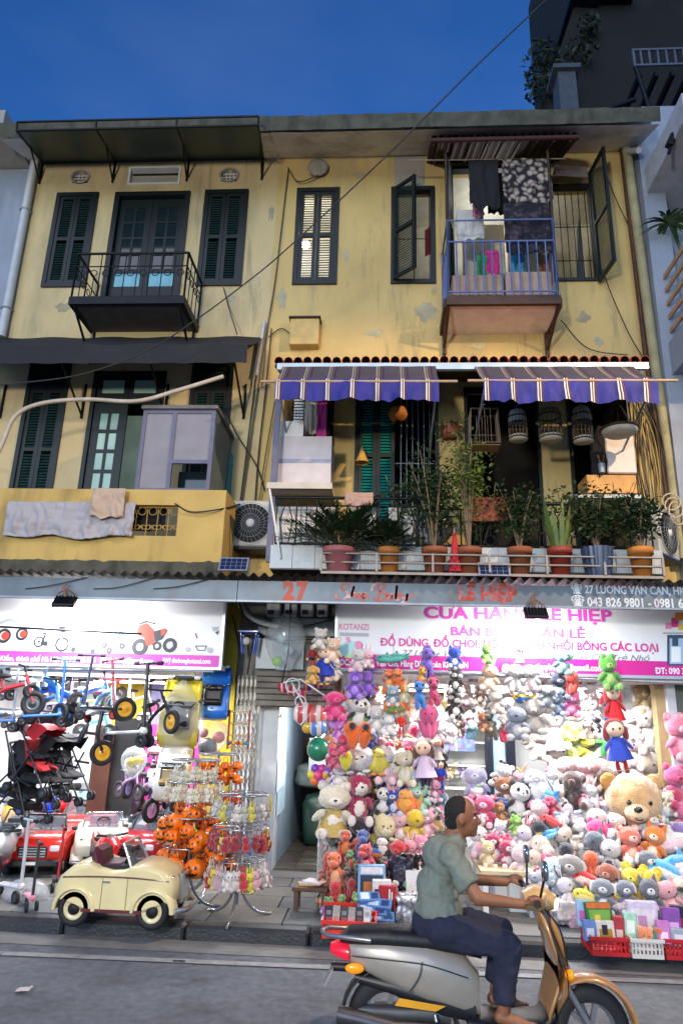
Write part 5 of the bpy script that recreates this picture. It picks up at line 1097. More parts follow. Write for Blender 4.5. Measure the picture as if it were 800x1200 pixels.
def tricycle(label,c,c2,wc):
 t=local(thing('tricycle',label,'tricycle',(0,0,0),'plastic tricycles in the toy vehicle shop'))
 MB().tube(curve([(-.2,0,.12),(-.05,0,.24),(.2,0,.3)],6),.04,10).tube([(.22,0,.42),(.27,0,.1)],.03,8).build('frame',PL(c),t);MB().ell((-.12,0,.28),(.14,.12,.04)).loft([[Vector((-.24-.03*k,.13*cos(a),.28+.07*k+.02*sin(a)))for a in[2*pi*i/12 for i in range(12)]]for k in range(3)]).build('seat',PL(c2),t)
 MB().tube([(.2,-.18,.46),(.22,0,.43),(.2,.18,.46)],.02,8).build('handlebar',PL(c2),t);wheel(t,(.27,0,.1),.11,.05,wc);wheel(t,(-.24,-.15,.08),.08,.05,wc);wheel(t,(-.24,.15,.08),.08,.05,wc);return t
def stroller(label,cc,fc='#22242a',wc='#3a3c44'):
 t=local(thing('stroller',label,'stroller',(0,0,0),'folding strollers hung in the toy vehicle shop'));fm=M('stroller frame '+fc,fc,.4,.4,var=.1);cm=M('stroller cloth '+cc,cc,.85,var=.15,scale=6)
 for s_ in(-.2,.2):
  MB().tube([(-.38,s_,.98),(-.05,s_,.55),(.32,s_,.08)],.014,6).tube([(-.3,s_,.08),(-.05,s_,.5),(.1,s_,.68)],.013,6).tube([(-.1,s_,.56),(.22,s_,.52)],.018,6).build('side_frame',fm,t)
  for x in(.33,-.31):
   for d in(-.025,.025):wheel(t,(x,s_+d,.065),.065,.025,wc)
 MB().tube([(-.38,-.2,.98),(-.42,0,1.0),(-.38,.2,.98)],.018,6).build('push_handle',rub,t)
 mb=MB();mb.grid(lambda u,v:(-.02-.26*cos(v*pi*.62)*1.0+.1,-.21+.42*u,.70+.26*sin(v*pi*.62+.35)-.05*sin(u*pi*2)**2*.3),8,8)
 for s_ in(-.21,.21):mb.add([(.0,s_,.72)]+[(-.02-.26*cos(v*pi*.62)+.1,s_,.70+.26*sin(v*pi*.62+.35))for v in(0,.2,.4,.6,.8,1)],[(0,i,i+1)for i in range(1,6)])
 mb.build('sun_hood',cm,t);MB().bbox((.05,0,.38),(.32,.36,.05),RY(radians(15)),bev=.4).bbox((-.14,0,.56),(.05,.36,.36),RY(radians(-22)),bev=.4).build('seat',cm,t);MB().bbox((.0,0,.2),(.36,.32,.09),bev=.3).build('under_basket',M('stroller cloth #18191d','#18191d',.9),t);return t
def ring(prof,y,ins,c):return[Vector((c[0]+(x-c[0])*(1-ins),y,c[1]+(z-c[1])*(1-ins)))for x,z in prof]
def ride_car(label,body,L_=1.1,W=.62,style='suv',trim='#15161a',seat='#3a1018',rimc='#c8ccd0',lights=True,gp='ride-on toy cars on the shop floor',name='ride_on_car'):
 """ride-on car, nose towards +x, wheels on z=0"""
 t=local(thing(name,label,'ride-on car',(0,0,0),gp));wr=.145 if style!='sport' else.125;h=L_/2
 if style=='vintage':prof=[(-h*1.0,.22),(-h*.99,.30),(-h*.92,.39),(-h*.75,.47),(-h*.5,.50),(-h*.3,.46),(-h*.1,.44),(h*.1,.45),(h*.25,.49),(h*.55,.49),(h*.8,.46),(h*.93,.38),(h*.96,.22),(h*.5,.13),(-h*.5,.13)]
 elif style=='suv':prof=[(-h,.2),(-h*.99,.42),(-h*.85,.47),(-h*.1,.45),(h*.15,.47),(h*.85,.43),(h*.97,.36),(h,.2),(h*.6,.13),(-h*.6,.13)]
 elif style=='jeep':prof=[(-h,.2),(-h,.46),(-h*.1,.46),(h*.1,.48),(h*.95,.46),(h*.98,.2),(h*.6,.16),(-h*.6,.16)]
 else:prof=[(-h,.16),(-h*.97,.36),(-h*.7,.42),(-h*.3,.38),(h*.1,.37),(h*.7,.29),(h*.97,.2),(h,.13),(h*.5,.09),(-h*.6,.09)]
 cx=(0,.28);secs=[ring(prof,y,ins,cx)for y,ins in((-W/2,.14),(-W/2*.97,.06),(-W/2*.86,.015),(0,-.01),(W/2*.86,.015),(W/2*.97,.06),(W/2,.14))]
 bo=MB().loft(secs,sm=True).build('body',PL(body,.25),t)
 MB().bbox((-h*.18,0,.44),(h*.75,W*.62,.06),bev=.2).build('cockpit',M('cockpit black','#101014',.7),t)
 MB().bbox((-h*.42,0,.48),(.1,W*.58,.26),RY(radians(-14)),bev=.4).bbox((-h*.22,0,.45),(.24,W*.56,.06),bev=.4).build('seat',M('toy seat '+seat,seat,.4,var=.1),t)
 sw_=MB().torus((h*.06,0,.53),.085,.013,RY(radians(-60)),18,6).tube([(h*.06,0,.53),(h*.16,0,.46)],.012,6).build('steering_wheel',rub,t)
 zs_=.45 if style!='sport' else.38
 wf=[(h*.22,-W*.40,zs_),(h*.22,W*.40,zs_),(h*.02,W*.34,zs_+.2),(h*.02,-W*.34,zs_+.2)]
 f=MB();
 for i in range(4):f.tube([wf[i],wf[(i+1)%4]],.014,6)
 ws=f.build('windscreen_frame',PL(trim)if style!='vintage' else chrome,t);MB().add(wf,[(0,1,2,3)]).build('windscreen',M('tinted windscreen','#6d7f8a',.08,var=0,alpha=.45),ws)
 for sx in(-.62,.62):
  for sy in(-1,1):
   wh=wheel(t,(h*sx,sy*(W/2-.05),wr),wr,.1,rimc)
   if style=='vintage':MB().lathe([(0,-.056),(wr*.2,-.052),(wr*.34,-.046),(wr*.36,-.03),(wr*.36,.03),(wr*.34,.046),(0,.056)],(h*sx,sy*(W/2-.05),wr),18,R=RX(pi/2)).build('hub',rub,wh)
   mb=MB();pts=[(h*sx+(wr+.035)*cos(a),sy*(W/2-.035),wr+.01+(wr+.035)*sin(a))for a in[pi*k/12*.94+.1 for k in range(13)]];mb.tube(pts,.035 if style in('vintage',)else.028,8)
   if style=='vintage':
    mb=MB();secs=[]
    for k in range(13):a=pi*k/12;ca,sa=cos(a),sin(a);secs.append([Vector((h*sx+(wr+.015+.05*max(0,cos(b)))*ca,sy*(W/2-.06)+.085*sin(b)*1.0,wr-.01+(wr+.015+.05*max(0,cos(b)))*sa))for b in[2*pi*i/10 for i in range(10)]])
    mb.loft(secs)
   mb.build('fender',PL(body,.25)if style!='jeep' else PL(trim),t)
 xf=h*.96
 if style=='vintage':
  MB().bbox((xf,0,.30),(.05,W*.36,.26),bev=.3).build('grille',chrome,t)
  for sy in(-1,1):MB().lathe([(0,.02),(.05,.01),(.065,-.03),(.05,-.09),(0,-.12)],(xf-.05,sy*W*.34,.36),16,R=RY(pi/2)).build('headlight',chrome,t)
  MB().tube(curve([(xf,-W*.5,.15),(xf+.08,-W*.25,.15),(xf+.09,0,.15),(xf+.08,W*.25,.15),(xf,W*.5,.15)],4),.025,8).build('bumper',chrome,t)
  MB().box(-h*.5,h*.45,-W/2-.004,-W/2*.9,.125,.15).build('running_board',PL('#5a1a20'),t)
  MB().tube(curve([(-h*.85,-W/2*.99,.385),(-h*.3,-W/2*1.01,.40),(h*.3,-W/2*1.01,.40),(h*.85,-W/2*.97,.38)],4),.007,5).build('trim_line',PL('#5a1a20'),t)
  MB().tube([(-h*.2,-W/2*1.005,.14),(-h*.2,-W/2*1.0,.4)],.004,4).tube([(h*.2,-W/2*1.005,.14),(h*.2,-W/2*1.0,.4)],.004,4).build('door_seam',M('seam','#8f865c',.6),t)
  MB().bbox((-h*.14,-W/2*1.01,.36),(.07,.015,.014),bev=.3).build('door_handle',chrome,t)
 else:
  g=MB().bbox((xf,0,.29),(.05,W*.5,.13),bev=.2).build('grille',PL(trim),t)
  mb=MB();
  for k in range(4):mb.box(xf+.026,xf+.031,-W*.22,W*.22,.24+k*.03,.25+k*.03)
  mb.build('grille_bars',chrome,g,kind='stuff')
  for sy in(-1,1):MB().bbox((xf-.005,sy*W*.36,.33),(.05,W*.16,.07),bev=.3).build('headlight',M('headlamp clear','#d8dde2',.15,var=0),t)
  MB().bbox((xf+.01,0,.17),(.07,W*.92,.09),bev=.3).build('bumper',PL(trim),t);MB().box(xf+.046,xf+.05,-.09,.09,.155,.19).build('number_plate',white_paint,t)
  for sy in(-1,1):MB().bbox((h*.2,sy*(W/2+.03),.50),(.05,.07,.05),bev=.3).build('mirror',PL(trim),t)
 if style=='jeep':
  MB().tube([(-h*.5,-W*.4,.45),(-h*.5,-W*.4,.8),(-h*.5,W*.4,.8),(-h*.5,W*.4,.45)],.02,8).build('roll_bar',rub,t)
 return t
def toy_moto(label,c,c2,gp='toy motorbikes at the back of the shop'):
 t=local(thing('toy_motorbike',label,'toy motorbike',(0,0,0),gp))
 def R_(x,z,hw,hh):return[Vector((x,hw*cos(a),z+hh*sin(a)))for a in[2*pi*i/12 for i in range(12)]]
 MB().loft([R_(.42,.42,.03,.06),R_(.32,.44,.10,.12),R_(.16,.40,.13,.18),R_(0,.42,.10,.12),R_(-.12,.40,.08,.07),R_(-.3,.46,.08,.05),R_(-.44,.52,.03,.03)]).build('fairing',PL(c,.25),t)
 MB().ell((-.14,0,.47),(.2,.08,.04)).build('seat',M('seat black','#15151a',.6),t);MB().bbox((-.02,0,.24),(.34,.12,.16),bev=.3).build('engine_block',PL(c2),t)
 MB().tube([(.24,-.2,.58),(.26,0,.56),(.24,.2,.58)],.017,8).build('handlebar',rub,t);MB().grid(lambda u,v:(.34-.14*v,-.09+.18*u,.53+.13*v),2,2).build('windscreen',M('smoke screen','#3a4650',.1,alpha=.6),t)
 wheel(t,(.38,0,.15),.15,.09,c2);wheel(t,(-.34,0,.15),.15,.1,c2)
 for s_ in(-1,1):wheel(t,(-.3,s_*.2,.07),.07,.04,c2,name='training_wheel')
 MB().bbox((.38,0,.33),(.2,.1,.03),RY(radians(-10)),bev=.4).build('mudguard',PL(c,.25),t);return t
def put(t,px,py,Y=None,z=None,rz=0,rx=0,ry=0,s=1,dz=0):
 p=G(px,py,z)if Y is None else P(px,py,Y);t.location=p+Vector((0,0,dz));t.rotation_euler=(rx,ry,rz);t.scale=(s,s,s);return t
# the cream vintage car at the kerb, facing right
t=ride_car('cream vintage ride-on convertible with maroon seats and whitewall tyres at the kerb','#d9cb98',1.10,.56,'vintage',rimc='#d8ca9a',gp='ride-on toy cars on the shop floor',name='ride_on_car',seat='#4a1424')
p=G(128,1091,FL);t.location=(p.x,p.y+.30,FL+.004)
# others on the floor
def fcar(px,py,*a,rz=-95,s=.9,**k):t=ride_car(*a,**k);p=G(px,py,FL);put(t,px,py,z=FL,rz=radians(rz),s=s);return t
fcar(48,1018,'bright red pickup style ride-on car at the left end of the car row','#c8281e',1.15,.7,'suv',rz=-78)
fcar(116,1014,'cream white vintage ride-on car between the two red cars','#d8d2be',1.2,.66,'vintage',rz=-70,rimc='#c8ccd0',seat='#7a2434')
fcar(176,1016,'dark red off-road ride-on car in front of the white sports car','#9c1420',1.1,.66,'suv',rz=-100)
fcar(144,986,'dark grey jeep style ride-on with roll bar behind the vintage white car','#2c343c',1.2,.7,'jeep',trim='#181b20',rz=-95)
fcar(188,990,'white sports ride-on car behind the dark red off-road car','#d8dadc',1.15,.66,'sport',rz=-105)
fcar(206,968,'second white ride-on car at the back near the pumpkin stands','#cfd2d6',1.1,.64,'suv',rz=-100)
def fmoto(px,py,label,c,c2,rz,s=.9):put(toy_moto(label,c,c2),px,py,z=FL,rz=radians(rz),s=s)
fmoto(118,1032,'red toy motorbike parked behind the cream kerb car','#c41e22','#1c1c20',-50,.85)
fmoto(10,990,'yellow and black toy motorbike at the left edge','#d89a1e','#1a1a1e',-70,1);fmoto(52,975,'bright blue toy motorbike beneath the hanging strollers','#1e3fb4','#20242c',-60,1);fmoto(80,975,'red and black toy motorbike beside the blue one','#b01c20','#15151a',-95,.9)
fmoto(98,972,'pale blue toy scooter behind the red pickup car','#86c3dc','#d0d4d8',-75,1.05);fmoto(4,1030,'white toy motorbike cut by the left edge','#c8ccd2','#d05a6a',-80,.9)
# hanging kick scooters and bikes
def hang_sc(px,py,Y,*a,rz=0,s=1,ry=0,**k):put(kick_scooter(*a,**k),px,py,Y=Y,rz=radians(rz),s=s,ry=radians(ry))
yH=-1.2
hang_sc(70,846,yH,'kick scooter with bright blue stem and blue deck','#2b62c0','#3d7cd0','#20222a',rz=20,s=.92)
hang_sc(97,838,yH-.05,'kick scooter with navy stem and pale blue deck','#2a3150','#7db0d8','#20222a',rz=200,s=.88)
hang_sc(134,838,yH,'kick scooter with dark red stem and white deck','#8a1c24','#d8d8da','#c42a2a',rz=-15,s=.82,ry=-8)
hang_sc(167,868,yH-.05,'tall black stemmed kick scooter with white deck','#1a1a20','#cfd2d6','#1a1a1e',rz=-20,s=1.12)
hang_sc(14,852,yH,'kick scooter with pale stem behind the red balance bike','#a8b0b8','#4a78c0','#22242a',rz=10,s=.85)
def hang_b(px,py,Y,*a,rz=0,s=1,ry=0,**k):put(balance_bike(*a,**k),px,py,Y=Y,rz=radians(rz),s=s,ry=radians(ry))
hang_b(10,838,yH-.1,'red balance bike with big black wheels at the left edge','#b8202a','#3a3c40',rz=10,s=.95);hang_b(52,850,yH+.1,'white and blue balance bike hanging over the red stroller','#3f86d8','#26282e',rz=-25,s=.9)
hang_b(146,862,yH,'black balance bike with yellow wheels hanging nose up','#1a1a1e','#d8a21e',rz=35,s=.95,ry=-68);hang_b(186,866,yH-.1,'black balance bike with yellow seat and T shaped handle','#1a1a1e','#c8962a',rz=-35,s=.9,ry=-15,seat='#c8a84a');hang_b(108,838,yH+.3,'blue and black balance bike behind the navy scooter','#2d6cc8','#2a2c30',rz=60,s=.9)
hang_b(86,848,yH+.25,'pale grey balance bike behind the blue scooter','#b8c0c8','#1f2126',rz=-60,s=.85)
def hang_t(px,py,Y,*a,rz=0,s=1,rx=0,ry=0):put(tricycle(*a),px,py,Y=Y,rz=radians(rz),s=s,rx=radians(rx),ry=radians(ry))
hang_t(50,832,yH+.15,'bright blue plastic tricycle hanging tipped forward','#1f6fd8','#3f94e0','#26282e',rz=30,s=1.0,ry=35);hang_t(120,835,yH+.5,'pale blue tricycle hung behind the dark red scooter','#7fb4dc','#d06070','#26282e',rz=-40,s=.85);hang_t(28,822,yH+.4,'grey and white tricycle hung behind the blue one','#9aa2ac','#c8ccd2','#2a2c30',rz=50,s=.9)
hang_t(8,862,yH+.2,'white tricycle low at the left edge beside the strollers','#c8ccd0','#8e98a2','#c0c4c8',rz=40,s=.85)
for k,(px,py,Y,lb,cc,rz,ry)in enumerate(((26,945,-.9,'black stroller lowest and leftmost in the hanging bunch','#1c1e24',-20,10),(42,915,-1.0,'stroller with a bright red hood','#a81c28',-15,5),(62,930,-.85,'black stroller in the middle of the hanging bunch','#17181c',-25,0),(78,925,-.7,'dark grey stroller at the right of the hanging bunch','#24262c',-30,-5),(14,930,-.7,'dark stroller with blue wheels at the left edge','#1a1c26',-10,15),(58,900,-.6,'black stroller with a yellow tag, highest of the bunch','#1d1f22',-20,0))):
 put(stroller(lb,cc,wc='#4a5a9a' if 'blue wheels' in lb else '#3a3c44'),px,py,Y=Y,rz=radians(rz),ry=radians(ry),s=.78,dz=-.13)
for a in((30,800,.2,'green and white child scooter bike high at the back left','#4a9a5a','#2a2c30',20,.75),(68,806,.5,'navy child balance bike at the back behind the blue scooter','#232c58','#30343c',-30,.75),(92,812,.2,'silver balance bike at the back left of the yellow board','#b4b8bc','#2a2c30',50,.75),(128,822,.3,'orange balance bike behind the dark red scooter','#d06a20','#26282c',-20,.7),(162,838,.3,'white balance bike in front of the pink board','#d0d0d4','#b04a80',35,.7),(12,800,.1,'pale blue balance bike at the far left under the rod','#8ab8d8','#3a3c40',-10,.8),(176,905,.2,'rose balance bike among the pink bicycles','#d07a9c','#c8c0d0',40,.8),(150,938,-.2,'small mauve balance bike beside the dark cabinet','#9a80b0','#3a3440',-35,.75),(110,866,.4,'teal balance bike hung beside the brown door','#2a8a94','#26282c',30,.7),(186,800,.1,'black and red balance bike above the upright white car','#2a1a1c','#b02a2a',-40,.7)):hang_b(a[0],a[1],a[2],a[3],a[4],a[5],rz=a[6],s=a[7])
for a in((40,850,-.4,'mint kick scooter hung behind the red stroller','#7ac0a8','#c0d8d0','#3a3c40',15),(82,830,-.3,'violet kick scooter hung near the navy one','#5a3a9a','#8a6ac8','#2a2c30',-20),(118,828,-.4,'black and lime kick scooter right of the navy one','#1a1a1e','#8ab82a','#2a2c30',25),(150,832,-.4,'grey kick scooter behind the black balance bike','#8a9098','#6a7078','#2a2c30',-15),(196,842,-.2,'pale pink kick scooter beside the bagged car','#d8a8b8','#e0c0cc','#c090a0',10)):hang_sc(a[0],a[1],a[2],a[3],a[4],a[5],a[6],rz=a[7],s=.8)
fcar(22,1000,'small black sports ride-on car behind the white motorbike','#1c1e24',1.0,.6,'sport',rz=-85);fcar(92,992,'second bright red ride-on car tucked behind the vintage white one','#b4201c',1.05,.62,'suv',rz=-88);fcar(160,968,'pink ride-on car at the back below the bicycles','#d080a0',1.0,.6,'vintage',rz=-95)
for a in((128,985,'orange toy motorbike wedged between the cars','#d8641c','#1c1c20',-80),(34,962,'green toy motorbike behind the bright blue one','#2c8a4a','#1c1c20',-75)):fmoto(*a)
# rods the toys hang from
for k,(a,b,Y)in enumerate((((-10,734,-1.45),(166,743,-1.45),0),((-10,783,-1.2),(250,787,-1.2),0),((-10,830,-1.05),(150,838,-1.05),0))):
 t=thing('hanging_rod',('black rod running across the front of the left sign','steel rod under the left sign that the scooters hang from','lower steel rod behind the hanging scooters')[k],'rod',P(*a));MB().tube([P(*a),P(*b)],.012,6).build('rod_tube',black_iron if k==0 else steel_grey,t)
# cars hung on the wall
bagm=M('clear plastic bag','#c8d0d6',.12,var=.1,alpha=.32,coat=.5)
def hung_car(label,px,py,Y,body,s,rz,bag=False,seat='#15161a'):
 t=ride_car(label,body,1.1,.6,'sport',seat=seat,rimc='#3a3c44');R=(RZ(radians(rz))@RX(radians(78))@RZ(radians(90))).to_4x4();t.matrix_world=Matrix.Translation(P(px,py,Y))@R@Matrix.Scale(s,4)
 if bag:
  mb=MB();mb.grid(lambda u,v:((-.66+1.32*v),(.36*sin(pi*min(1,.12+v*.95))+.02*noise.noise((u*9,v*9,2)))*cos(2*pi*u),.25+(.36*sin(pi*min(1,.12+v*.95))+.03*noise.noise((u*8,v*8,7)))*sin(2*pi*u)),28,16);mb.build('plastic_bag',bagm,t)
 return t
hung_car('grey and yellow ride-on car hung upright in a clear plastic bag',214,838,-.75,'#c9b93a',.72,8,True);hung_car('bright blue ride-on car hung upright on the yellow pier',254,815,-.4,'#1f6fd0',.58,4)
t=hung_car('white ride-on car standing upright with a black steering wheel',207,905,-.45,'#c8c4b8',.62,2,seat='#8a7340')
def bag(label,px,py,Y,w_,h_,inside,seed,name='plastic_bag'):
 p=P(px,py,Y);t=thing(name,label,'bag',p);r=w_/2*mpp(p);h=h_*mpp(p)
 MB().grid(lambda u,v:(p.x+r*(.08+.95*sin(pi*min(.93,v**.8*.98))**.7)*(1+.16*noise.noise((cos(2*pi*u)*2,sin(2*pi*u)*2+v*3,seed)))*cos(2*pi*u),p.y+.6*r*(.08+.95*sin(pi*min(.93,v**.8*.98))**.7)*(1+.2*noise.noise((cos(2*pi*u)*2,sin(2*pi*u)*2+v*3,seed+5)))*sin(2*pi*u),p.z+h*(.55-v)),30,16).build('bag_film',bagm,t)
 for k,(dx,dz,rr,c)in enumerate(inside):MB().ell(p+Vector((dx*r,0,dz*h)),(rr*r,rr*r*.7,rr*r*.9),n=12,k=8).build('wrapped_toy',PL(c),t)
 return t
bag('clear bag holding a grey ball shaped toy and red pieces',246,866,-.5,42,44,((-.1,-.2,.55,'#4a4e58'),(.5,.05,.35,'#b03030'),(-.4,.15,.3,'#a8405a')),3)
bag('clear bag of yellow toys hanging in front of the pink bicycles',157,895,-.6,30,36,((-.2,.05,.4,'#d8c020'),(.35,.12,.38,'#d8c020'),(0,-.2,.4,'#b8b0a0')),9)
bag('big clear plastic bag with one green thing hung above the passage',334,755,-.45,46,66,((-.35,-.30,.28,'#9ad848'),(.2,-.1,.3,'#b8d4dc'),(-.2,.1,.25,'#c4d8dc')),14);bag('clear bag with pale pieces standing on the pavement by the pink scooter',30,1055,-1.75,52,44,((0,-.25,.35,'#c0c8d0'),),21)
t=kick_scooter('pink and white child scooter half wrapped in plastic at the left kerb','#26262c','#d88aa0','#3a3c44',basket=True);put(t,36,1068,z=FL,rz=radians(-55),s=.72,dz=.045)
t=kick_scooter('silver stemmed scooter wrapped in film beside the pink scooter','#b8bcc2','#c8ccd2','#3a3c44');put(t,22,1058,z=FL,rz=radians(-35),s=.9,dz=.06)
t=kick_scooter('red stemmed scooter standing behind the cream kerb car','#a81c22','#2a2a30','#2a2a2e');put(t,66,1046,z=FL,rz=radians(-60),s=.75,dz=.05)
# pink corner: posters, little pink bicycles, vanity
q=R4(150,800,206,850,1.2);tag(MB().box(q[0],q[1],2.2,2.22,q[2],q[3]+.1).build('toy_poster',M('violet poster','#8b86b8',.5,var=.3,scale=4,dirt='#2f3350',dirt_amt=.7,dscale=3),off=(q[0],2.2,q[2])),'violet poster of a toy car high on the back wall','poster')
q=R4(152,850,214,930,1.2);tag(MB().box(q[0]-.1,q[1]+.2,2.05,2.1,FL+.3,q[3]).build('pink_board',M('hot pink board','#c8308c',.6,var=.1),off=(q[0],2.05,FL+.3)),'hot pink board on the back wall behind the small bicycles','board')
q=R4(118,800,152,850,1.5);tag(MB().box(q[0]-.1,q[1],2.3,2.32,q[2],q[3]+.2).build('yellow_board',M('yellow board','#c8aa28',.6,var=.1),off=(q[0],2.3,q[2])),'yellow board on the back wall behind the red scooter','board')
q=R4(106,850,128,960,.9);tag(MB().box(q[0],q[1],.9,.96,FL,q[3]).build('brown_door',M('brown door','#4a2a1c',.5,var=.2),off=(q[0],.9,FL)),'dark brown door edge behind the strollers','door');q=R4(128,850,150,960,1.0);tag(MB().box(q[0],q[1]+.1,1.0,1.3,FL,q[3]+.1).build('dark_cabinet',M('dark cabinet','#1f2024',.5),off=(q[0],1,FL)),'dark cabinet beside the brown door','cabinet')
for k,(px,py,Y,c,wc,lb)in enumerate(((170,950,-.2,'#c8a4c8','#8a5ac0','lilac child bicycle in front of the pink board'),(186,935,.1,'#d8b0c4','#d87aa8','pale pink child bicycle in front of the pink board'),(178,920,.5,'#d0c8dc','#5a4a9a','white and violet child bicycle at the back'),(200,945,.1,'#8f7fc0','#c0a8d8','violet child bicycle beside the upright white car'),(160,935,.4,'#3a3c70','#7a6ab0','dark blue child bicycle behind the lilac one'),(192,962,-.4,'#d8d0dc','#c890c8','white child bicycle low in front of the violet one'))):
 t=balance_bike(lb,c,wc,'#d8c0cc',.15,'child_bicycle','small bicycles by the pink board','bicycle');put(t,px,py,Y=Y,rz=radians(-50-13*k),s=.9)
 MB().bbox((.22,0,.48),(.14,.18,.12),bev=.2).build('basket',PL('#d8d4dc'),t)
t=thing('baby_seat','pink plastic baby seat hanging over the pink board','baby seat',P(192,880,-.3));p=P(192,880,-.3);MB().bbox(p,(.26,.22,.05),bev=.4).bbox(p+Vector((0,.1,.12)),(.24,.05,.24),bev=.4).build('seat_shell',PL('#d88aa8'),t);MB().torus(p+Vector((0,-.05,.14)),.15,.015,n=20).build('guard_ring',PL('#e0b8c8'),t)
# toy walker with wooden balls
x0,x1,z0,z1=R4(268,832,292,878,-.5);t=thing('activity_frame','red wooden frame with rows of coloured beads beside the folding gate','toy',(x0,-.5,z0));fr=PL('#8a2c20')
for x in(x0,x1):MB().tube([(x,-.5,z0),(x,-.5,z1)],.014,6).build('post',fr,t)
for k in range(4):z=z0+.02+(z1-z0-.04)*k/3;MB().tube([(x0,-.5,z),(x1,-.5,z)],.01,6).build('rung',M('pale wood','#c8a878',.6),t)
for k,c in enumerate(('#2a5ab8','#d8b020','#c8281e','#d8b020','#2a8ac8')):MB().ell((x0+(x1-x0)*(k+.5)/5,-.52,z0+.07),.025,n=10,k=7).build('bead',PL(c),t)
# blue stool stack above gate
t=thing('toy_table','small blue plastic toy frame hung by the service wall','toy',P(292,752,-.35));p=P(292,752,-.35)
MB().bbox(p+Vector((0,0,.12)),(.26,.2,.03),bev=.3).build('top_panel',PL('#2a50c0'),t)
for sx in(-.1,.1):
 for sy in(-.07,.07):MB().tube([p+Vector((sx,sy,.11)),p+Vector((sx*.7,sy,-.15))],.012,6).build('leg',PL('#2a50c0'),t)
MB().ell(p+Vector((-.02,-.08,.0)),.05,n=12,k=8).build('white_ball',white_paint,t)
# ------------------------------------------------------------------ rotating stands with pumpkins and charms
org=M('pumpkin plastic','#e8700c',.35,var=.1,scale=4,coat=.2);pface=M('pumpkin print','#17120c',.5,var=0);strap_m=M('black strap','#18151a',.6)
def pump_meshes():
 mb=MB();R_=1.0
 def sh(u,v):
  a,b=2*pi*u,pi*(.04+.92*v);r=1+.05*cos(a*9);return(r*sin(b)*cos(a),r*sin(b)*sin(a),.88*cos(b))
 o=mb.grid(lambda u,v:sh(-u,v),36,12).build('shell',org);shell=o.data;bpy.data.objects.remove(o)
 f=MB()
 def sp(x,z):y=-math.sqrt(max(.01,1-x*x-(z/.88)**2))*1.05;return(x*1.06,y-.01,z*1.06)
 for s_ in(-1,1):f.add([sp(s_*.48,.12),sp(s_*.14,.12),sp(s_*.3,.42)],[(0,1,2)])
 f.add([sp(-.08,-.02),sp(.08,-.02),sp(0,.12)],[(0,1,2)])
 top=[(-.55,-.12),(-.3,-.28),(-.15,-.2),(0,-.32),(.15,-.2),(.3,-.28),(.55,-.12)];bot=[(-.42,-.38),(-.28,-.46),(-.14,-.5),(0,-.52),(.14,-.5),(.28,-.46),(.42,-.38)]
 f.add([sp(*q)for q in top+bot],[(i,i+7,i+8,i+1)for i in range(6)]);o=f.build('face',pface);fm=o.data;bpy.data.objects.remove(o)
 o=MB().tube([(-.5,0,.7),(-.3,0,1.6),(0,0,2.2),(.3,0,1.6),(.5,0,.7)],.05,5).build('strap',strap_m);st=o.data;bpy.data.objects.remove(o);return shell,fm,st
ORD=('leftmost','second from left','third from left','fourth from left','fifth from left','sixth from left','seventh from left','eighth from left','ninth from left','tenth from left','eleventh from left','twelfth from left','thirteenth from left','fourteenth from left','fifteenth from left','sixteenth from left')
pS,pF,pT=pump_meshes()
pcount=[0]
def pumpkin(px,py,Y,wpx,rz,label,grp='pumpkin lanterns on the stands'):
 p=P(px,py,Y);r=wpx/2*mpp(p);t=thing('pumpkin_lantern',label,'lantern',p,grp,rz)
 inst('shell',pS,t,sc=(r,r,r));inst('face',pF,t,sc=(r,r,r));inst('strap',pT,t,sc=(r,r,r));return t
def stand(label,px,base_py,top_py,tiers,hw=.26):
 p=G(px,base_py,FL);ztop=P(px,top_py,p.y).z;t=thing('display_stand',label,'display stand',(p.x,p.y,FL),'chrome display stands on the pavement');cst=M('stand chrome','#a8acb0',.25,.8,var=.1)
 MB().tube([(p.x,p.y,FL+.12),(p.x,p.y,ztop)],.016,8).build('pole',cst,t)
 for k in range(3):a=2*pi*k/3+.5;d=Vector((cos(a),sin(a),0));MB().tube(curve([Vector((p.x,p.y,FL+.36)),Vector((p.x,p.y,FL+.16))+d*.08,Vector((p.x,p.y,FL+.05))+d*.2,Vector((p.x,p.y,FL+.02))+d*.34],5),.014,6).build('leg',cst,t)
 for ty,w_ in tiers:
  z=P(px,ty,p.y).z;mb=MB();n=8
  mb.torus((p.x,p.y,z),w_,.007,n=24,k=5)
  for k in range(n):a=2*pi*k/n;mb.tube([(p.x,p.y,z),(p.x+w_*cos(a),p.y+w_*sin(a),z)],.005,4)
  mb.build('hook_ring',cst,t)
 return p
sA=stand('front left chrome stand hung with pumpkin lanterns and cream charms',216,1068,888,((890,.24),(915,.27),(955,.27),(990,.25)));sB=stand('rear chrome stand of pumpkins behind the other two',244,1050,880,((883,.22),(940,.24),(985,.24)));sC=stand('right chrome stand hung with plush key charms',276,1077,925,((930,.24),(968,.26),(1006,.24)))
i=0
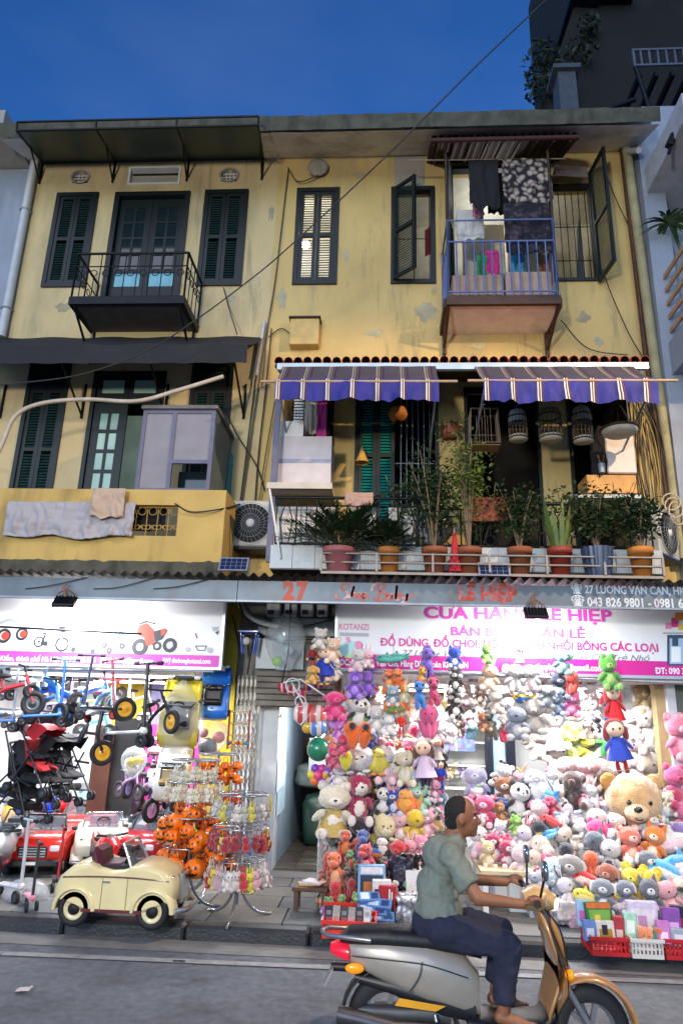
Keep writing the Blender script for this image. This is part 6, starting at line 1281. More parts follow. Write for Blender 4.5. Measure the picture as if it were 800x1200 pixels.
for px,py,wpx,Yo,lb in((195,965,20,-.1,'pumpkin with a printed grin at the left of the upper tier'),(206,963,22,-.2,'second pumpkin from the left in the upper tier'),(224,955,22,-.15,'highest pumpkin in the upper tier'),(203,980,19,-.22,'pumpkin hanging below the grinning one at left'),(219,974,17,-.25,'small pumpkin with a white hat in the upper tier'),(236,982,20,-.2,'pumpkin at the middle of the upper tier under a violet hat'),(247,978,19,.0,'pumpkin at the right of the upper tier'),(229,990,18,-.22,'pumpkin low in the upper tier right of centre'),(250,962,17,.12,'pumpkin behind the upper tier near the key charms'),
 (207,1000,24,-.05,'pumpkin at the top left of the lower tier'),(203,1018,28,-.2,'largest grinning pumpkin, lowest at left'),(229,1018,25,-.22,'big plain pumpkin lowest in the middle'),(253,1006,22,-.15,'big pumpkin right of the lowest ones'),(240,1000,20,.05,'pumpkin behind the lower tier in the middle'),(222,998,20,.1,'pumpkin in shadow at the back of the lower tier'),(263,994,22,.0,'pale orange pumpkin next to the plush key charms'),(275,990,20,.05,'rightmost pumpkin of the lower tier'),(238,966,18,.12,'pumpkin at the back of the upper tier')):
 pumpkin(px,py,sA.y+Yo,wpx,rnd.uniform(-.6,.6),lb)
for px,py,wpx,Yo,lb in((190,978,19,.05,'pumpkin half hidden at the far left of the upper tier'),(214,990,20,.0,'pumpkin squeezed between the tiers at left'),(194,1004,22,.02,'pumpkin at the far left of the lower tier'),(216,1012,22,.1,'pumpkin behind the two lowest ones'),(243,1020,23,-.1,'pumpkin low at the right of the lowest tier'),(259,976,18,.1,'pumpkin beside the red key charms'),(233,950,18,.1,'pumpkin up under the cream doll charms'),(248,992,20,-.1,'pumpkin in front of the pale orange one'),(212,946,16,.05,'small pumpkin hanging from the ring under the charms'),(266,1012,20,.02,'pumpkin behind the lowest key charms')):pumpkin(px,py,sA.y+Yo,wpx,rnd.uniform(-.6,.6),lb)
for k in range(14):pumpkin(236+(k%7)*7.0,897+(k//7)*12+rnd.uniform(-2,2)+(5 if k%2 else 0),sB.y-.15+.02*(k%3),12,rnd.uniform(-.5,.5),f'tiny orange pumpkin, {ORD[k % 7]} in the {("upper", "lower")[k//7]} row on top of the rear stand','tiny pumpkins on the rear stand')
# ================================================================== stuffed toys
fur=M('plush fur',None,.95,var=.16,scale=7,bump=.5,bscale=45,sheen=.6);smooth_cl=M('toy cloth',None,.8,var=.1,scale=8,bump=.15,bscale=40)
eye_m=M('toy eye','#0c0a0a',.15,var=0,coat=.6)
def umesh(name,fn,nu=20,nv=12,mat=fur):
 mb=MB().grid(fn,nu,nv);o=mb.build(name,mat);me=o.data;bpy.data.objects.remove(o);return me
def fz(d,s,a):return 1+a*noise.noise(d*s)+(.045*noise.noise(d*11)+.045*noise.noise(d*23)if a>=.05 else 0)
def sph(u,v,s=2.5,a=.05):
 b,c=pi*v,-2*pi*u;d=Vector((sin(b)*cos(c),sin(b)*sin(c),cos(b)));return d*fz(d+Vector((s,0,0)),s,a)
mS=umesh('ball',lambda u,v:sph(u,v,2.6,.07),40,24);mS2=umesh('ball_b',lambda u,v:sph(u,v,4.2,.09),40,24)
mT=umesh('pear',lambda u,v:(lambda d:Vector((d.x*(1-.25*d.z),d.y*(1-.2*d.z),d.z)))(sph(u,v,2.2,.06)),40,24)
mL=umesh('limb',lambda u,v:(lambda d:Vector((d.x*(1+.22*d.z),d.y*(1+.22*d.z),d.z)))(sph(u,v,3,.06)),26,16)
mE=umesh('ear',lambda u,v:(lambda d:Vector((d.x*(1-.5*max(0,d.z)),d.y,d.z)))(sph(u,v,3,.04)),14,9)
mC=umesh('cone',lambda u,v:Vector(((1-v)**.8*cos(-2*pi*u),(1-v)**.8*sin(-2*pi*u),v*1.6)),14,6)
mY=umesh('eye',lambda u,v:sph(u,v,1,0),10,6,eye_m);mSk=umesh('skirt',lambda u,v:Vector(((.45+.55*v+.06*cos(10*pi*u)*v)*cos(-2*pi*u),(.45+.55*v+.06*cos(10*pi*u)*v)*sin(-2*pi*u),1-2*v)),30,5,smooth_cl)
mCl=umesh('cloth_ball',lambda u,v:sph(u,v,2.6,.04),20,12,smooth_cl)
def H(c):return hexc(c)
TOYS=[]
GP='stuffed toys of the right hand shop'
def plush(px,py,hpx,kind,c1,c2='#e6ddd0',c3=None,label='',Y=None,rz=None,rx=0,ry=None,lie=0,name=None,group=GP,p=None):
 p=P(px,py,Y)if p is None else p;s=hpx*mpp(p);c3=c3 or c2;A,B,D=H(c1),H(c2),H(c3)
 rz=rnd.uniform(-.35,.35)if rz is None else rz;ry=rnd.uniform(-.12,.12)if ry is None else ry
 nm=name or{'bear':'teddy_bear','rabbit':'plush_rabbit','cat':'plush_cat','dog':'plush_dog','elephant':'plush_elephant','pony':'plush_pony','doll':'rag_doll','octopus':'plush_octopus','fish':'plush_fish','dino':'plush_dinosaur','panda':'plush_panda','penguin':'plush_penguin','figure':'cloth_figure','monkey':'plush_monkey','fruit':'plush_fruit','sheep':'plush_sheep','mouse':'plush_mouse','frog':'plush_frog','ball':'plush_ball','cow':'plush_cow','fox':'plush_fox'}.get(kind,'plush_toy')
 t=thing(nm,label,'doll' if kind in('doll','figure')else 'stuffed toy',p,group,0);t.rotation_euler=(rx,ry,rz);t.scale=(s*rnd.uniform(.88,1.12),s*rnd.uniform(.9,1.1),s*rnd.uniform(.92,1.06))
 I=lambda n,me,l,sc_,c,r=(0,0,0):inst(n,me,t,l,sc_,r,c)
 def face(z,y,hw=.09,ez=.03,mz=-.06,nose=True,muz=True,es=.026):
  for sx in(-1,1):I('eye',mY,(sx*hw,y+.02,z+ez),(es,es*.7,es*1.15),B)
  if muz:I('muzzle',mS,(0,y+.0,z+mz),(.11,.08,.085),B)
  if nose:I('nose',mY,(0,y-.075,z+mz+.03),(.032,.02,.024),B)
 if kind in('bear','rabbit','cat','dog','panda','monkey','mouse','sheep','cow','fox','elephant','frog'):
  zc_=-.22
  I('body',mT,(0,0,zc_),(.23,.19,.27),A if kind!='panda' else B);I('belly',mS,(0,-.06,zc_-.02),(.16,.155,.19),B)
  for sx in(-1,1):
   I('arm',mL,(sx*.25,-.07,zc_+.08),(.075,.075,.17),D if kind=='panda' else A,(.5,sx*-.75,0))
   I('leg',mL,(sx*.15,-.20,zc_-.22),(.085,.085,.17),D if kind=='panda' else A,(1.25,0,sx*.25));I('foot',mS,(sx*.20,-.34,zc_-.2),(.09,.05,.10),D if kind=='panda' else B)
  zh=.20;hw=.27
  I('head',mS2 if kind=='sheep' else mS,(0,-.03,zh),(hw,.235,.235),A if kind!='panda' else B);y=-.235
  if kind in('bear','panda','monkey','cow','mouse'):
   for sx in(-1,1):
    ex=.2 if kind!='monkey' else.28;ez=.2 if kind!='monkey' else.02;I('ear',mS,(sx*ex,0,zh+ez),(.095,.05,.095)if kind!='mouse' else(.14,.04,.14),D if kind=='panda' else A);I('inner_ear',mS,(sx*ex,-.035,zh+ez),(.055,.03,.055),D if kind=='panda' else B)
  elif kind=='rabbit':
   for sx in(-1,1):I('ear',mE,(sx*.11,.02,zh+.40),(.06,.035,.24),A,(.1,sx*.18,0));I('inner_ear',mE,(sx*.11,-.012,zh+.40),(.035,.025,.19),D,(.1,sx*.18,0))
  elif kind in('cat','fox'):
   for sx in(-1,1):I('ear',mC,(sx*.17,0,zh+.14),(.095,.05,.13),A,(0,sx*.25,0))
  elif kind in('dog','sheep'):
   for sx in(-1,1):I('ear',mE,(sx*.27,-.02,zh),(.075,.05,.16),D,(0,pi+sx*-.3,0))
  elif kind=='elephant':
   for sx in(-1,1):I('ear',mS,(sx*.3,.02,zh+.02),(.17,.035,.18),A);I('inner_ear',mS,(sx*.3,-.015,zh+.02),(.12,.02,.13),D)
   for k in range(5):I('trunk',mS,(0,-.26-.045*k,zh-.06-.055*k+.012*k*k),(.075-.007*k,.07,.07-.006*k),A)
  elif kind=='frog':
   for sx in(-1,1):I('eye_bump',mS,(sx*.14,-.1,zh+.2),(.085,.085,.085),A)
  if kind=='panda':
   for sx in(-1,1):I('eye_patch',mS,(sx*.1,y+.015,zh+.025),(.065,.035,.075),D,(0,sx*.5,0))
  face(zh,y,nose=kind not in('elephant',),muz=kind not in('elephant','cat','rabbit'))
  if kind=='rabbit':I('muzzle',mS,(0,y+.04,zh-.07),(.1,.05,.06),B)
  if kind=='cow':
   for q in((-.15,.05),(.2,-.08),(.05,.2)):I('patch',mS,(q[0],-.1,zh+q[1]-.02),(.11,.16,.09),B)
 elif kind=='penguin':
  I('body',mT,(0,0,-.05),(.36,.32,.45),A);I('belly',mS,(0,-.1,-.1),(.27,.25,.34),B)
  for sx in(-1,1):I('wing',mE,(sx*.36,-.03,-.1),(.07,.12,.26),A,(0,pi+sx*-.25,0));I('foot',mS,(sx*.15,-.2,-.46),(.12,.14,.06),D)
  I('face_patch',mS,(0,-.14,.18),(.25,.2,.18),B);face(.2,-.31,hw=.11,muz=False,nose=False);I('beak',mC,(0,-.3,.12),(.06,.04,.07),D,(pi/2,0,0))
 elif kind=='pony':
  I('body',mS,(.0,0,-.12),(.2,.27,.2),A);I('head',mS,(0,-.2,.28),(.2,.2,.2),A);I('muzzle',mS,(0,-.37,.22),(.11,.1,.09),A);I('neck',mL,(0,-.12,.08),(.11,.12,.2),A)
  for sx in(-1,1):
   for sy in(-.16,.16):I('leg',mL,(sx*.11,sy,-.36),(.075,.075,.16),A,(pi,0,0))
   I('ear',mC,(sx*.1,-.15,.42),(.05,.035,.08),A);I('eye',mY,(sx*.11,-.37,.31),(.04,.025,.055),A)
  for k in range(5):I('mane',mS,(.03*(-1)**k,-.12+.045*k,.46-.12*k),(.10,.1,.11),B)
  for k in range(4):I('tail',mS,(.1+.04*k,.28,-.05-.1*k),(.08,.08,.1),D)
 elif kind=='octopus':
  I('head',mS,(0,0,.2),(.27,.25,.3),A)
  for k in range(8):a=2*pi*k/8;I('tentacle',mL,(.19*cos(a),.17*sin(a),-.2),(.075,.075,.28),A,(sin(a)*-.35,cos(a)*.35+pi,0))
  face(.2,-.25,muz=False,nose=False)
 elif kind in('fish',):
  I('body',mT,(0,0,0),(.24,.24,.5),A,(0,pi/2,0));I('belly',mT,(0,-.05,-.06),(.19,.22,.44),B,(0,pi/2,0));I('tail',mE,(.5,0,.06),(.10,.05,.2),A,(0,1.0,0));I('tail',mE,(.5,0,-.06),(.10,.05,.2),A,(0,2.1,0));I('fin',mC,(0.05,0,.18),(.12,.05,.14),A)
  for sx in(-1,1):I('flipper',mE,(-.05,sx*-.2,-.12),(.07,.05,.18),A,(.6*sx,2.4,0))
  I('eye',mY,(-.33,-.2,.06),(.035,.03,.04),A)
 elif kind=='dino':
  I('body',mT,(0,0,-.12),(.22,.2,.3),A);I('belly',mS,(0,-.08,-.14),(.15,.15,.22),B);I('head',mS,(-.03,-.1,.28),(.19,.22,.17),A);I('snout',mS,(-.05,-.28,.22),(.13,.15,.09),A)
  for sx in(-1,1):I('leg',mL,(sx*.17,-.08,-.38),(.1,.11,.16),A,(pi,0,0));I('arm',mL,(sx*.2,-.18,.0),(.05,.05,.12),A,(1.0,0,0));I('eye',mY,(-.03+sx*.12,-.24,.34),(.03,.025,.03),A)
  for k in range(5):I('tail',mS,(.12+.08*k,.12,-.3+.015*k*k),(.13-.02*k,.12-.015*k,.11-.016*k),A)
  for k in range(4):I('spike',mC,(0.02,.14-.02*k,.38-.18*k),(.05,.04,.06),D,(-.7,0,0))
 elif kind=='fruit':
  I('body',mT,(0,0,-.03),(.27,.25,.46),A,(pi,0,0));I('leaf',mE,(.04,0,.46),(.06,.05,.12),B,(0,.5,0));I('leaf',mE,(-.05,0,.46),(.05,.04,.1),B,(0,-.5,0));face(.05,-.26,muz=False,nose=False)
 elif kind=='ball':
  I('head',mS,(0,0,0),(.47,.42,.44),A);I('patch',mS,(0,-.1,-.1),(.33,.34,.28),B)
  for sx in(-1,1):I('ear',mS,(sx*.33,0,.34),(.14,.07,.14),D);I('foot',mS,(sx*.22,-.2,-.42),(.12,.12,.07),A)
  face(.02,-.44,hw=.15,es=.034,muz=False)
 elif kind=='doll':
  I('dress',mSk,(0,0,-.12),(.27,.22,.22),B);I('torso',mCl,(0,0,.04),(.12,.1,.14),B);I('head',mCl,(0,-.02,.32),(.19,.17,.18),H('#e0bfa4'));I('hair',mS2,(0,.05,.36),(.22,.18,.2),A)
  for sx in(-1,1):I('hair_bunch',mS2,(sx*.2,0,.22),(.07,.07,.16),A);I('arm',mL,(sx*.2,-.03,.0),(.045,.045,.16),B,(0,pi-sx*.6,0));I('leg',mL,(sx*.08,-.02,-.44),(.045,.045,.16),D,(pi,0,0));I('foot',mS,(sx*.08,-.06,-.58),(.05,.08,.04),A);I('eye',mY,(sx*.07,-.18,.33),(.022,.015,.03),A)
 elif kind=='figure':
  I('torso',mCl,(0,0,.12),(.15,.1,.2),A);I('hips',mCl,(0,0,-.06),(.13,.1,.09),B);I('head',mCl,(0,-.01,.40),(.1,.1,.12),H(c3 if c3!=c2 else '#d8a887'));I('hair',mS,(0,.03,.45),(.105,.1,.09),H('#1a1512'))
  for sx in(-1,1):I('arm',mL,(sx*.2,-.02,.1),(.055,.055,.21),A,(.15,pi-sx*.25,0));I('hand',mS,(sx*.25,-.05,-.1),(.05,.05,.06),H(c3 if c3!=c2 else '#d8a887'));I('leg',mL,(sx*.08,0,-.3),(.068,.068,.24),A,(pi,-sx*.08,0));I('boot',mS,(sx*.1,-.05,-.52),(.065,.1,.06),B);I('eye',mY,(sx*.04,-.1,.41),(.014,.01,.016),A)
 TOYS.append((px,py,hpx,t,label));return t
def bow(t,c,z=.43,x=.1,s=.07):
 for sx in(-1,1):inst('bow_loop',mS,t,(x+sx*s*.9,-.14,z),(s,s*.5,s*.7),(0,sx*.4,0),H(c))
 inst('bow_knot',mS,t,(x,-.17,z),(s*.4,s*.4,s*.4),(0,0,0),H(c))
YS=-1.2
t=thing('hanging_rod','steel rod under the pink sign that the strings of toys hang from','rod',P(395,786,YS));MB().tube([P(360,782,YS),P(790,800,YS)],.012,6).build('rod_tube',steel_grey,t)
GH='toys hanging on strings under the pink sign'
hang=[
 (375,748,26,'bear','#b8b2ac','#d8d2c8',None,'pale grey bear at the top of the leftmost hanging bunch'),(366,770,26,'figure','#8a1420','#1a1416',None,'small red and black doll at the left of the leftmost bunch'),(381,778,42,'doll','#d8b428','#2036a0',None,'yellow haired doll in a blue outfit in the leftmost bunch'),(390,762,32,'bear','#d8b898','#e8d8c4',None,'cream bear behind the yellow haired doll'),(367,790,24,'dog','#c8902e','#d8b060',None,'tan dog low in the leftmost bunch'),(392,785,26,'rabbit','#d8d0c0','#e8c8b8',None,'cream rabbit at the right of the leftmost bunch'),
 (392,826,36,'monkey','#d8206c','#e04a8c',None,'hot pink plush monkey hanging above the lilac elephant'),(397,855,28,'elephant','#c872c8','#d898d8',None,'lilac plush elephant hanging above the bare bulb'),(402,872,26,'bear','#b81848','#d85078',None,'crimson plush bear under the lilac elephant'),(390,886,26,'bear','#c83860','#d86a88',None,'raspberry plush bear behind the green ball'),(405,890,26,'fruit','#d0c41c','#58982c',None,'yellow pear shaped plush under the crimson bear'),
 (420,774,28,'cat','#c8c0bc','#e8b8c0',None,'grey cat with pink cheeks hanging at the top of the purple string'),(431,772,22,'rabbit','#e8b0c0','#f0d8d8',None,'pale pink rabbit beside the grey hanging cat'),(416,801,34,'bear','#7844b4','#a884d8',None,'purple bear with pale face hanging over the panda'),(431,800,32,'bear','#6c3ca4','#8858c0',None,'plain purple bear turned sideways at the right of its twin'),(421,834,40,'panda','#1a181a','#d8d4cc','#15141a','black and white panda hanging over the orange plush pair'),(440,842,34,'dog','#c8c4c0','#e0dcd8',None,'white dog hanging right of the panda'),(412,860,33,'fruit','#e86410','#3a8a2a',None,'left one of the two big orange fruit plushes'),(427,860,35,'fruit','#e8660e','#4a9030',None,'right one of the two big orange fruit plushes'),
 (452,772,22,'fish','#2f8a80','#48a89c',None,'teal plush fish at the left, on top of the orange string'),(464,771,22,'fish','#2a9488','#58b0a4',None,'teal plush fish at the right, on top of the orange string'),(457,798,30,'dino','#d8681c','#e89a48',None,'orange plush dinosaur facing left under the teal fish'),(467,796,28,'dino','#e0781c','#d85a14',None,'second orange dinosaur tucked behind the first'),(462,829,30,'fish','#e07018','#6a8a40','#c83818','orange plush fish with a green belly'),(470,848,28,'figure','#c82a1c','#d83a28',None,'small red long limbed doll under the orange fish'),(456,849,24,'dog','#e0dcd6','#e8e4e0','#15141a','white dog with black ears hung beside the red doll'),(460,815,24,'bear','#7a98a8','#d8d4cc',None,'grey blue bear behind the orange fish'),(474,812,22,'rabbit','#d8c890','#e8e0c8',None,'pale yellow rabbit right of the orange fish'),
 (499,776,36,'pony','#7a58c0','#4a2a98','#3a2880','violet plush pony with dark mane on top of its string'),(493,793,22,'pony','#d8a020','#d83a2a','#2a8a4a','small rainbow coloured pony behind the blue one'),(491,814,32,'pony','#2a78c8','#d85a28','#d8c030','sky blue plush pony hanging under the violet one'),(507,810,34,'pony','#c83868','#a81a50','#d8487c','rose pink pony behind the blue pony'),(502,846,38,'octopus','#cc4c7c','#d86a90',None,'pink plush octopus hanging at the bottom of the pony string'),
 (532,770,28,'cat','#1c4cb8','#d8d4dc',None,'royal blue cat with white muzzle hanging on its string'),(534,796,32,'cow','#2c1c1c','#e0dcd4',None,'dark brown and white plush cow under the blue cat'),(532,826,34,'cow','#241818','#d8d4cc',None,'second dark plush cow, lower, under the first one'),
 (570,766,22,'frog','#6cb838','#a8d870',None,'light green frog on top of the cream rabbit string'),(573,793,32,'rabbit','#d8b490','#f0e4d8',None,'cream and tan rabbit under the light green frog'),(580,822,30,'bear','#c8b4a8','#e0d4c8',None,'beige bear hanging over the grey dinosaur'),(574,848,34,'dino','#5c564e','#7a746a',None,'dark grey plush dinosaur at the bottom of its string'),(566,845,22,'fox','#a85a28','#d8a878',None,'rusty fox behind the grey dinosaur'),
 (608,768,26,'doll','#d86a80','#e898a8',None,'doll in a big pink bow on top of the elephant string'),(603,794,34,'elephant','#c4bfbc','#d8d0cc',None,'left pale grey elephant of the hanging pair'),(621,794,34,'elephant','#cdc9c6','#dcb4b8',None,'right pale grey elephant of the hanging pair'),(605,846,40,'cat','#8a92a0','#c8c4c4',None,'blue grey plush cat hanging at the bottom of the elephant string'),(625,838,46,'elephant','#b4aca4','#c8c0b8',None,'beige grey elephant hanging beside the blue grey cat'),(612,818,22,'fish','#d8c030','#2a68c0','#c82a2a','small yellow and blue fish between the elephants'),(641,815,30,'elephant','#8c929c','#a8acb4',None,'small grey elephant right of the hanging pair'),
 (657,775,32,'elephant','#7cacc4','#6ea884',None,'light blue elephant with green ears on top of its string'),(655,803,34,'bear','#1c2440','#8898b4',None,'navy bear hanging under the light blue elephant'),(669,800,30,'octopus','#c8341c','#d85a38',None,'orange red octopus beside the navy bear'),(669,824,30,'bear','#d05c94','#e8a0c0',None,'pink bear hanging under the orange red octopus'),(652,824,28,'dog','#5a7898','#a8bccc',None,'slate blue dog hanging under the navy bear'),
 (712,787,42,'frog','#4c9c30','#8ab860',None,'bright green frog hung over the red and blue dolls'),(719,828,46,'doll','#c02430','#b81420','#2a3490','doll in a red dress with blue legs hanging in the middle'),(712,824,36,'figure','#b81824','#28308c',None,'red and blue long limbed doll behind the red dressed one'),(723,872,50,'doll','#7a1420','#2240a8','#c01424','doll in a blue dress with red legs, lowest of its string'),
]
for px,py,h,k,c1,c2,c3,lb in hang:plush(px,py,h,k,c1,c2,c3,lb,Y=YS-.05+rnd.uniform(-.05,.05),group=GH)
mb_cols=((377,738,800),(394,800,880),(424,760,870),(461,762,850),(500,765,850),(533,762,830),(573,760,850),(614,762,850),(661,766,830),(717,772,870))
for px,a,b in mb_cols:tag(MB().tube([P(px,a-6,YS),P(px,b,YS)],.004,4).build('toy_string',cable_m,off=P(px,a,YS)),f'thin dark string holding the toys that hang about '+{377:'the yellow haired doll',394:'the hot pink monkey',424:'the purple bears',461:'the orange dinosaurs',500:'the violet pony',533:'the royal blue cat',573:'the cream and tan rabbit',614:'the pale grey elephants',661:'the navy bear',717:'the bright green frog'}[px],'string')
# balls and nets by the bulb
for px,py,w_,c,lb,al in((373,878,27,'#1c7a58','shiny green toy ball hanging beside the bulb',1),(356,836,26,'#c04848','red and white striped ball in a net left of the pink monkey',1),(371,838,24,'#c86058','second striped ball in a net under the pink monkey',1),(372,852,22,'#4a7cc0','blue striped ball above the bulb',1),(361,852,15,'#c8a030','small many coloured ball above the bulb',1)):
 p=P(px,py,-.75);r=w_/2*mpp(p);t=thing('toy_ball',lb,'ball',p,'toy balls hung beside the bulb');MB().ell(p,r,n=22,k=14).build('ball_skin',M('ball '+c,c,.2,var=.15,scale=6,coat=.5,wave=(0,9,(('#e0d8d0',.0,.45),))if 'striped' in lb else None),t);MB().tube([p+Vector((0,0,r)),p+Vector((0,0,r+.1))],.004,4).build('loop',cable_m,t)
p0=P(373,908,-.75);t=thing('ball_cluster','cluster of small coloured balls hanging under the green ball','ball',p0)
for k,c in enumerate(('#d8a020','#c83c8c','#7a3cb8','#d8c830','#e06a28','#b050c0','#d84a80')):a=2*pi*k/6;MB().ell(p0+(Vector((.075*cos(a),0,.075*sin(a)))if k<6 else Vector((0,-.04,0))),.052,n=12,k=8).build('ball',PL(c),t)
# striped cloth swings on white frames
t=thing('toy_swing','red striped and blue folding toy seats on white wire frames above the passage','toy',P(350,815,-.75));wf=M('white wire','#c8ccd0',.4,var=.1)
for k,(q,c,w1)in enumerate((((342,806),'#a8283c','#d8c0c4'),((372,808),'#26307c','#b8642c'))):
 p=P(*q,-.75);MB().grid(lambda u,v:(p.x-.16+.32*u,p.y-.05+.18*v,p.z+.06-.15*u*(k*-2+1)*.6-.1*sin(pi*v)),10,6).build('seat_cloth',M('seat cloth '+c,c,.8,var=.1,wave=(0,14,((w1,.0,.35),))),t)
MB().tube([P(332,800,-.8),P(352,796,-.85),P(380,815,-.85)],.01,5).tube([P(342,800,-.85),P(362,838,-.85),P(352,850,-.85)],.01,5).tube([P(395,784,-.85),P(386,800,-.85),P(366,796,-.85)],.01,5).torus(P(343,803,-.86),.08,.008,RX(pi/2),18,5).torus(P(352,822,-.86),.06,.008,RX(pi/2),18,5).build('wire_frame',wf,t)
# ------------------------------------------------------------------ left plush display beside the passage
ds=thing('display_rack','brown backed rack with white mesh side, covered in stuffed toys, by the passage','display rack',P(450,1000,-.55));x0,x1,z0,z1=R4(386,880,520,1040,-.55)
MB().box(x0,x1,-.55,-.52,FL,z1).build('back_board',M('brown board','#7c6248',.7,var=.2),ds)
mw=M('white mesh wire','#c8ccd0',.4,.3,var=.05);mb=MB();q=P(378,1000,-.7)
for k in range(6):mb.tube([(q.x,-1.35+.16*k,FL),(q.x,-1.35+.16*k,P(378,968,-.9).z)],.006,4)
for k in range(14):z=FL+.05+k*.055;mb.tube([(q.x,-1.37,z),(q.x,-.53,z)],.005,4)
mb.build('mesh_panel',mw,ds,kind='stuff')
GL='stuffed toys on the rack beside the passage'
rack=[(391,947,62,'bear','#d4cdb8','#e4ddd0','#b8a468','cream bear in a gold dress at the left end of the rack',-1.05),(420,932,58,'bear','#9a1448','#e4dcd4',None,'magenta hooded bear with a white face on the rack',-.95),(421,978,48,'rabbit','#1c1a24','#e0dcd8','#d85a48','black hooded rabbit holding a red ball under the magenta bear',-1.0),(398,908,28,'rabbit','#d8d4d0','#e4e0dc','#d87078','white rabbit with red cheeks above the cream bear',-1.0),(408,906,24,'rabbit','#d4cccc','#e4d8d8',None,'white rabbit at the right of its red cheeked twin',-.9),
 (419,888,38,'ball','#d8d8d4','#e4e4e0','#2a5cb0','big round white plush with blue ears above the magenta bear',-.95),(441,890,34,'penguin','#c8c020','#d8d050','#d87820','yellow plush duck right of the round white plush',-.9),(433,878,20,'fish','#d8c040','#e8e0d0','#3a90c0','small yellow fish at the top of the rack',-.9),(436,868,22,'bear','#2858b8','#d8b030',None,'blue and yellow bear under the orange fruit plushes',-.9),(447,875,24,'rabbit','#e0a0a8','#e8d8c8',None,'pink rabbit at the top of the rack beside the yellow fish',-.85),
 (449,937,30,'panda','#18161a','#dcd8d4','#18161a','small sitting panda in the middle row of the rack',-.9),(461,938,32,'bear','#1c3c9c','#c8ccd8',None,'blue bear right of the small panda',-.9),(475,938,34,'penguin','#dc6a18','#e8a040','#d83a18','orange duck right of the blue bear',-.9),(491,934,36,'dog','#9cccac','#c4dccc',None,'mint green dog at the right of the middle row',-.85),(505,945,28,'cow','#d8d4d0','#1c1a1c',None,'white and black cow beside the mint dog',-.8),
 (451,968,32,'ball','#d8c898','#e4d8b4','#d8c898','cream round plush in the lower row of the rack',-.95),(469,968,36,'rabbit','#d8a8a8','#e4d4d0',None,'dusty pink rabbit right of the cream round plush',-.95),(485,968,46,'rabbit','#d8b420','#e4cc50','#d88a20','bright yellow rabbit in the lower row of the rack',-.95),(499,964,34,'bear','#d898a4','#e8c8cc',None,'rose bear right of the bright yellow rabbit',-.9),(511,975,30,'dog','#b0904c','#d8c080',None,'tan dog at the lower right end of the rack',-.85),
 (452,893,44,'cat','#dcd4d0','#e8c8d0',None,'white cat head with pink bow in the upper row of the rack',-.85),(473,897,44,'sheep','#d8d0ac','#e8e0c8',None,'pale yellow sheep right of the bow cat',-.85),(497,893,52,'doll','#5a3a2c','#c4b4cc','#1a181c','rag doll in a lilac dress with striped stockings',-.9),(516,910,30,'figure','#2038a0','#a81c2c',None,'small blue and red cloth doll right of the rag doll',-.8),(513,880,28,'doll','#a82820','#d8d0c8',None,'doll in a red hat on top of the rack',-.7),(460,918,26,'octopus','#d8a0a8','#e8c4c8',None,'pale pink octopus with hanging arms in the upper row',-.9),(486,915,26,'dog','#8aa0b4','#c8d0d8',None,'grey blue dog behind the pale yellow sheep',-.85),(435,955,26,'cat','#3a3438','#8a8488',None,'charcoal cat between the magenta bear and the panda',-.85),(437,990,26,'bear','#b8a83c','#d8cc70',None,'mustard bear below the cream round plush',-.95),(509,925,26,'rabbit','#d890b0','#e8c8d8',None,'pink rabbit beside the rag doll stockings',-.8)]
for px,py,h,k,c1,c2,c3,lb,Y in rack:
 t=plush(px,py,h,k,c1,c2,c3,lb,Y=Y,group=GL,rz=rnd.uniform(-.25,.25))
 if 'bow' in lb:bow(t,'#d83a68')
 if 'gold dress' in lb:inst('dress',mSk,t,(0,-.02,-.24),(.30,.26,.24),(0,0,0),H('#b09a58'))
 if 'red ball' in lb:inst('ball',mS,t,(0,-.3,-.16),(.14,.12,.14),(0,0,0),H('#d85a48'))
 if 'magenta hooded' in lb:inst('face_patch',mS,t,(0,-.1,.16),(.19,.19,.17),(0,0,0),H('#e4dcd4'));bow(t,'#e8e0e0',.38,0,.06)
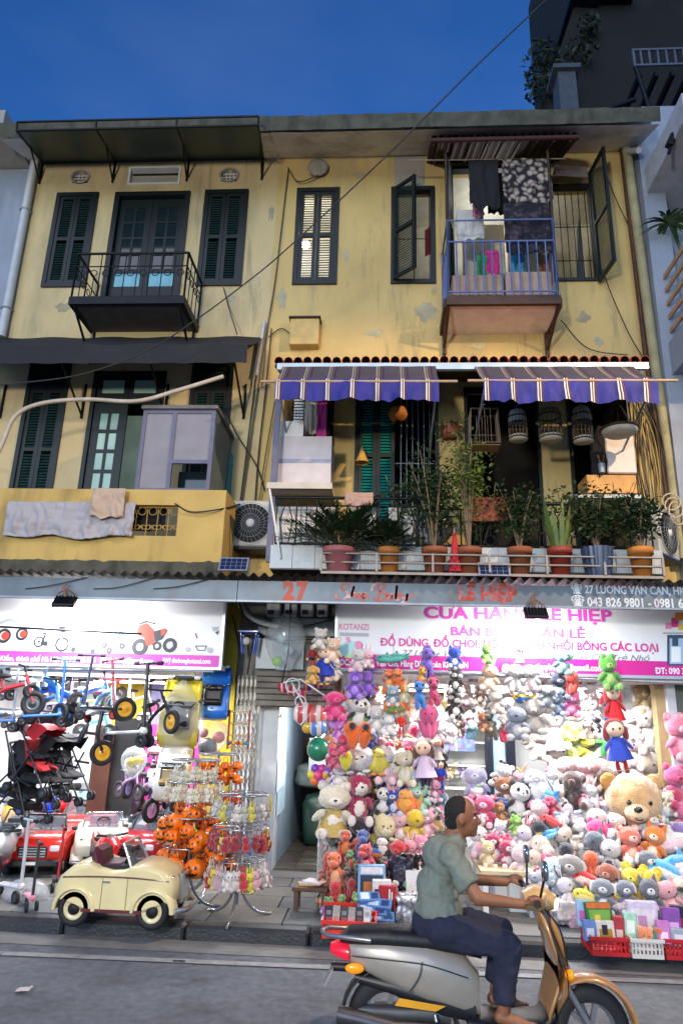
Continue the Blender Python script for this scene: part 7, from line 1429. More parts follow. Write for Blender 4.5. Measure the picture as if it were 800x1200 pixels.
# floor boxes of rubber figures in front of the rack
def crate(label,l,t_,r,b,py,col,dep=.34,white=False):
 p0,p1=G(l,b,FL),G(r,b,FL);y0=(p0.y+p1.y)/2;x0,x1=P(l,b,y0).x,P(r,b,y0).x;h=P((l+r)/2,t_,y0).z-FL;t=thing('crate',label,'crate',((x0+x1)/2,y0,FL),'plastic crates on the pavement edge');m=M('crate '+col,col,.4,var=.1)
 MB().box(x0+.006,x1-.006,y0+.006,y0+dep-.006,FL+.004,FL+.02).build('crate_base',m,t)
 def side(nm,a,b_,ax):
  mb=MB();n=max(3,int(abs(b_-a)/.03));w_=(b_-a)/n
  for z0_,z1_ in((0,.22),(.78,1)):
   mb.box(a,b_,ax[0],ax[1],FL+h*z0_,FL+h*z1_)if ax[2]=='y' else mb.box(ax[0],ax[1],a,b_,FL+h*z0_,FL+h*z1_)
  for i in range(n+1):
   c_=a+w_*i;c0_,c1_=max(a,c_-.007),min(b_,c_+.007)
   for z0_,z1_ in((.22,.47),(.53,.78)):
    mb.box(c0_,c1_,ax[0]+.001,ax[1]-.001,FL+h*z0_,FL+h*z1_)if ax[2]=='y' else mb.box(ax[0]+.001,ax[1]-.001,c0_,c1_,FL+h*z0_,FL+h*z1_)
  mb.box(a+.002,b_-.002,ax[0]+.002,ax[1]-.002,FL+h*.47,FL+h*.53)if ax[2]=='y' else mb.box(ax[0]+.002,ax[1]-.002,a+.002,b_-.002,FL+h*.47,FL+h*.53);mb.build(nm,m,t)
 side('crate_side',x0,x1,(y0,y0+.012,'y'));side('crate_side',x0,x1,(y0+dep-.012,y0+dep,'y'));side('crate_side',y0+.013,y0+dep-.013,(x0,x0+.012,'x'));side('crate_side',y0+.013,y0+dep-.013,(x1-.012,x1,'x'))
 mb=MB();mb.box(x0-.012,x1+.012,y0-.012,y0-.001,FL+h-.02,FL+h+.004).box(x0-.012,x1+.012,y0+dep+.001,y0+dep+.012,FL+h-.02,FL+h+.004);mb.build('crate_rim',m,t);return x0,x1,y0,h
cr1=crate('bright red perforated crate at the left, in front of the rubber dinosaurs',377,1080,441,1101,1101,'#d02a1c');cr2=crate('red perforated crate behind the scooter rider at right',694,1099,738,1121,1121,'#b81c24');cr3=crate('white perforated crate between the two red crates at right',741,1101,778,1124,1124,'#c8c8c4');cr4=crate('red perforated crate cut by the right edge',781,1102,830,1126,1126,'#b01a22');cr5=crate('red crate of rubber figures behind the bright red one',380,1058,430,1079,1084,'#c02a1e')
def tbox(name,label,cat,px,py,wpx,hpx,Y,mat,rz=0,rx=0,dpt=.08,group=None,panel=None):
 p=P(px,py,Y);s=mpp(p);t=thing(name,label,cat,p,group);R=RZ(rz)@RX(rx);w_,h_=wpx*s,hpx*s
 MB().bbox(p,(w_,dpt,h_),R,bev=.06).build('box_body',mat,t)
 if panel:
  for k,(a,b,c_,d,m)in enumerate(panel):MB().add([p+R@Vector((w_*(q-.5),-dpt/2-.002-.001*k,h_*(r_-.5)))for q,r_ in((a,b),(c_,b),(c_,d),(a,d))],[(0,1,2,3)]).build('printed_panel',m,t)
 return t
C_=lambda c,r=.4:M('card '+c,c,r,var=.2,scale=18,dirt='#20242c',dirt_amt=.25,dscale=16)
GB='boxed toys by the kerb'
tbox('toy_box','blue and white boxed toy with a window behind the red box','toy box',435,1032,32,34,-1.75,C_('#7aa4c4'),panel=[(.08,.1,.92,.7,C_('#2c3a50')),(.1,.74,.9,.95,C_('#d8d4d8')),(.2,.15,.5,.5,C_('#b06a3c'))],group=GB,rz=.1)
tbox('toy_box','small white boxed toy standing above the red box','toy box',447,1042,22,20,-1.85,C_('#d4d4d4'),panel=[(.1,.1,.9,.55,C_('#3a3a40')),(.55,.1,.7,.55,C_('#c8c8cc'))],group=GB,rz=.05)
tbox('toy_box','red boxed toy with white lettering lines by the blue packets','toy box',454,1053,20,28,-1.9,C_('#a01420'),panel=[(.6,.1,.68,.9,white_paint),(.75,.3,.82,.8,white_paint)],group=GB,rz=-.15)
for k,(px,py,w_,h_,rz)in enumerate(((432,1052,26,12,.2),(444,1060,30,12,-.2),(436,1068,34,14,.05),(446,1076,32,12,.1))):tbox('toy_packet',('blue packet topmost in the pile beside the red box','blue packet second in the pile, tilted right','blue packet in the middle of the pile','blue packet lowest in the pile beside the crate')[k],'packet',px,py,w_,h_,-1.95-.03*k,C_('#5c86bc',.2),rz=rz,rx=-.9,dpt=.05,panel=[(.1,.15,.5,.85,C_('#b8cce0')),(.6,.2,.9,.8,C_('#28406c'))],group='blue packets in front of the rack')
def fig(px,py,h,k,c1,c2,c3,lb,Y,g='rubber figures in the crates by the passage',**kw):return plush(px,py,h,k,c1,c2,c3,lb,Y=Y,group=g,**kw)
for a in((431,1010,46,'dino','#b0202c','#d88088','#c82a30','red rubber dinosaur standing in the middle of the floor toys',-1.6),(393,1022,48,'dino','#d0602c','#d8a078','#3a6a3a','orange rubber dinosaur with open mouth by the mesh panel',-1.55),(404,988,34,'dino','#c84a18','#d87838','#a83010','dark orange dinosaur under the cream bear',-1.2),(425,992,40,'dino','#3c5498','#6a80b8','#2a3a70','blue rubber dinosaur below the black hooded rabbit',-1.25),(467,1002,38,'monkey','#b81418','#c82420',None,'red monkey sitting in the middle of the floor toys',-1.3),(480,998,28,'rabbit','#d88c9c','#e8c4c8',None,'pink baby doll rabbit right of the red monkey',-1.25),(494,994,32,'bear','#d88498','#ecc4bc',None,'pink bear with a pale face right of the red monkey',-1.2),(447,992,26,'penguin','#1c1a1e','#d8d4d0','#d8901c','small black penguin left of the red monkey',-1.25),(440,1000,24,'fish','#2c6ca8','#d86a28',None,'small blue and orange fish by the penguin',-1.3),
 (385,1062,24,'frog','#4a8c4c','#88b880',None,'green rubber frog at the left of the crate',-1.85),(402,1060,24,'dino','#4c9048','#a8c890','#2a5a2a','green rubber dinosaur in the back crate',-1.85),(418,1056,22,'frog','#6aa04c','#c0d0a0',None,'pale green frog at the right of the back crate',-1.8),(393,1046,26,'octopus','#c0201c','#d8a020',None,'red rubber octopus behind the green figures',-1.7),(412,1042,24,'octopus','#a81a1c','#c83028',None,'dark red rubber octopus right of the bright one',-1.65),(378,1030,24,'dino','#8a3a20','#d0803c','#3a6a3a','brown dinosaur at the left end by the mesh panel',-1.6),(408,1028,28,'dino','#3a2c28','#8a3c2c','#2a7a4a','dark brown dinosaur behind the red octopus',-1.55),(420,1022,24,'dino','#2c3034','#5a4a3c','#2a6a4a','black dinosaur between the orange and red ones',-1.5),(412,1008,26,'dino','#4a7c3c','#c83a28','#2a5a2a','green and red dinosaur under the blue one',-1.4),(451,1015,24,'dino','#2a3a2c','#5a6a4a','#1a2a1c','dark green dinosaur behind the red dinosaur',-1.45),(385,1012,24,'octopus','#b83a24','#d87040',None,'rust octopus above the orange dinosaur',-1.45)):fig(*a[:-1],a[-1])
for k in range(6):tbox('toy_packet',('black and red packet at the left of the red crate','second black and red packet from the left in the red crate','black and red packet in the middle of the red crate','black and pink packet right of the middle in the red crate','dark packet near the blue pile in the red crate','silver packet at the right end of the red crate')[k],'packet',385+k*9,1075+rnd.uniform(-2,2),9,22,cr1[2]+.12,C_('#1c161a' if k<5 else '#8a8e98',.25),rx=-.35,rz=rnd.uniform(-.2,.2),dpt=.03,panel=[(.15,.2,.85,.5,C_(('#8a1c28','#a01c20','#8c2030','#b04a6a','#5a2030','#b8bcc4')[k])),(.2,.6,.8,.8,C_('#6c6a70'))],group='packets standing in the bright red crate')
# bucket of black umbrellas, silver wrapped bags, orange bag, blue stool
p=G(490,1052,FL);p.y=-1.5;p=Vector((P(490,1035,-1.5).x,-1.5,FL));zt0=P(490,1018,-1.5).z;t=thing('white_bin','square white bin full of black handled toys behind the silver bags','bin',p);MB().prism([(-.11,0),(.11,0),(.13,zt0-FL),(-.13,zt0-FL)],-.12,.12,c=(p.x,p.y,FL)).build('bin_body',white_paint,t)
for k in range(9):a=rnd.uniform(-.6,.6);q=Vector((p.x-.09+.0225*k,p.y+rnd.uniform(-.08,.08),zt0-.03));tag(MB().tube(curve([q,q+Vector((a*.12,-.02,.12)),q+Vector((a*.25,-.06,.16)),q+Vector((a*.35,-.1,.10))],4),.014,6).build('hooked_toy',M('black plastic toy','#17181c',.3,var=.2),off=q),'black hooked plastic toy standing in the white bin, '+ORD[k],'toy','black toys in the white bin')
def crinkle(name,label,cat,px,py,wpx,hpx,Y,mat,seed):p=P(px,py,Y);s=mpp(p);return lump(name,label,cat,(p.x,p.y,p.z-hpx*s/2),(wpx*s,wpx*s*.7,hpx*s),mat,seed,.5)
foil=M('silver foil wrap','#a8aab0',.25,.5,var=.5,scale=14,bump=.9,bscale=24,dirt='#15151a',dirt_amt=.9,dscale=9)
crinkle('wrapped_bag','crumpled silver and black wrapped bag beside the red box','bag',480,1068,34,34,-1.95,foil,3);crinkle('wrapped_bag','crumpled silver and black wrapped bag next to the orange one','bag',500,1070,36,40,-2.0,foil,8);crinkle('wrapped_bag','crumpled orange plastic bag right of the silver bags','bag',524,1072,26,34,-1.9,M('orange film','#d0562a',.25,var=.4,scale=10,bump=.7,bscale=20),11);crinkle('wrapped_bag','dark crinkled bag hanging behind the white boxed toy','bag',470,1022,26,34,-1.5,M('dark film','#2c2c3c',.25,var=.5,scale=12,bump=.8,bscale=24),15)
p=G(516,1066,FL);p.y=-1.55;t=thing('plastic_stool','blue plastic stool partly hidden behind the scooter rider','stool',(p.x,-1.55,FL));sx_=P(512,1040,-1.55);bs=PL('#1f3fb0');MB().bbox((sx_.x,-1.55,sx_.z),(.3,.28,.03),bev=.3).build('seat',bs,t)
for a in(-.12,.12):
 for b in(-.11,.11):MB().tube([(sx_.x+a*.9,-1.55+b*.9,sx_.z-.01),(sx_.x+a*1.15,-1.55+b*1.15,FL)],.022,8).build('leg',bs,t)
# key charms on the stands
def charm_mesh(nm,ears):
 mb=MB().ell((0,0,-.3),(.28,.22,.3)).ell((0,-.02,.1),(.26,.22,.22)).tube([(0,0,.3),(0,0,.75)],.03,4).ell((-.2,-.1,-.52),(.12,.12,.1),n=8,k=6).ell((.2,-.1,-.52),(.12,.12,.1),n=8,k=6).ell((-.09,-.22,.13),(.035,.03,.04),1,n=6,k=4).ell((.09,-.22,.13),(.035,.03,.04),1,n=6,k=4).ell((-.3,-.05,-.2),(.09,.09,.18),n=8,k=6).ell((.3,-.05,-.2),(.09,.09,.18),n=8,k=6)
 for s_ in(-1,1):mb.ell((s_*.14,0,.42 if ears else.3),(.07,.05,.2 if ears else.09),n=8,k=6)
 o=mb.build(nm,[fur,eye_m]);me=o.data;bpy.data.objects.remove(o);return me
chm=(charm_mesh('charm_a',True),charm_mesh('charm_b',False))
def charms(base,py,cols,n,rad,lab,group,hpx=20):
 z=P(base[0],py,base[1].y).z
 for k in range(n):
  a=-pi*(.02+.96*k/(n-1));c=cols[k%len(cols)];o=bpy.data.objects.new('key_charm',chm[(k//2)%2]);COL.objects.link(o);q=Vector((base[1].x+rad*cos(a),base[1].y+rad*sin(a),z+rnd.uniform(-.02,.01)));s=hpx*mpp(q)*.75;o.location=q;o.scale=(s,s,s);o.rotation_euler=(0,rnd.uniform(-.2,.2),rnd.uniform(-.6,.6));o.color=H(c[0]);tag(o,lab%c[1]+', '+ORD[n-1-k],'key charm',group)
charms((276,sC),945,(('#c8bc48','dull yellow'),('#a8a49c','grey'),('#cfc8bc','cream'),('#8c8c90','dark grey')),13,.25,'%s plush key charm on the top ring of the right stand','key charms on the right stand',24)
charms((276,sC),982,(('#d0c024','yellow'),('#5a7ca0','blue')),4,.24,'%s plush key charm on the middle ring of the right stand','key charms on the right stand',26);charms((285,sC),982,(('#8c0c1c','deep red'),('#a01222','bright red')),9,.25,'%s fluffy key charm on the middle ring of the right stand','key charms on the right stand',26)
charms((276,sC),1022,(('#c4b8b0','beige'),('#d4ccc8','white'),('#a89c98','taupe'),('#c89aa0','dusty pink'),('#c8c020','lime yellow'),('#b82020','red')),14,.25,'%s plush key charm on the lowest ring of the right stand','key charms on the right stand',30)
charms((216,sA),925,(('#cfc6a8','cream'),('#d8d2c0','white'),('#bfa890','tan')),16,.26,'%s little doll charm on the top ring of the front left stand','charms on the front left stand',22);charms((216,sA),905,(('#c8c0a0','pale cream'),('#d0ccc0','off white')),12,.2,'%s doll charm above the top ring of the front left stand','charms on the front left stand',18)
charms((250,sB),932,(('#c8281c','red'),('#d86a20','orange')),12,.24,'%s tassel charm on the middle ring of the rear stand','charms on the rear stand',18)
# ------------------------------------------------------------------ right shop: wall toys, shelves, heap
GW='stuffed toys on the wall of the right shop'
t=thing('display_shelf','white shelf of small dolls at the back of the right shop','shelf',P(535,880,2.2));x0,x1,z0,z1=R4(478,800,572,960,2.2)
MB().box(x0,x1,2.35,2.4,FL,z1).build('shelf_back',white_paint,t)
for k in range(4):z=P(520,842+k*27,2.1).z;MB().box(x0,x1,2.0,2.35,z-.012,z+.012).build('shelf_board',white_paint,t)
q=R4(512,850,556,880,1.9);pst=thing('toy_display_box','glass fronted box of blue and red figures on the back shelf','toy box',(q[0],1.9,q[2]));MB().box(q[0],q[1],1.9,1.98,q[2],q[3]).build('box_body',M('box print blue','#6a84b8',.3,var=.6,scale=14,dirt='#b03038',dirt_amt=.8,dscale=9),pst);MB().box((q[0]+q[1])/2-.01,(q[0]+q[1])/2+.01,1.89,1.899,q[2],q[3]).build('divider',white_paint,pst)
dk_b=M('dark navy frame','#141a2c',.3,var=.1)
for k,(l,r)in enumerate(((568,577),(592,603))):q=R4(l,845,r,925,2.0);tag(MB().box(q[0],q[1],1.95,2.05,FL,q[3]+.3).build('door_post',dk_b,off=(q[0],2,FL)),('dark navy door post nearer the shelf of dolls','dark navy door post nearer the penguin')[k],'door post')
q=R4(577,845,592,925,2.04);tag(MB().box(q[0],q[1],2.03,2.06,FL,q[3]+.3).build('glass_door',M('pale blue glass','#a8c4d0',.1,var=.1),off=(q[0],2,FL)),'pale blue glass door between two navy posts','door')
for k in range(9):
 c1,w_=(('#a87850','brown'),('#c83838','red'),('#d8c8a8','cream'),('#6a8ab8','blue'),('#d88aa0','pink'),('#5a4a40','dark brown'),('#d8b050','golden'),('#98b078','sage green'),('#8870b0','violet'))[k];plush(484+k*7.2,901 if k%2 else 903,16,'doll' if k%2 else 'bear',c1,'#d8ccc0',None,f'tiny {w_} {"doll" if k % 2 else "bear"} standing on the back shelf',Y=2.1,group='small toys on the back shelf')
for k in range(8):
 c1,w_=(('#c8a488','fawn'),('#3a2a28','black haired'),('#d8d0c8','white'),('#884838','auburn'),('#d8c060','blond'),('#b0606c','rose'),('#4a3030','dark'),('#c0b0a8','greige'))[k];plush(482+k*11,832+rnd.uniform(-4,4),32,'doll' if k%2 else 'rabbit',c1,('#d8c4c8','#c8d4d8')[k%2],None,f'{w_} {"doll" if k % 2 else "rabbit"} high on the back wall behind the strings',Y=1.9,group='toys high on the back wall')
wall=[(646,852,52,'rabbit','#d8ccc8','#e8dcd8',None,'tall white rabbit in a pink dress on the left of the toy wall'),(652,888,46,'rabbit','#dccac4','#e8d8d0',None,'cream rabbit with long ears below the tall white one'),(632,870,40,'bear','#d8c8b8','#e8e0d4',None,'cream bear at the left edge of the toy wall'),(668,872,46,'frog','#8a9a2c','#b8b860',None,'olive green frog hanging left of the yellow one'),(687,876,42,'frog','#b8b820','#d8d060',None,'yellow green frog between the olive frog and the panda'),(704,868,52,'panda','#16161a','#dcdcd8','#16161a','big panda in a green scarf on the toy wall'),(716,888,34,'penguin','#b48848','#d8b47c','#c86a20','tan duck beside the big panda'),(756,852,60,'rabbit','#d4ccc8','#e0d8d4',None,'big grey white rabbit high at the right of the toy wall'),(758,905,54,'rabbit','#c4b8a8','#d8d0c4','#4a3828','beige rabbit in a skirt over brown trousers'),(742,880,40,'rabbit','#d8bcc0','#e8d4d4',None,'rose white rabbit near the red dressed doll'),(752,818,36,'bear','#8c7448','#c0a878',None,'brown bear legs high at the right of the wall'),(690,832,40,'rabbit','#d8c8cc','#e8dcdc',None,'white rabbit behind the bright green frog'),(672,845,36,'bear','#dcd0c4','#e8dcd0',None,'cream bear over the olive frog'),(738,848,36,'bear','#d8d0c4','#e8e0d8',None,'off white bear right of the blue dressed doll'),(640,826,36,'sheep','#d8d4cc','#c8bcb0',None,'white sheep at the top left of the toy wall'),(690,895,34,'bear','#d89ca0','#e8c4c4',None,'salmon bear under the yellow green frog')]
for px,py,h,k,c1,c2,c3,lb in wall:
 t=plush(px,py,h,k,c1,c2,c3,lb,Y=.1 if px<735 else-.1,group=GW)
 if 'skirt' in lb:inst('skirt',mSk,t,(0,-.02,-.3),(.3,.26,.2),(0,0,0),H('#cfc8bc'))
 if 'scarf' in lb:inst('scarf',mS,t,(0,-.04,-.02),(.26,.24,.07),(0,0,0),H('#2c9c38'));inst('scarf_end',mL,t,(-.08,-.24,-.2),(.07,.04,.2),(.2,.2,0),H('#2c9c38'))
 if 'pink dress' in lb:inst('dress',mSk,t,(0,-.02,-.26),(.32,.28,.26),(0,0,0),H('#d8b8c0'))
# right-hand pier and pink toys at the edge
x0,x1,z0,z1=R4(774,800,788,1000,-.4);yp_=thing('shop_pier','narrow brown and cream door pier at the right of the toy heap','pier',(x0,-.4,FL));MB().box(x0,x1,-.44,-.3,FL,zc-.03).build('pier_face',M('cream pier','#a8946c',.7,var=.2),yp_);MB().box(x1+.002,x1+.6,-.36,-.3,FL,zc-.03).build('brown_panel',M('brown panel','#5a4030',.6,var=.25),yp_)
for k,(l,r,t_,b)in enumerate(((790,812,800,842),)):q=R4(l,t_,r,b,-.4);MB().box(q[0],q[1],-.40,-.37,q[2],q[3]).build('grey_panel',M('grey green panel','#6c6f60',.6,var=.2),yp_)
for a in((792,862,52,'bear','#d87898','#e8b0c0','pink bear uppermost at the right edge'),(790,920,46,'bear','#cc5a8c','#b82a5c','deep pink bear in the middle of the right edge'),(798,958,48,'bear','#d06c98','#e4a8bc','pink bear lowest at the right edge by the lilac cloth')):plush(*a[:6],None,a[6],Y=-.6,group='pink bears at the right edge')
plush(794,980,36,'elephant','#8c78b8','#a898cc',None,'lilac elephant at the right edge under the pink bears',Y=-.8)
# heap
YH=lambda py:-.30-(py-900)/165*1.55
hs=thing('display_steps','white stepped stand under the heap of toys','display stand',(P(680,980,-1).x,-1,FL))
for k in range(8):
 py=925+k*18;Y=YH(py);z=P(690,py,Y).z-.14;l=548 if py<985 else 548+(py-985)*1.3
 MB().box(P(l+8,py,Y).x,xw_-.01,Y-.02,Y+.23,FL,z).build('step',white_paint,hs)
tb=thing('low_table','cream topped low table at the left of the toy heap','table',P(590,1010,-1.3));q0=P(560,1000,-1.05);q1=P(655,1015,-1.3);MB().bbox(((q0.x+q1.x)/2,-1.2,q0.z-.08),(q1.x-q0.x+.1,.75,.04),bev=.1).build('table_top',M('cream table top','#cbb890',.5,var=.1),tb)
for sx in(q0.x,q1.x):
 for sy in(-1.5,-.9):MB().box(sx-.025,sx+.025,sy-.025,sy+.025,FL,q0.z-.101).build('leg',white_paint,tb)
heap=[(592,928,40,'bear','#8a4c20','#d8c8b4','chestnut brown bear at the back left of the heap'),(626,922,52,'penguin','#5a6480','#dcdce0','large grey blue penguin plush at the back of the heap'),(634,932,34,'fish','#2a90d0','#6ab8e0','bright blue fish in front of the grey blue penguin'),(607,938,44,'panda','#1a1a20','#dcdcdc','panda with dark vest at the left of the heap'),(568,950,40,'bear','#cc3868','#e8c0c8','strawberry pink bear sitting at the left end of the heap'),(546,952,40,'bear','#d0587c','#d87890','rose pink bear turned away, leftmost in the heap'),(557,918,42,'sheep','#c8c0dc','#e0d8e8','lilac white sheep on the red tray at the back left'),(585,952,26,'bear','#8a5020','#b87c48','ginger bear between the pink bear and the panda'),(588,940,24,'fish','#1c2c68','#3a58a0','navy fish by the chestnut bear'),
 (672,925,46,'monkey','#38201c','#5a3830','dark chocolate monkey lying on its face in the heap'),(712,920,44,'monkey','#3c241c','#60402e','second dark chocolate monkey beside the big teddy bear'),(690,906,42,'elephant','#d8a4a8','#e4bcc0','salmon pink elephant at the back of the heap'),(665,905,40,'elephant','#e0b8b4','#e8ccc8','pale pink elephant at the back of the heap'),(724,908,34,'dog','#e0d8d0','#ece4dc','white dog lying behind the big teddy bear'),
 (698,995,46,'cat','#5a6472','#98a0a8','slate grey cat lying in front of the big teddy'),(714,1004,44,'cat','#c8c8c8','#1c1c20','black and white striped cat beside the slate one'),(737,990,46,'bear','#e0705c','#f0c4b0','coral bear sitting in the lap of the big teddy'),(766,988,46,'fox','#e87c14','#f0dcc0','bright orange fox leaning on the big teddy'),(786,986,44,'fish','#d8dcdc','#ecc8cc','white dolphin with pink belly at the right of the heap'),(758,1016,42,'dog','#6c727c','#dcdce0','grey raccoon like dog with a striped headband'),(780,1022,46,'fish','#48a8d8','#d8e4e8','light blue shark lying at the right of the heap'),(797,1012,44,'fish','#4c9ccc','#e4e8ec','blue and white dolphin cut by the right edge'),(700,975,32,'ball','#d01c6c','#d83c80','magenta ball cushion left of the big teddy'),(579,992,36,'bear','#a01c50','#e0d0d0','wine red bear at the lower left of the heap'),(594,1000,34,'bear','#b02858','#e0d4d0','wine red bear just right of its twin, lower left'),(668,1024,48,'dog','#8c8884','#c8c4c0','wrinkled grey pug low in the heap beside the rider'),(686,1030,34,'fish','#c82018','#e8d0c8','red fish right of the grey pug'),(691,1014,30,'octopus','#d85c28','#e8885c','orange octopus above the red fish'),(712,1032,40,'dog','#a0563c','#c08468','reddish brown dog lying beside the yellow mice'),(738,1036,42,'mouse','#e0c828','#e8d850','yellow mouse at the left of the yellow pair'),(761,1040,42,'mouse','#d8c020','#e8d448','yellow mouse at the right of the yellow pair'),(706,1049,42,'dog','#78848f','#dce0e4','grey blue puppy leftmost of the three in the front row'),(733,1050,40,'dog','#6c7484','#d8dce4','grey blue puppy in the middle of the three in the front row'),(762,1052,44,'fox','#5c6470','#e0e0e4','grey wolf cub rightmost of the three in the front row'),(783,1052,40,'cat','#e0a0a8','#ecc4c4','pink cat in the front row beside the wolf cub'),(798,1048,42,'dog','#d0c4b4','#3a3430','cream pug at the right edge of the front row'),(664,1004,34,'cat','#1c2030','#5a6070','navy cat above the grey pug'),(684,1050,28,'fish','#d8cc30','#e8e088','yellow fish between the pug and the puppies'),(604,966,24,'frog','#78b83c','#b8d880','lime frog in the white part of the heap'),(560,985,34,'rabbit','#d8d4d4','#e8a8b8','white rabbit with pink ears at the left of the heap'),(571,1000,30,'bear','#d8bc88','#e8dcc4','golden cream bear beside the wine red pair'),(608,1010,42,'bear','#e0c8c8','#f0dcd8','pale pink bear at the front left of the heap'),(625,1012,32,'rabbit','#e0c4b0','#f0e0d4','peach rabbit right of the pale pink bear'),(645,945,26,'dog','#a82048','#c84068','crimson dog in the middle of the white toys'),(644,962,24,'fish','#c0242c','#d84848','small red fish in the middle of the white toys'),(594,990,24,'frog','#c02c58','#58a050','red and green frog left of the white toys'),(630,976,30,'cat','#1f2630','#d8e0e8','black cat lying on the white toys'),(642,978,22,'fish','#3090c8','#80c0e0','small sky blue fish beside the black cat'),(700,965,40,'rabbit','#e0d4d0','#f0dcdc','white rabbit leaning on the big teddy from the left'),(720,968,34,'dog','#e4dcd4','#f0e8e0','cream dog by the shoulder of the big teddy')]
for px,py,h,k,c1,c2,lb in heap:plush(px,py,h,k,c1,c2,'#1a1a20' if k=='panda' else None,lb,Y=YH(py)-.08,rx=-.15,ry=rnd.uniform(-.35,.35),rz=rnd.uniform(-.6,.3))
# the big teddy
p=P(742,942,-.85);s=mpp(p);T=thing('teddy_bear','huge honey coloured teddy bear in a maroon striped shirt on top of the heap','stuffed toy',p,GP);big=M('teddy fur','#cfa874',.95,var=.2,scale=9,bump=1.0,bscale=70,sheen=.8)
shirt_m=M('maroon striped shirt','#8a2c3c',.85,var=.08,wave=(2,22,(('#dcd0c8',.0,.4),)))
u=32*s
def BE(nm,l,r,m,par=T,R=None):
 mb=MB();c=Vector(l)*u;mb.grid(lambda a,b:p+c+(lambda d:(R or Matrix.Identity(3))@Vector((d.x*r[0]*u,d.y*r[1]*u,d.z*r[2]*u)))(sph(a,b,3,.05)*(1+.018*noise.noise(sph(a,b,3,0)*26))),48,30);return mb.build(nm,m,par)
BE('body',(.05,.1,-1.25),(.8,.62,.95),shirt_m);hd=BE('head',(0,-.05,.15),(.98,.85,.92),big);BE('muzzle',(-.18,-.82,-.22),(.42,.34,.32),M('muzzle fur','#e0c8a4',.95,var=.12,bump=.6,bscale=60),hd)
for sx,c in((-1,'#b88a50'),(1,'#cfa874')):BE('ear',(sx*.82,.1,.72),(.30,.16,.32),M('ear fur '+c,c,.95,var=.15,bump=.8,bscale=60),hd);BE('eye',(-.08+sx*.36,-.84,.12),(.09,.06,.09),eye_m,hd);BE('arm',(sx*.95,-.35,-1.05),(.3,.3,.62),shirt_m,R=RY(sx*-.6));BE('paw',(sx*1.25,-.55,-1.55),(.3,.3,.32),big);BE('leg',(sx*.6,-.7,-1.95),(.34,.6,.34),big)
BE('nose',(-.24,-1.12,-.08),(.15,.1,.11),eye_m,hd);MB().tube(curve([p+Vector((-.38,-1.12,-.36))*u,p+Vector((-.22,-1.17,-.42))*u,p+Vector((-.08,-1.1,-.36))*u],5),.006,5).build('mouth',eye_m,hd)
# fill the heap with the remaining pale toys
kinds=['bear','rabbit','cat','dog','sheep','bear','rabbit','ball','bear']
pal=[('#dedad8','white'),('#e4dcd8','milk white'),('#e0d0c8','cream'),('#e4c4c8','pale pink'),('#d8d4e0','lilac white'),('#e0d8c0','ivory'),('#d8e0e4','icy white'),('#e8b8c4','rose pink'),('#d4c4b4','beige'),('#dcdcdc','snow white'),('#b8d0dc','baby blue')]
acc=[('#d86a88','pink'),('#3a3a44','black'),('#8ab4d8','blue'),('#e8d8d0','plain'),('#d8b45c','gold'),('#c8384c','red'),('#9cc878','green')]
used=set(q[4]for q in TOYS);rr=random.Random(11)
def fill(n,box_,ok,Yf,pal_,kinds_,hr_,gap,phrase,grp,tilt,extra=()):
 x0_,x1_,y0_,y1_=box_;near=[q for q in TOYS if x0_-12<q[0]<x1_+12 and y0_-12<q[1]<y1_+12];placed=[q[:3]for q in near]+list(extra);c_n=0
 for tries in range(5000):
  px,py=rr.uniform(x0_,x1_),rr.uniform(y0_,y1_)
  if c_n>=n or not ok(px,py):continue
  h=rr.uniform(*hr_)
  if any(math.hypot(px-a,(py-b)*1.15)<(h+c)*gap for a,b,c in placed):continue
  placed.append((px,py,h));k=rr.choice(kinds_);c=rr.choice(pal_);a=rr.choice(acc);kn={'ball':'round plush','sheep':'lamb','dog':'puppy','octopus':'octopus','dino':'dinosaur','mouse':'mouse'}.get(k,k);lb=None
  for an in sorted(near,key=lambda q:math.hypot(q[0]-px,q[1]-py))[:7]:
   dx,dy=px-an[0],py-an[1];where=('right of' if dx>0 else 'left of')if abs(dx)>abs(dy)else('below' if dy>0 else 'above');what=an[4]
   for w_ in(' at ',' in ',' on ',' lying',' sitting',' beside',' leaning',' between',' right of',' just',' of the',' turned',' behind',' low',' left',' above',' by ',' hanging',' hung',' under',' over',' below',' holding',' with',' standing',' facing',' near',' tucked',' half'):what=what.split(w_)[0]
   cand=f"{c[1]} {kn}{'' if a[1] == 'plain' else ' with '+a[1]+' accents'} {phrase}, {where} the {what}"
   if cand not in used and len(cand.split())<=16:lb=cand;break
  if not lb:continue
  used.add(lb);t=plush(px,py,h,k,c[0],'#efe8e2' if pal_ is pal else '#e0d4c8',a[0]if k!='bear' else None,lb,Y=Yf(px,py)+rr.uniform(-.05,.05),rx=rr.uniform(-.5,.2)*tilt,ry=rr.uniform(-.9,.9)*tilt,rz=rr.uniform(-.8,.8),group=grp);c_n+=1
  if a[1]!='plain' and rr.random()<.7 and k not in('octopus','dino','fish'):bow(t,a[0],.42,rr.choice((-.15,.15)),.08)
fill(150,(548,800,906,1058),lambda x,y:x>(548 if y<985 else 548+(y-985)*1.55),lambda x,y:YH(y)-.02,pal,kinds,(26,38),.27,'in the heap',GP,1,((742,942,56),(742,980,44)))
vivid=[('#c82850','crimson'),('#d87828','orange'),('#3a68b8','blue'),('#d8b830','yellow'),('#8a50b0','violet'),('#d88aa8','pink'),('#e0dcd8','white'),('#6a4a38','brown'),('#58a068','green'),('#b8a898','beige'),('#2a2a30','black'),('#70b0c0','aqua')]
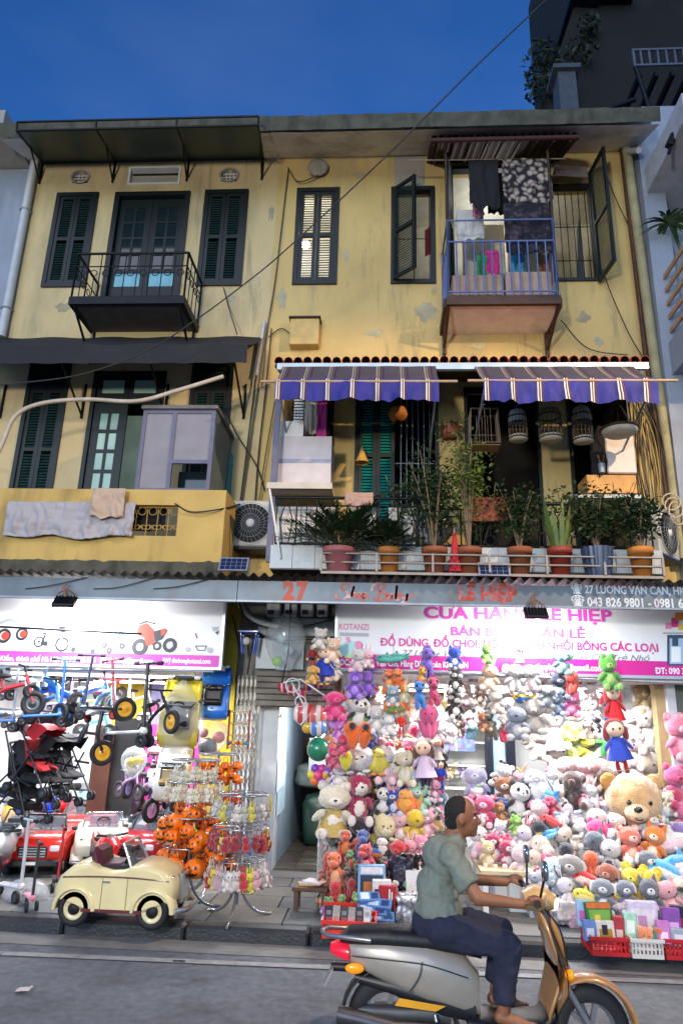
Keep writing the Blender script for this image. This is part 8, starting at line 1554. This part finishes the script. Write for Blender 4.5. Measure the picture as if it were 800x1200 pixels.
fill(46,(384,520,872,1004),lambda x,y:True,lambda x,y:-.72,vivid,['bear','rabbit','cat','dog','monkey','mouse','octopus','sheep','ball'],(20,28),.24,'on the rack',GL,.5)
fill(40,(380,700,800,862),lambda x,y:x>408 or y>820,lambda x,y:-.55,vivid+pal,['bear','rabbit','cat','dog','elephant','fish','octopus','sheep'],(20,27),.30,'on the strings',GH,.4)
fill(26,(380,480,1004,1072),lambda x,y:True,lambda x,y:-1.25-(y-1004)*.009,vivid,['dino','octopus','frog','dino','monkey','fish'],(18,26),.27,'among the floor toys','rubber figures in the crates by the passage',.8)
# boxes and packets in the right crates
for a in((700,1072,32,26,cr2[2]+.2,'#3a6a34','green boxed jungle toy standing in the middle crate',[(.05,.75,.95,.97,C_('#c8682a')),(.1,.1,.9,.7,C_('#6aa03c')),(.3,.2,.5,.5,C_('#d8b840'))]),(682,1070,14,28,cr2[2]+.22,'#8ab0d0','pale blue packet at the left of the jungle box',[(.2,.2,.8,.6,C_('#b04a98'))]),(707,1090,22,20,cr2[2]+.1,'#d8d4d0','white boxed toy vehicle in front of the jungle box',[(.15,.15,.85,.6,C_('#b08a2c')),(.3,.3,.6,.8,C_('#2c2c34'))]),(724,1088,12,26,cr2[2]+.14,'#b04048','narrow red boxed toy at the right of the crate',[(.2,.2,.8,.5,C_('#d8c8c4'))]),(690,1090,14,22,cr2[2]+.1,'#5a7cb8','blue packet low at the left of the crate',[(.2,.2,.8,.6,C_('#c8d4e0'))]),(752,1076,34,36,cr3[2]+.2,'#c8c0d8','tall pale lilac boxed doll standing in the white crate',[(.1,.1,.9,.8,C_('#d8d0dc')),(.3,.2,.6,.6,C_('#b08ab0'))]),(738,1084,14,26,cr3[2]+.16,'#98c8b0','mint packet left of the lilac box',[(.2,.2,.8,.7,C_('#d8e4dc'))]),(786,1084,20,36,cr4[2]+.12,'#7a3c98','purple packet leaning in the right crate',[(.15,.2,.85,.6,C_('#c898d0'))]),(797,1078,22,30,cr4[2]+.22,'#2c2838','dark boxed toy with red label at the right edge',[(.2,.3,.9,.6,C_('#a01c28'))]),(776,1092,14,24,cr4[2]+.05,'#b868b0','pink violet packet at the left of the right crate',[(.2,.2,.8,.5,C_('#e0c8e0'))]),(795,1098,20,18,cr4[2]+.05,'#98a8b8','clear grey packet in front of the dark boxed toy',[(.2,.2,.8,.7,C_('#d0d8e0'))])):
 tbox('toy_box',a[6],'toy box',a[0],a[1],a[2],a[3],a[4],C_(a[5],.25),rz=rnd.uniform(-.35,.35),rx=rnd.uniform(-.25,0),dpt=.07,panel=a[7],group='boxed toys in the right crates')
plush(770,1094,26,'penguin','#3a8a78','#d87848','#c83a28','teal and orange plush bird in a clear pack in the white crate',Y=cr3[2]+.08);plush(755,1096,20,'ball','#e08858','#f0b890',None,'peach ball toy in the white crate',Y=cr3[2]+.06)
for k,(px,py,c,lb)in enumerate(((662,1068,'#c8c4c4','crinkled clear pack in front of the grey pug'),(676,1080,'#b89cb8','pinkish clear pack left of the blue packets'),(730,1068,'#a8a0a8','crinkled grey pack behind the mint packet'))):crinkle('wrapped_bag',lb,'bag',px,py,26,24,-1.8,M('film '+c,c,.2,var=.4,scale=12,bump=.7,bscale=22),30+k)
# ================================================================== laundry balcony, third floor right
yl3=-.8
e0=R4(523,346,657,356,yl3);zt3,zm3=P(588,256,yl3).z,P(588,281,yl3).z
lbal=thing('balcony','blue railed laundry balcony with a maroon roof on the top floor at right','balcony',((e0[0]+e0[1])/2,0,e0[2]))
MB().box(e0[0]+.02,e0[1]-.02,yl3+.06,-.003,e0[2]+.02,e0[3]-.01).build('balcony_floor',M('pale soffit paint','#efedea',.9,var=.12,scale=3,dirt='#a8a298',dirt_amt=.4),lbal)
MB().box(e0[0],e0[1],yl3,yl3+.059,e0[2],e0[3]).box(e0[0]-.03,e0[0]+.019,yl3+.06,-.004,e0[2],e0[3]).box(e0[1]-.019,e0[1]+.03,yl3+.06,-.004,e0[2],e0[3]).build('edge_beam',brown_wood,lbal)
blue_i=M('blue rail paint','#5a6a9a',.5,var=.2,dirt='#8a8c92',dirt_amt=.5)
def blue_rail(p0,p1,n,z0,z1,z2):
 p0,p1=Vector(p0),Vector(p1);d=p1-p0;mb=MB();U=lambda q,z:Vector((q.x,q.y,z))
 mb.tube([U(p0,z1),U(p1,z1)],.016,6).tube([U(p0,z2),U(p1,z2)],.014,6).tube([U(p0,z0+.08),U(p1,z0+.08)],.014,6)
 for i in range(n+1):q=p0+d*(i/n);mb.tube([U(q,z0),U(q,z1 if 0<i<n else z2+.03)],.012 if 0<i<n else.02,5)
 mb.build('railing',blue_i,lbal)
blue_rail((e0[0]+.03,yl3+.03,0),(e0[1]-.03,yl3+.03,0),12,e0[3],zm3,zt3);blue_rail((e0[0]+.03,yl3+.03,0),(e0[0]+.03,-.02,0),5,e0[3],zm3,zt3);blue_rail((e0[1]-.03,yl3+.03,0),(e0[1]-.03,-.02,0),5,e0[3],zm3,zt3)
for px,pb in((524,415),(653,418)):
 x=e0[0]+.03 if px<600 else e0[1]-.03;zb9=P(px,pb,-.05).z;MB().box(x-.025,x+.025,-.07,-.01,zb9,e0[2]).tube([(x,-.04,zb9+.1),(x,yl3+.05,e0[2]+.0)],.025,6).build('bracket',brown_wood,lbal)
# roof over it
zr0,zr1=P(584,190,0).z,P(584,163,-.95).z;r0,r1=P(502,175,-.5).x,P(667,175,-.5).x
ro=thing('balcony_roof','small maroon tiled roof over the laundry balcony','roof',(r0,0,zr0))
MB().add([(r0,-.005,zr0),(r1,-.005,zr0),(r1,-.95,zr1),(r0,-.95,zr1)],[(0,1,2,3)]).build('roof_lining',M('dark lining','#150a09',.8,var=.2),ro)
n=20
rt=MB().lathe([(.05,0),(.05,.98)],(0,0,0),8).build('roof_tile',maroon_tile);rtm=rt.data;bpy.data.objects.remove(rt);L3=math.hypot(.95,zr1-zr0)
for k in range(n):inst('roof_tile',rtm,ro,((r1-r0)*(k+.5)/n,0,.04),(1,1,L3),(math.atan2(.95,zr1-zr0),0,0))
for k in range(9):x=r0+(r1-r0)*(k+.5)/9;MB().tube([(x,-.01,zr0-.03),(x,-.93,zr1-.03)],.02,5).build('rafter',brown_wood,ro)
MB().tube([(r0,-.95,zr1),(r1,-.95,zr1)],.035,8).build('front_beam',maroon_tile,ro)
for x in(e0[0]+.03,e0[1]-.03):MB().tube([(x,yl3+.03,zt3),(x,yl3+.03,zr1-.05)],.02,6).build('post',brown_wood,ro)
a_=P(478,188,-.62);b_=P(662,186,-.62);tag(MB().tube([a_,b_],.012,6).build('clothes_pole',M('bamboo pole','#8a7a66',.6),off=a_),'long pole for laundry under the maroon balcony roof','pole')
flo=M('floral cloth','#16131a',.9,var=.1)
fn_=flo.node_tree;vb=fn_.nodes['Principled BSDF'];vr=fn_.nodes.new('ShaderNodeTexVoronoi');vr.inputs['Scale'].default_value=11;tcx=fn_.nodes.new('ShaderNodeTexCoord');fn_.links.new(tcx.outputs['Object'],vr.inputs['Vector']);rmx=fn_.nodes.new('ShaderNodeMapRange');rmx.inputs['From Min'].default_value=.28;rmx.inputs['From Max'].default_value=.62;fn_.links.new(vr.outputs['Distance'],rmx.inputs[0])
mfx=fn_.nodes.new('ShaderNodeMix');mfx.data_type='RGBA';mfx.inputs[6].default_value=hexc('#a8988c');mfx.inputs[7].default_value=hexc('#1a1618');fn_.links.new(rmx.outputs[0],mfx.inputs[0]);fn_.links.new(mfx.outputs[2],vb.inputs['Base Color'])
blk_c=M('black cloth','#17151a')
for nm,lb,l,t_,r,b,Y,m,a,fr in(('black_shirt','black shirt hanging from the pole over the blue balcony',549,189,584,246,-.62,blk_c,.10,8),('floral_cloth','pale flowered upper half of the long dress on the pole',588,188,645,240,-.63,flo,.09,16),('dark_skirt','dark lower part of the long dress over the blue rail',590,240,643,300,-.66,M('navy black cloth','#14141f',.9,var=.2,scale=8,dirt='#9a7a80',dirt_amt=.35,dscale=9),.11,12),('spare_trousers','dark trousers behind the black shirt',570,205,596,252,-.4,M('brown black cloth','#221a1c',.9),.08,7),('white_towel','white towel hanging inside the laundry balcony',534,248,566,282,-.2,M('white towel','#c9c8c8',.95),.07,9),('pink_towel','pink towel hung low behind the blue rails',568,295,584,322,-.3,M('pink towel','#c8307c',.9),.07,6),('green_cloth','green cloth beside the pink towel',558,300,570,326,-.3,M('green cloth','#2c7a4c',.9),.06,6),('blue_cloth','pale blue cloth right of the rail middle',597,298,614,330,-.35,M('pale blue cloth','#4c9cc0',.9),.07,6),('rose_cloth','small rose cloth under the black shirt',553,240,566,256,-.3,M('rose cloth','#b87890',.9),.05,6),('orange_bag','orange brown bag at the right of the laundry balcony',628,300,646,335,-.3,M('orange brown cloth','#a86a40',.9),.07,5)):
 cloth(nm,lb,l,t_,r,b,Y,m,amp=a,fr=fr,seed=l*.37,nu=26,nv=22)
for k,(l,t_,r,b,c,lb)in enumerate(((530,322,590,345,'#a88a78','flat cardboard box standing along the left of the blue rail'),(592,318,646,345,'#b09484','flat cardboard box standing along the right of the blue rail'))):wbox('cardboard_box',lb,'box',l,t_,r,b,-.6,.25,M('cardboard '+c,c,.85,var=.15),bev=.04)
wbox('white_cabinet','white cabinet inside the lit room behind the laundry','cabinet',545,262,592,345,.6,.4,white_paint);wbox('wooden_cabinet','wooden cabinet at the right inside the lit room','cabinet',600,270,640,345,.9,.4,M('cabinet wood','#8a6038',.6,var=.25))
# ================================================================== cables and pipes
def cable(label,pts,r=.008,mat=None,name='cable',cat='cable',group=None):
 q=[P(*p)for p in pts];o=MB().tube(curve(q,6),r,5).build(name,mat or cable_m,off=q[0]);return tag(o,label,cat,group)
cable('long single wire crossing the sky and facade diagonally from top right to left',[(655,-15,-3.2),(560,75,-3.0),(450,185,-2.6),(340,288,-2.2),(290,330,-2.0),(225,378,-1.8),(170,412,-1.6),(90,440,-1.5),(-10,452,-1.4)],.009,M('grey wire','#2c2a2a',.6))
cable('thin wire looping from the grey board down to the black awning',[(262,337,-.04),(268,360,-.1),(278,392,-.5)],.008)
gcb=M('weathered cable','#5a5040',.7,var=.2);dcb=M('dark green cable','#26322c',.6);ycb=M('yellowed cable','#a08a4a',.7,var=.2)
for k,(pts,m,lb)in enumerate(((((338,196,-.04),(334,230,-.04),(322,330,-.04),(312,390,-.05),(300,470,-.06),(283,590,-.06)),gcb,'brown cable dropping from the plaster roundel to the air conditioner'),(((308,380,-.06),(300,440,-.06),(290,520,-.06),(280,600,-.06)),dcb,'dark green cable nearest the left awning'),(((318,385,-.06),(312,450,-.07),(303,530,-.06),(298,600,-.06)),cable_m,'black cable left of the white cabinet'),(((322,470,-.1),(310,540,-.1),(302,600,-.1)),gcb,'brown cable ending at the white shelf'),(((315,395,-.05),(330,385,-.05),(345,396,-.05)),gcb,'short cable running into the yellow meter box'),(((258,470,-.1),(278,510,-.08),(300,545,-.06),(310,575,-.06)),cable_m,'black cable slanting across the wall by the teal post'),(((205,590,-1.14),(225,600,-1.14),(262,596,-1.1),(283,590,-.4)),dcb,'green hose from the parapet to the air conditioner'))):cable(lb,pts,.010,m)
t=thing('conduit','pale conduit stub at the top of the cable bundle','pipe',P(308,385,-.08));MB().tube([P(310,376,-.08),P(300,440,-.08)],.022,8).build('conduit_tube',pale_pipe,t)
t=thing('drain_pipe','rusty brown drain pipe at the right end of the yellow facade','pipe',P(740,300,-.1));MB().tube([P(724,160,-.12),P(728,180,-.1),P(756,418,-.1),P(792,660,-.1)],.035,8).build('pipe_run',M('rusty pipe','#4a3020',.7,.2,var=.3,scale=9),t)
t=thing('drain_pipe','yellow grey painted pipe beside the rusty one','pipe',P(747,300,-.12));MB().tube([P(733,170,-.15),P(766,420,-.14),P(800,655,-.14)],.07,10).build('pipe_run',M('painted pipe','#9c9470',.7,var=.2,scale=3,dirt='#5a5444',dirt_amt=.6),t);MB().tube([P(733,178,-.15),P(748,176,-.5)],.045,8).build('side_branch',pale_pipe,t)
for k in range(16):
 a=738+k*1.4;b=a+rnd.uniform(14,40);m=(ycb,gcb,cable_m,gcb)[k%4];mid=(a+b)/2+rnd.uniform(-14,16)
 cable(('yellowed','brown','black','pale brown')[k%4]+' cable in the tangled bundle, '+ORD[k],[(a,470+rnd.uniform(-8,10),-.08),(mid-4,520+rnd.uniform(-20,20),-.12-.02*(k%5)),(mid+4,580,-.16-.02*(k%5)),(b,650,-.12)],.009,m,group='tangled cables right of the bird cages')
for k in range(3):c=P(786+k*3,588+k*7,-.45);o=MB().torus(c,.11+.02*k,.01,RX(pi/2)@RY(.3*k),24,5).build('cable_coil',M('pale cable','#b8a890',.6),off=c);tag(o,('upper pale cable coil at the right edge','middle pale cable coil at the right edge','lowest pale cable coil at the right edge')[k],'cable')
cable('wire looping down from the open shutter to the tiled eave',[(705,315,-.05),(716,345,-.06),(736,390,-.06),(752,418,-.1)],.008);cable('wire sagging under the laundry balcony to the right',[(657,375,-.1),(680,402,-.1),(700,412,-.1),(735,416,-.1)],.008);cable('thin wire hanging off the wall right of the open shutter',[(712,210,-.05),(722,235,-.08),(735,262,-.06)],.008)
cable('thin black cable from the roundel to the cable bundle',[(373,205,-.1),(350,213,-.08),(338,198,-.06)],.012,gcb)
for k,pts in enumerate((((280,705,-.5),(284,716,-.5),(296,742,-.4),(290,790,-.3)),((300,742,-.24),(330,750,-.3),(392,748,-.24)),((340,706,-.32),(338,760,-.5),(330,800,-.5)),((272,720,-.3),(280,760,-.3),(276,800,-.3)),((310,724,-.3),(345,735,-.34),(390,726,-.3)))):cable(('black cable hanging over the blue toy frame','black cable strung under the meters','thin wire holding the big clear bag','black cable running down beside the yellow pier','cable looping beneath the electric meters')[k],pts,.01)
for px,d in((60,.0),(210,.1),(140,.2)):cable({60:'thin wire from the flood lamp along the fascia to the left',210:'thin wire from the fascia joint toward the flood lamp',140:'faint wire sagging across the left fascia'}[px],[(px-30,690,yB-.04),(px,686+d*10,yB-.06),(px+45,676,yB-.05)],.005)
# litter on the road
p=G(28,1163,0);o=MB().grid(lambda u,v:(p.x-.05+.1*u,p.y-.035+.07*v,.012+.022*abs(noise.noise((u*5,v*5,1)))+.01*u),8,6).build('paper_scrap',M('paper scrap','#c8c0bc',.8),off=p);tag(o,'small crumpled white scrap lying on the road at left','litter')
p=G(210,1128,0);o=MB().grid(lambda u,v:(p.x-.05+.1*u,p.y-.015+.03*v,.012+.01*abs(noise.noise((u*5,v*5,4)))),6,4).build('dark_scrap',M('dark scrap','#2a2624',.8),off=p);tag(o,'flat dark scrap on the white road line','litter')
# ================================================================== scooter and rider
YR=-4.3;o0=P(452,1200,YR);O=Vector((o0.x,YR,0))
sc=thing('motor_scooter','silver and tan motor scooter with black seat crossing in front of the toy shop','motor scooter',O,rz=0)
SL=local(sc);K=.93
def SB(mb,nm,m,par=sc,label=None):
 mb.v=[(v[0]*K,v[1]*K,v[2]*K)for v in mb.v];return mb.build(nm,m,par,label)
silver=M('scooter silver','#a39b90',.3,.2,var=.1,coat=.5,dirt='#4a443c',dirt_amt=.5,dscale=3);tan=M('scooter tan','#a87c4a',.32,.1,var=.12,coat=.5,dirt='#4a3a28',dirt_amt=.5,dscale=3);sblk=M('scooter black plastic','#1b1c20',.45,var=.15);seatm=M('scooter seat','#15161c',.55,var=.1,bump=.2)
def sec(x,zc,hw,hh,n=16,p_=.7):return[Vector((x,math.copysign(abs(cos(a))**p_,cos(a))*hw,zc+math.copysign(abs(sin(a))**p_,sin(a))*hh))for a in[2*pi*i/n for i in range(n)]]
for x,w_ in((0,.12),(1.26,.10)):
 wl=SB(MB().lathe([(.15,-.04),(.2,-.05),(.235,-.03),(.24,0),(.235,.03),(.2,.05),(.15,.04)],(x,0,.24),32,R=RX(pi/2)),'wheel',rub)
 mb=MB().torus((x,0,.24),.15,.018,RX(pi/2),28,6).cyl((x,-.05,.24),(x,.05,.24),.045)
 for k in range(5):a=2*pi*k/5;mb.obox((x+.09*cos(a),0,.24+.09*sin(a)),(.13,.03,.03),RY(-a))
 SB(mb,'rim',M('alloy','#8f9296',.35,.7),wl)
SB(MB().loft([sec(-.30,.60,.03,.03),sec(-.22,.60,.09,.07),sec(.0,.57,.14,.13),sec(.25,.52,.16,.17),sec(.48,.46,.14,.17),sec(.58,.40,.09,.12)]),'rear_body',silver)
SB(MB().loft([sec(-.2,.46,.06,.03),sec(.05,.43,.12,.05),sec(.35,.36,.13,.08),sec(.55,.32,.11,.07)]),'lower_cowl',sblk)
SB(MB().loft([sec(-.30,.665,.05,.02),sec(-.24,.69,.10,.045),sec(.0,.70,.13,.055),sec(.3,.69,.125,.055),sec(.52,.66,.10,.05),sec(.6,.62,.05,.03)]),'seat',seatm)
SB(MB().tube([(-.1,-.12,.69),(-.38,-.09,.70),(-.42,0,.70),(-.38,.09,.70),(-.1,.12,.69)],.015,8),'grab_rail',M('alloy','#8f9296'))
SB(MB().loft([sec(-.36,.61,.05,.025),sec(-.30,.61,.10,.045),sec(-.24,.60,.11,.05)]),'tail_light',M('red tail lens','#b0182c',.2,var=0,emis=1.2))
for sy in(-1,1):SB(MB().ell((-.2,sy*.115,.53),(.06,.02,.03)),'turn_signal',M('amber lens','#e08a10',.2,var=0,emis=.5))
SB(MB().prism([(.05,.36),(.30,.34),(.36,.37),(.08,.40)],-.168,-.165),'side_stripe',M('amber stripe','#d89a20',.4,var=0))
SB(MB().loft([sec(.5,.27,.15,.035),sec(.7,.25,.16,.04),sec(.95,.27,.15,.04),sec(1.02,.34,.14,.05)]),'floor_board',sblk)
SB(MB().loft([sec(.98,.32,.16,.06),sec(1.04,.5,.19,.06),sec(1.04,.66,.2,.06),sec(1.0,.80,.17,.06),sec(.96,.88,.09,.05)]),'leg_shield',tan)
SB(MB().loft([sec(1.05,.38,.08,.08),sec(1.13,.52,.10,.1),sec(1.11,.68,.11,.08),sec(1.04,.84,.07,.05)]),'front_cowl',tan)
SB(MB().loft([sec(.88,.93,.08,.05),sec(.95,.95,.13,.07),sec(1.03,.95,.11,.065),sec(1.09,.93,.06,.04)]),'handlebar_cowl',M('cream cowl','#c9a468',.3,var=.06,coat=.5))
SB(MB().ell((1.07,0,.93),(.035,.085,.05)),'headlight',M('scooter headlight','#ffe4b0',.15,var=0,emis=3))
for sy in(-1,1):SB(MB().ell((1.13,sy*.10,.55),(.03,.04,.03)),'front_signal',M('amber lens','#e08a10'))
SB(MB().tube([(1.0,0,.9),(1.24,0,.26)],.03,8).tube([(1.1,-.06,.5),(1.26,-.06,.24)],.02,8).tube([(1.1,.06,.5),(1.26,.06,.24)],.02,8),'fork',M('alloy','#8f9296'))
mb=MB();secs=[]
for k in range(11):a=pi*(.05+.8*k/10);secs.append([Vector((1.26+(.275+.02*cos(b))*cos(a),.075*sin(b),.24+(.275+.02*cos(b))*sin(a)))for b in[2*pi*i/10 for i in range(10)]])
SB(mb.loft(secs),'front_mudguard',tan)
mb=MB();secs=[]
for k in range(9):a=pi*(.3+.65*k/8);secs.append([Vector((.0+(.275+.012*cos(b))*cos(a),.07*sin(b),.24+(.275+.012*cos(b))*sin(a)))for b in[2*pi*i/10 for i in range(10)]])
SB(mb.loft(secs),'rear_mudguard',sblk)
hb=SB(MB().tube(curve([(.90,-.36,.985),(.95,-.2,.97),(.97,0,.96),(.95,.2,.97),(.90,.36,.985)],4),.014,8),'handlebar',M('alloy','#8f9296'))
for sy in(-1,1):
 SB(MB().tube([(.93,sy*.24,.976),(.895,sy*.37,.987)],.02,10),'grip',rub,hb);SB(MB().tube([(1.0,sy*.16,.972),(.97,sy*.30,.975)],.007,6),'brake_lever',M('alloy','#8f9296'),hb)
 mi=SB(MB().tube([(.95,sy*.2,.98),(.97,sy*.27,1.12)],.008,6),'mirror',sblk);SB(MB().lathe([(0,-.012),(.055,-.012),(.06,0),(.055,.012),(0,.012)],(.97,sy*.285,1.16),18,R=RY(pi/2)),'mirror_glass',M('mirror','#98a4b0',.05,.9,var=0),mi)
SB(MB().loft([sec(-.2,.26,.05,.05),sec(.1,.26,.07,.06),sec(.4,.28,.08,.08)]),'engine',M('engine grey','#4a4c50',.5,.5,var=.2));SB(MB().tube([(.35,-.13,.24),(.05,-.16,.24),(-.3,-.17,.3)],[.03,.045,.05],12),'exhaust',M('exhaust steel','#5c5c60',.35,.8,var=.15))
mb=MB()
for sy in(-1,1):mb.tube(curve([(-.22,sy*.118,.60),(0,sy*.162,.60),(.25,sy*.172,.585),(.5,sy*.148,.52)],4),.004,4).tube(curve([(.14,sy*.158,.43),(.2,sy*.172,.52),(.22,sy*.166,.6)],4),.004,4).tube(curve([(1.02,sy*.15,.78),(1.09,sy*.19,.6),(1.10,sy*.17,.42)],4),.004,4)
SB(mb,'panel_gaps',sblk).__setitem__('kind','stuff')
for q in([(.98,-.1,.93),(1.08,-.13,.8),(1.12,-.1,.6)],[(.97,.1,.95),(1.0,.16,.86),(1.0,.1,.74)]):SB(MB().tube(curve(q,5),.006,5),'brake_cable',rub)
SB(MB().tube([(-.15,0,.5),(-.355,0,.5)],.025,8),'plate_bracket',sblk);SB(MB().tube([(.3,-.1,.3),(.36,-.2,.05)],.014,6),'side_stand',M('alloy','#8f9296'))
for sy in(-1,1):SB(MB().tube([(.42,sy*.14,.3),(.42,sy*.26,.3)],.016,8),'footrest',rub)
SB(MB().obox((-.365,0,.46),(.008,.17,.11),RY(radians(28))),'number_plate',M('grimy plate','#8a8a86',.5))
# the rider: one continuous remeshed body, clothing as children
man=thing('person','man in a grey T-shirt and dark trousers riding the motor scooter to the right','person',O)
local(man)
skin=M('tanned skin','#84563a',.55,var=.1,scale=12,bump=.12,bscale=60);tee=M('grey T-shirt','#70786f',.92,var=.1,scale=6,bump=.3,bscale=26);navy=M('navy trousers','#1d2338',.9,var=.15,scale=6,bump=.35,bscale=20);hairm=M('short dark hair','#1a1614',.85,var=.3,scale=30,bump=.8,bscale=90)
def cap(mb,a,b,r0,r1,n=14):
 a,b=Vector(a),Vector(b);mb.tube([a,a.lerp(b,.33),a.lerp(b,.66),b],[r0,r0*.67+r1*.33,r0*.33+r1*.67,r1],n);mb.ell(a,r0,n=n,k=8);mb.ell(b,r1,n=n,k=8)
def rem(mb,nm,m,par,vox,sm=2):
 o=mb.build(nm,m,par);r=o.modifiers.new('remesh','REMESH');r.mode='VOXEL';r.voxel_size=vox;r.use_smooth_shade=True
 s_=o.modifiers.new('smooth','SMOOTH');s_.iterations=sm;s_.factor=.5;return o
J=lambda x,y,z:Vector((x,y,z))
pel,wst,chs,nkb,hdc=J(.30,0,.74),J(.31,0,.90),J(.36,0,1.06),J(.415,0,1.20),J(.465,-.005,1.315)
b=MB();cap(b,nkb-J(.02,0,.04),hdc-J(.02,0,.06),.055,.05)
b.ell(hdc+J(-.01,0,.02),(.098,.076,.105),n=20,k=14);b.ell(hdc+J(.03,0,-.035),(.068,.058,.075),n=16,k=12);b.ell(hdc+J(.065,0,-.085),(.028,.032,.024));b.tube([hdc+J(.085,0,.02),hdc+J(.108,0,-.022),hdc+J(.088,0,-.035)],[.009,.016,.012],8);b.ell(hdc+J(.107,0,-.025),(.013,.017,.012))
b.ell(hdc+J(.075,0,.035),(.022,.06,.012));b.ell(hdc+J(.086,0,-.055),(.012,.026,.007));b.ell(hdc+J(.082,0,-.067),(.012,.022,.008))
for sy in(-1,1):b.ell(hdc+J(-.012,sy*.078,-.005),(.022,.010,.034));b.ell(hdc+J(.055,sy*.038,-.02),(.02,.02,.018))
cap(b,chs,nkb,.12,.07);b.ell(chs,(.11,.16,.14))
b.ell(wst,(.10,.13,.14));b.ell(pel,(.12,.15,.1))
for sy in(-1,1):
 sh,el=J(.37,sy*.17,1.13),J(.52,sy*.25,.92);wr=J(.765,sy*.275,.905);gp_=J(.85,sy*.285,.912)
 cap(b,sh,el,.05,.039);cap(b,el,wr,.039,.026);cap(b,chs+J(0,sy*.08,.05),sh,.09,.055)
 pm_=wr.lerp(gp_,.5)+J(.01,0,.012);b.ell(pm_,(.05,.036,.018),n=12,k=8,R=RY(-.1))
 for k in range(4):
  y=gp_.y+(k-1.5)*.019;l=(.95,1.05,1.0,.8)[k];q0_=J(gp_.x-.02,y,gp_.z+.022);b.tube(curve([q0_-J(.03,0,0),q0_+J(.012,0,.010),q0_+J(.034*l,0,.002),q0_+J(.042*l,0,-.018),q0_+J(.030*l,0,-.036)],3),[.0095]*12+[.0075],8)
 b.tube(curve([pm_+J(-.005,-sy*.026,-.004),pm_+J(.02,-sy*.044,-.014),pm_+J(.046,-sy*.046,-.022)],3),[.012,.0115,.011,.0105,.010,.0095,.009],8)
 hp,kn,an=J(.32,sy*.09,.72),J(.70,sy*.14,.66),J(.66,sy*.135,.33);cap(b,hp,kn,.085,.06);cap(b,kn,an,.055,.036);cap(b,an+J(-.02,0,-.03),an+J(.12,sy*.02,-.055),.034,.026)
 b.ell(an+J(.15,sy*.022,-.06),(.05,.042,.018))
body=rem(b,'body',skin,man,.0065,3)
e_=MB()
for sy in(-1,1):e_.ell(hdc+J(.071,sy*.034,.004),(.012,.015,.009),n=10,k=6)
e_.build('eyes',M('eye white','#d0cac4',.3,var=0),body,kind='stuff');e_=MB()
for sy in(-1,1):e_.ell(hdc+J(.0815,sy*.035,.004),(.004,.007,.007),n=8,k=5)
e_.build('pupils',eye_m,body,kind='stuff')
e_=MB()
for sy in(-1,1):e_.tube([hdc+J(.089,sy*.014,.030),hdc+J(.086,sy*.035,.038),hdc+J(.070,sy*.056,.030)],.005,5)
e_.build('eyebrows',hairm,body,kind='stuff')
hh=MB();hh.ell(hdc+J(-.020,0,.030),(.093,.0775,.0985),n=20,k=14);hh.ell(hdc+J(-.055,0,-.015),(.056,.066,.07),n=16,k=10);rem(hh,'hair',hairm,man,.008,1)
s_=MB();cap(s_,chs,nkb-J(.005,0,.035),.135,.085);s_.ell(chs,(.128,.178,.155),n=20,k=12);s_.ell(chs+J(-.03,0,.03),(.11,.16,.13),n=18,k=12);s_.ell(wst,(.13,.158,.17),n=20,k=12);s_.ell(wst.lerp(pel,.6)+J(.01,0,0),(.142,.168,.12),n=20,k=12)
for sy in(-1,1):
 sh,el=J(.37,sy*.17,1.13),J(.52,sy*.25,.92);cap(s_,chs+J(0,sy*.08,.05),sh,.105,.07);mdl=sh.lerp(el,.72);s_.tube([sh,sh.lerp(mdl,.5),mdl],[.068,.066,.07],14);s_.ell(sh,.068)
tsh=rem(s_,'t_shirt',tee,man,.010,3)
def folds(o,st,sz):
 tx=bpy.data.textures.new('folds','CLOUDS');tx.noise_scale=sz;tx.noise_depth=3;d_=o.modifiers.new('folds','DISPLACE');d_.texture=tx;d_.strength=st;d_.mid_level=.5;d_.texture_coords='LOCAL'
folds(tsh,.045,.09)
t_=MB();t_.ell(pel+J(.0,0,-.01),(.15,.172,.11),n=20,k=12)
for sy in(-1,1):
 hp,kn,an=J(.32,sy*.09,.72),J(.70,sy*.14,.66),J(.66,sy*.135,.33);cap(t_,hp,kn,.105,.078);t_.tube([kn,kn.lerp(an,.5),kn.lerp(an,.85)],[.076,.066,.068],14)
folds(rem(t_,'trousers',navy,man,.011,3),.04,.08)
for sy in(-1,1):
 an=J(.66,sy*.135,.33);MB().bbox(an+J(.06,sy*.012,-.092),(.27,.098,.022),bev=.3).build('sandal',M('sandal black','#1a1816',.7),man);
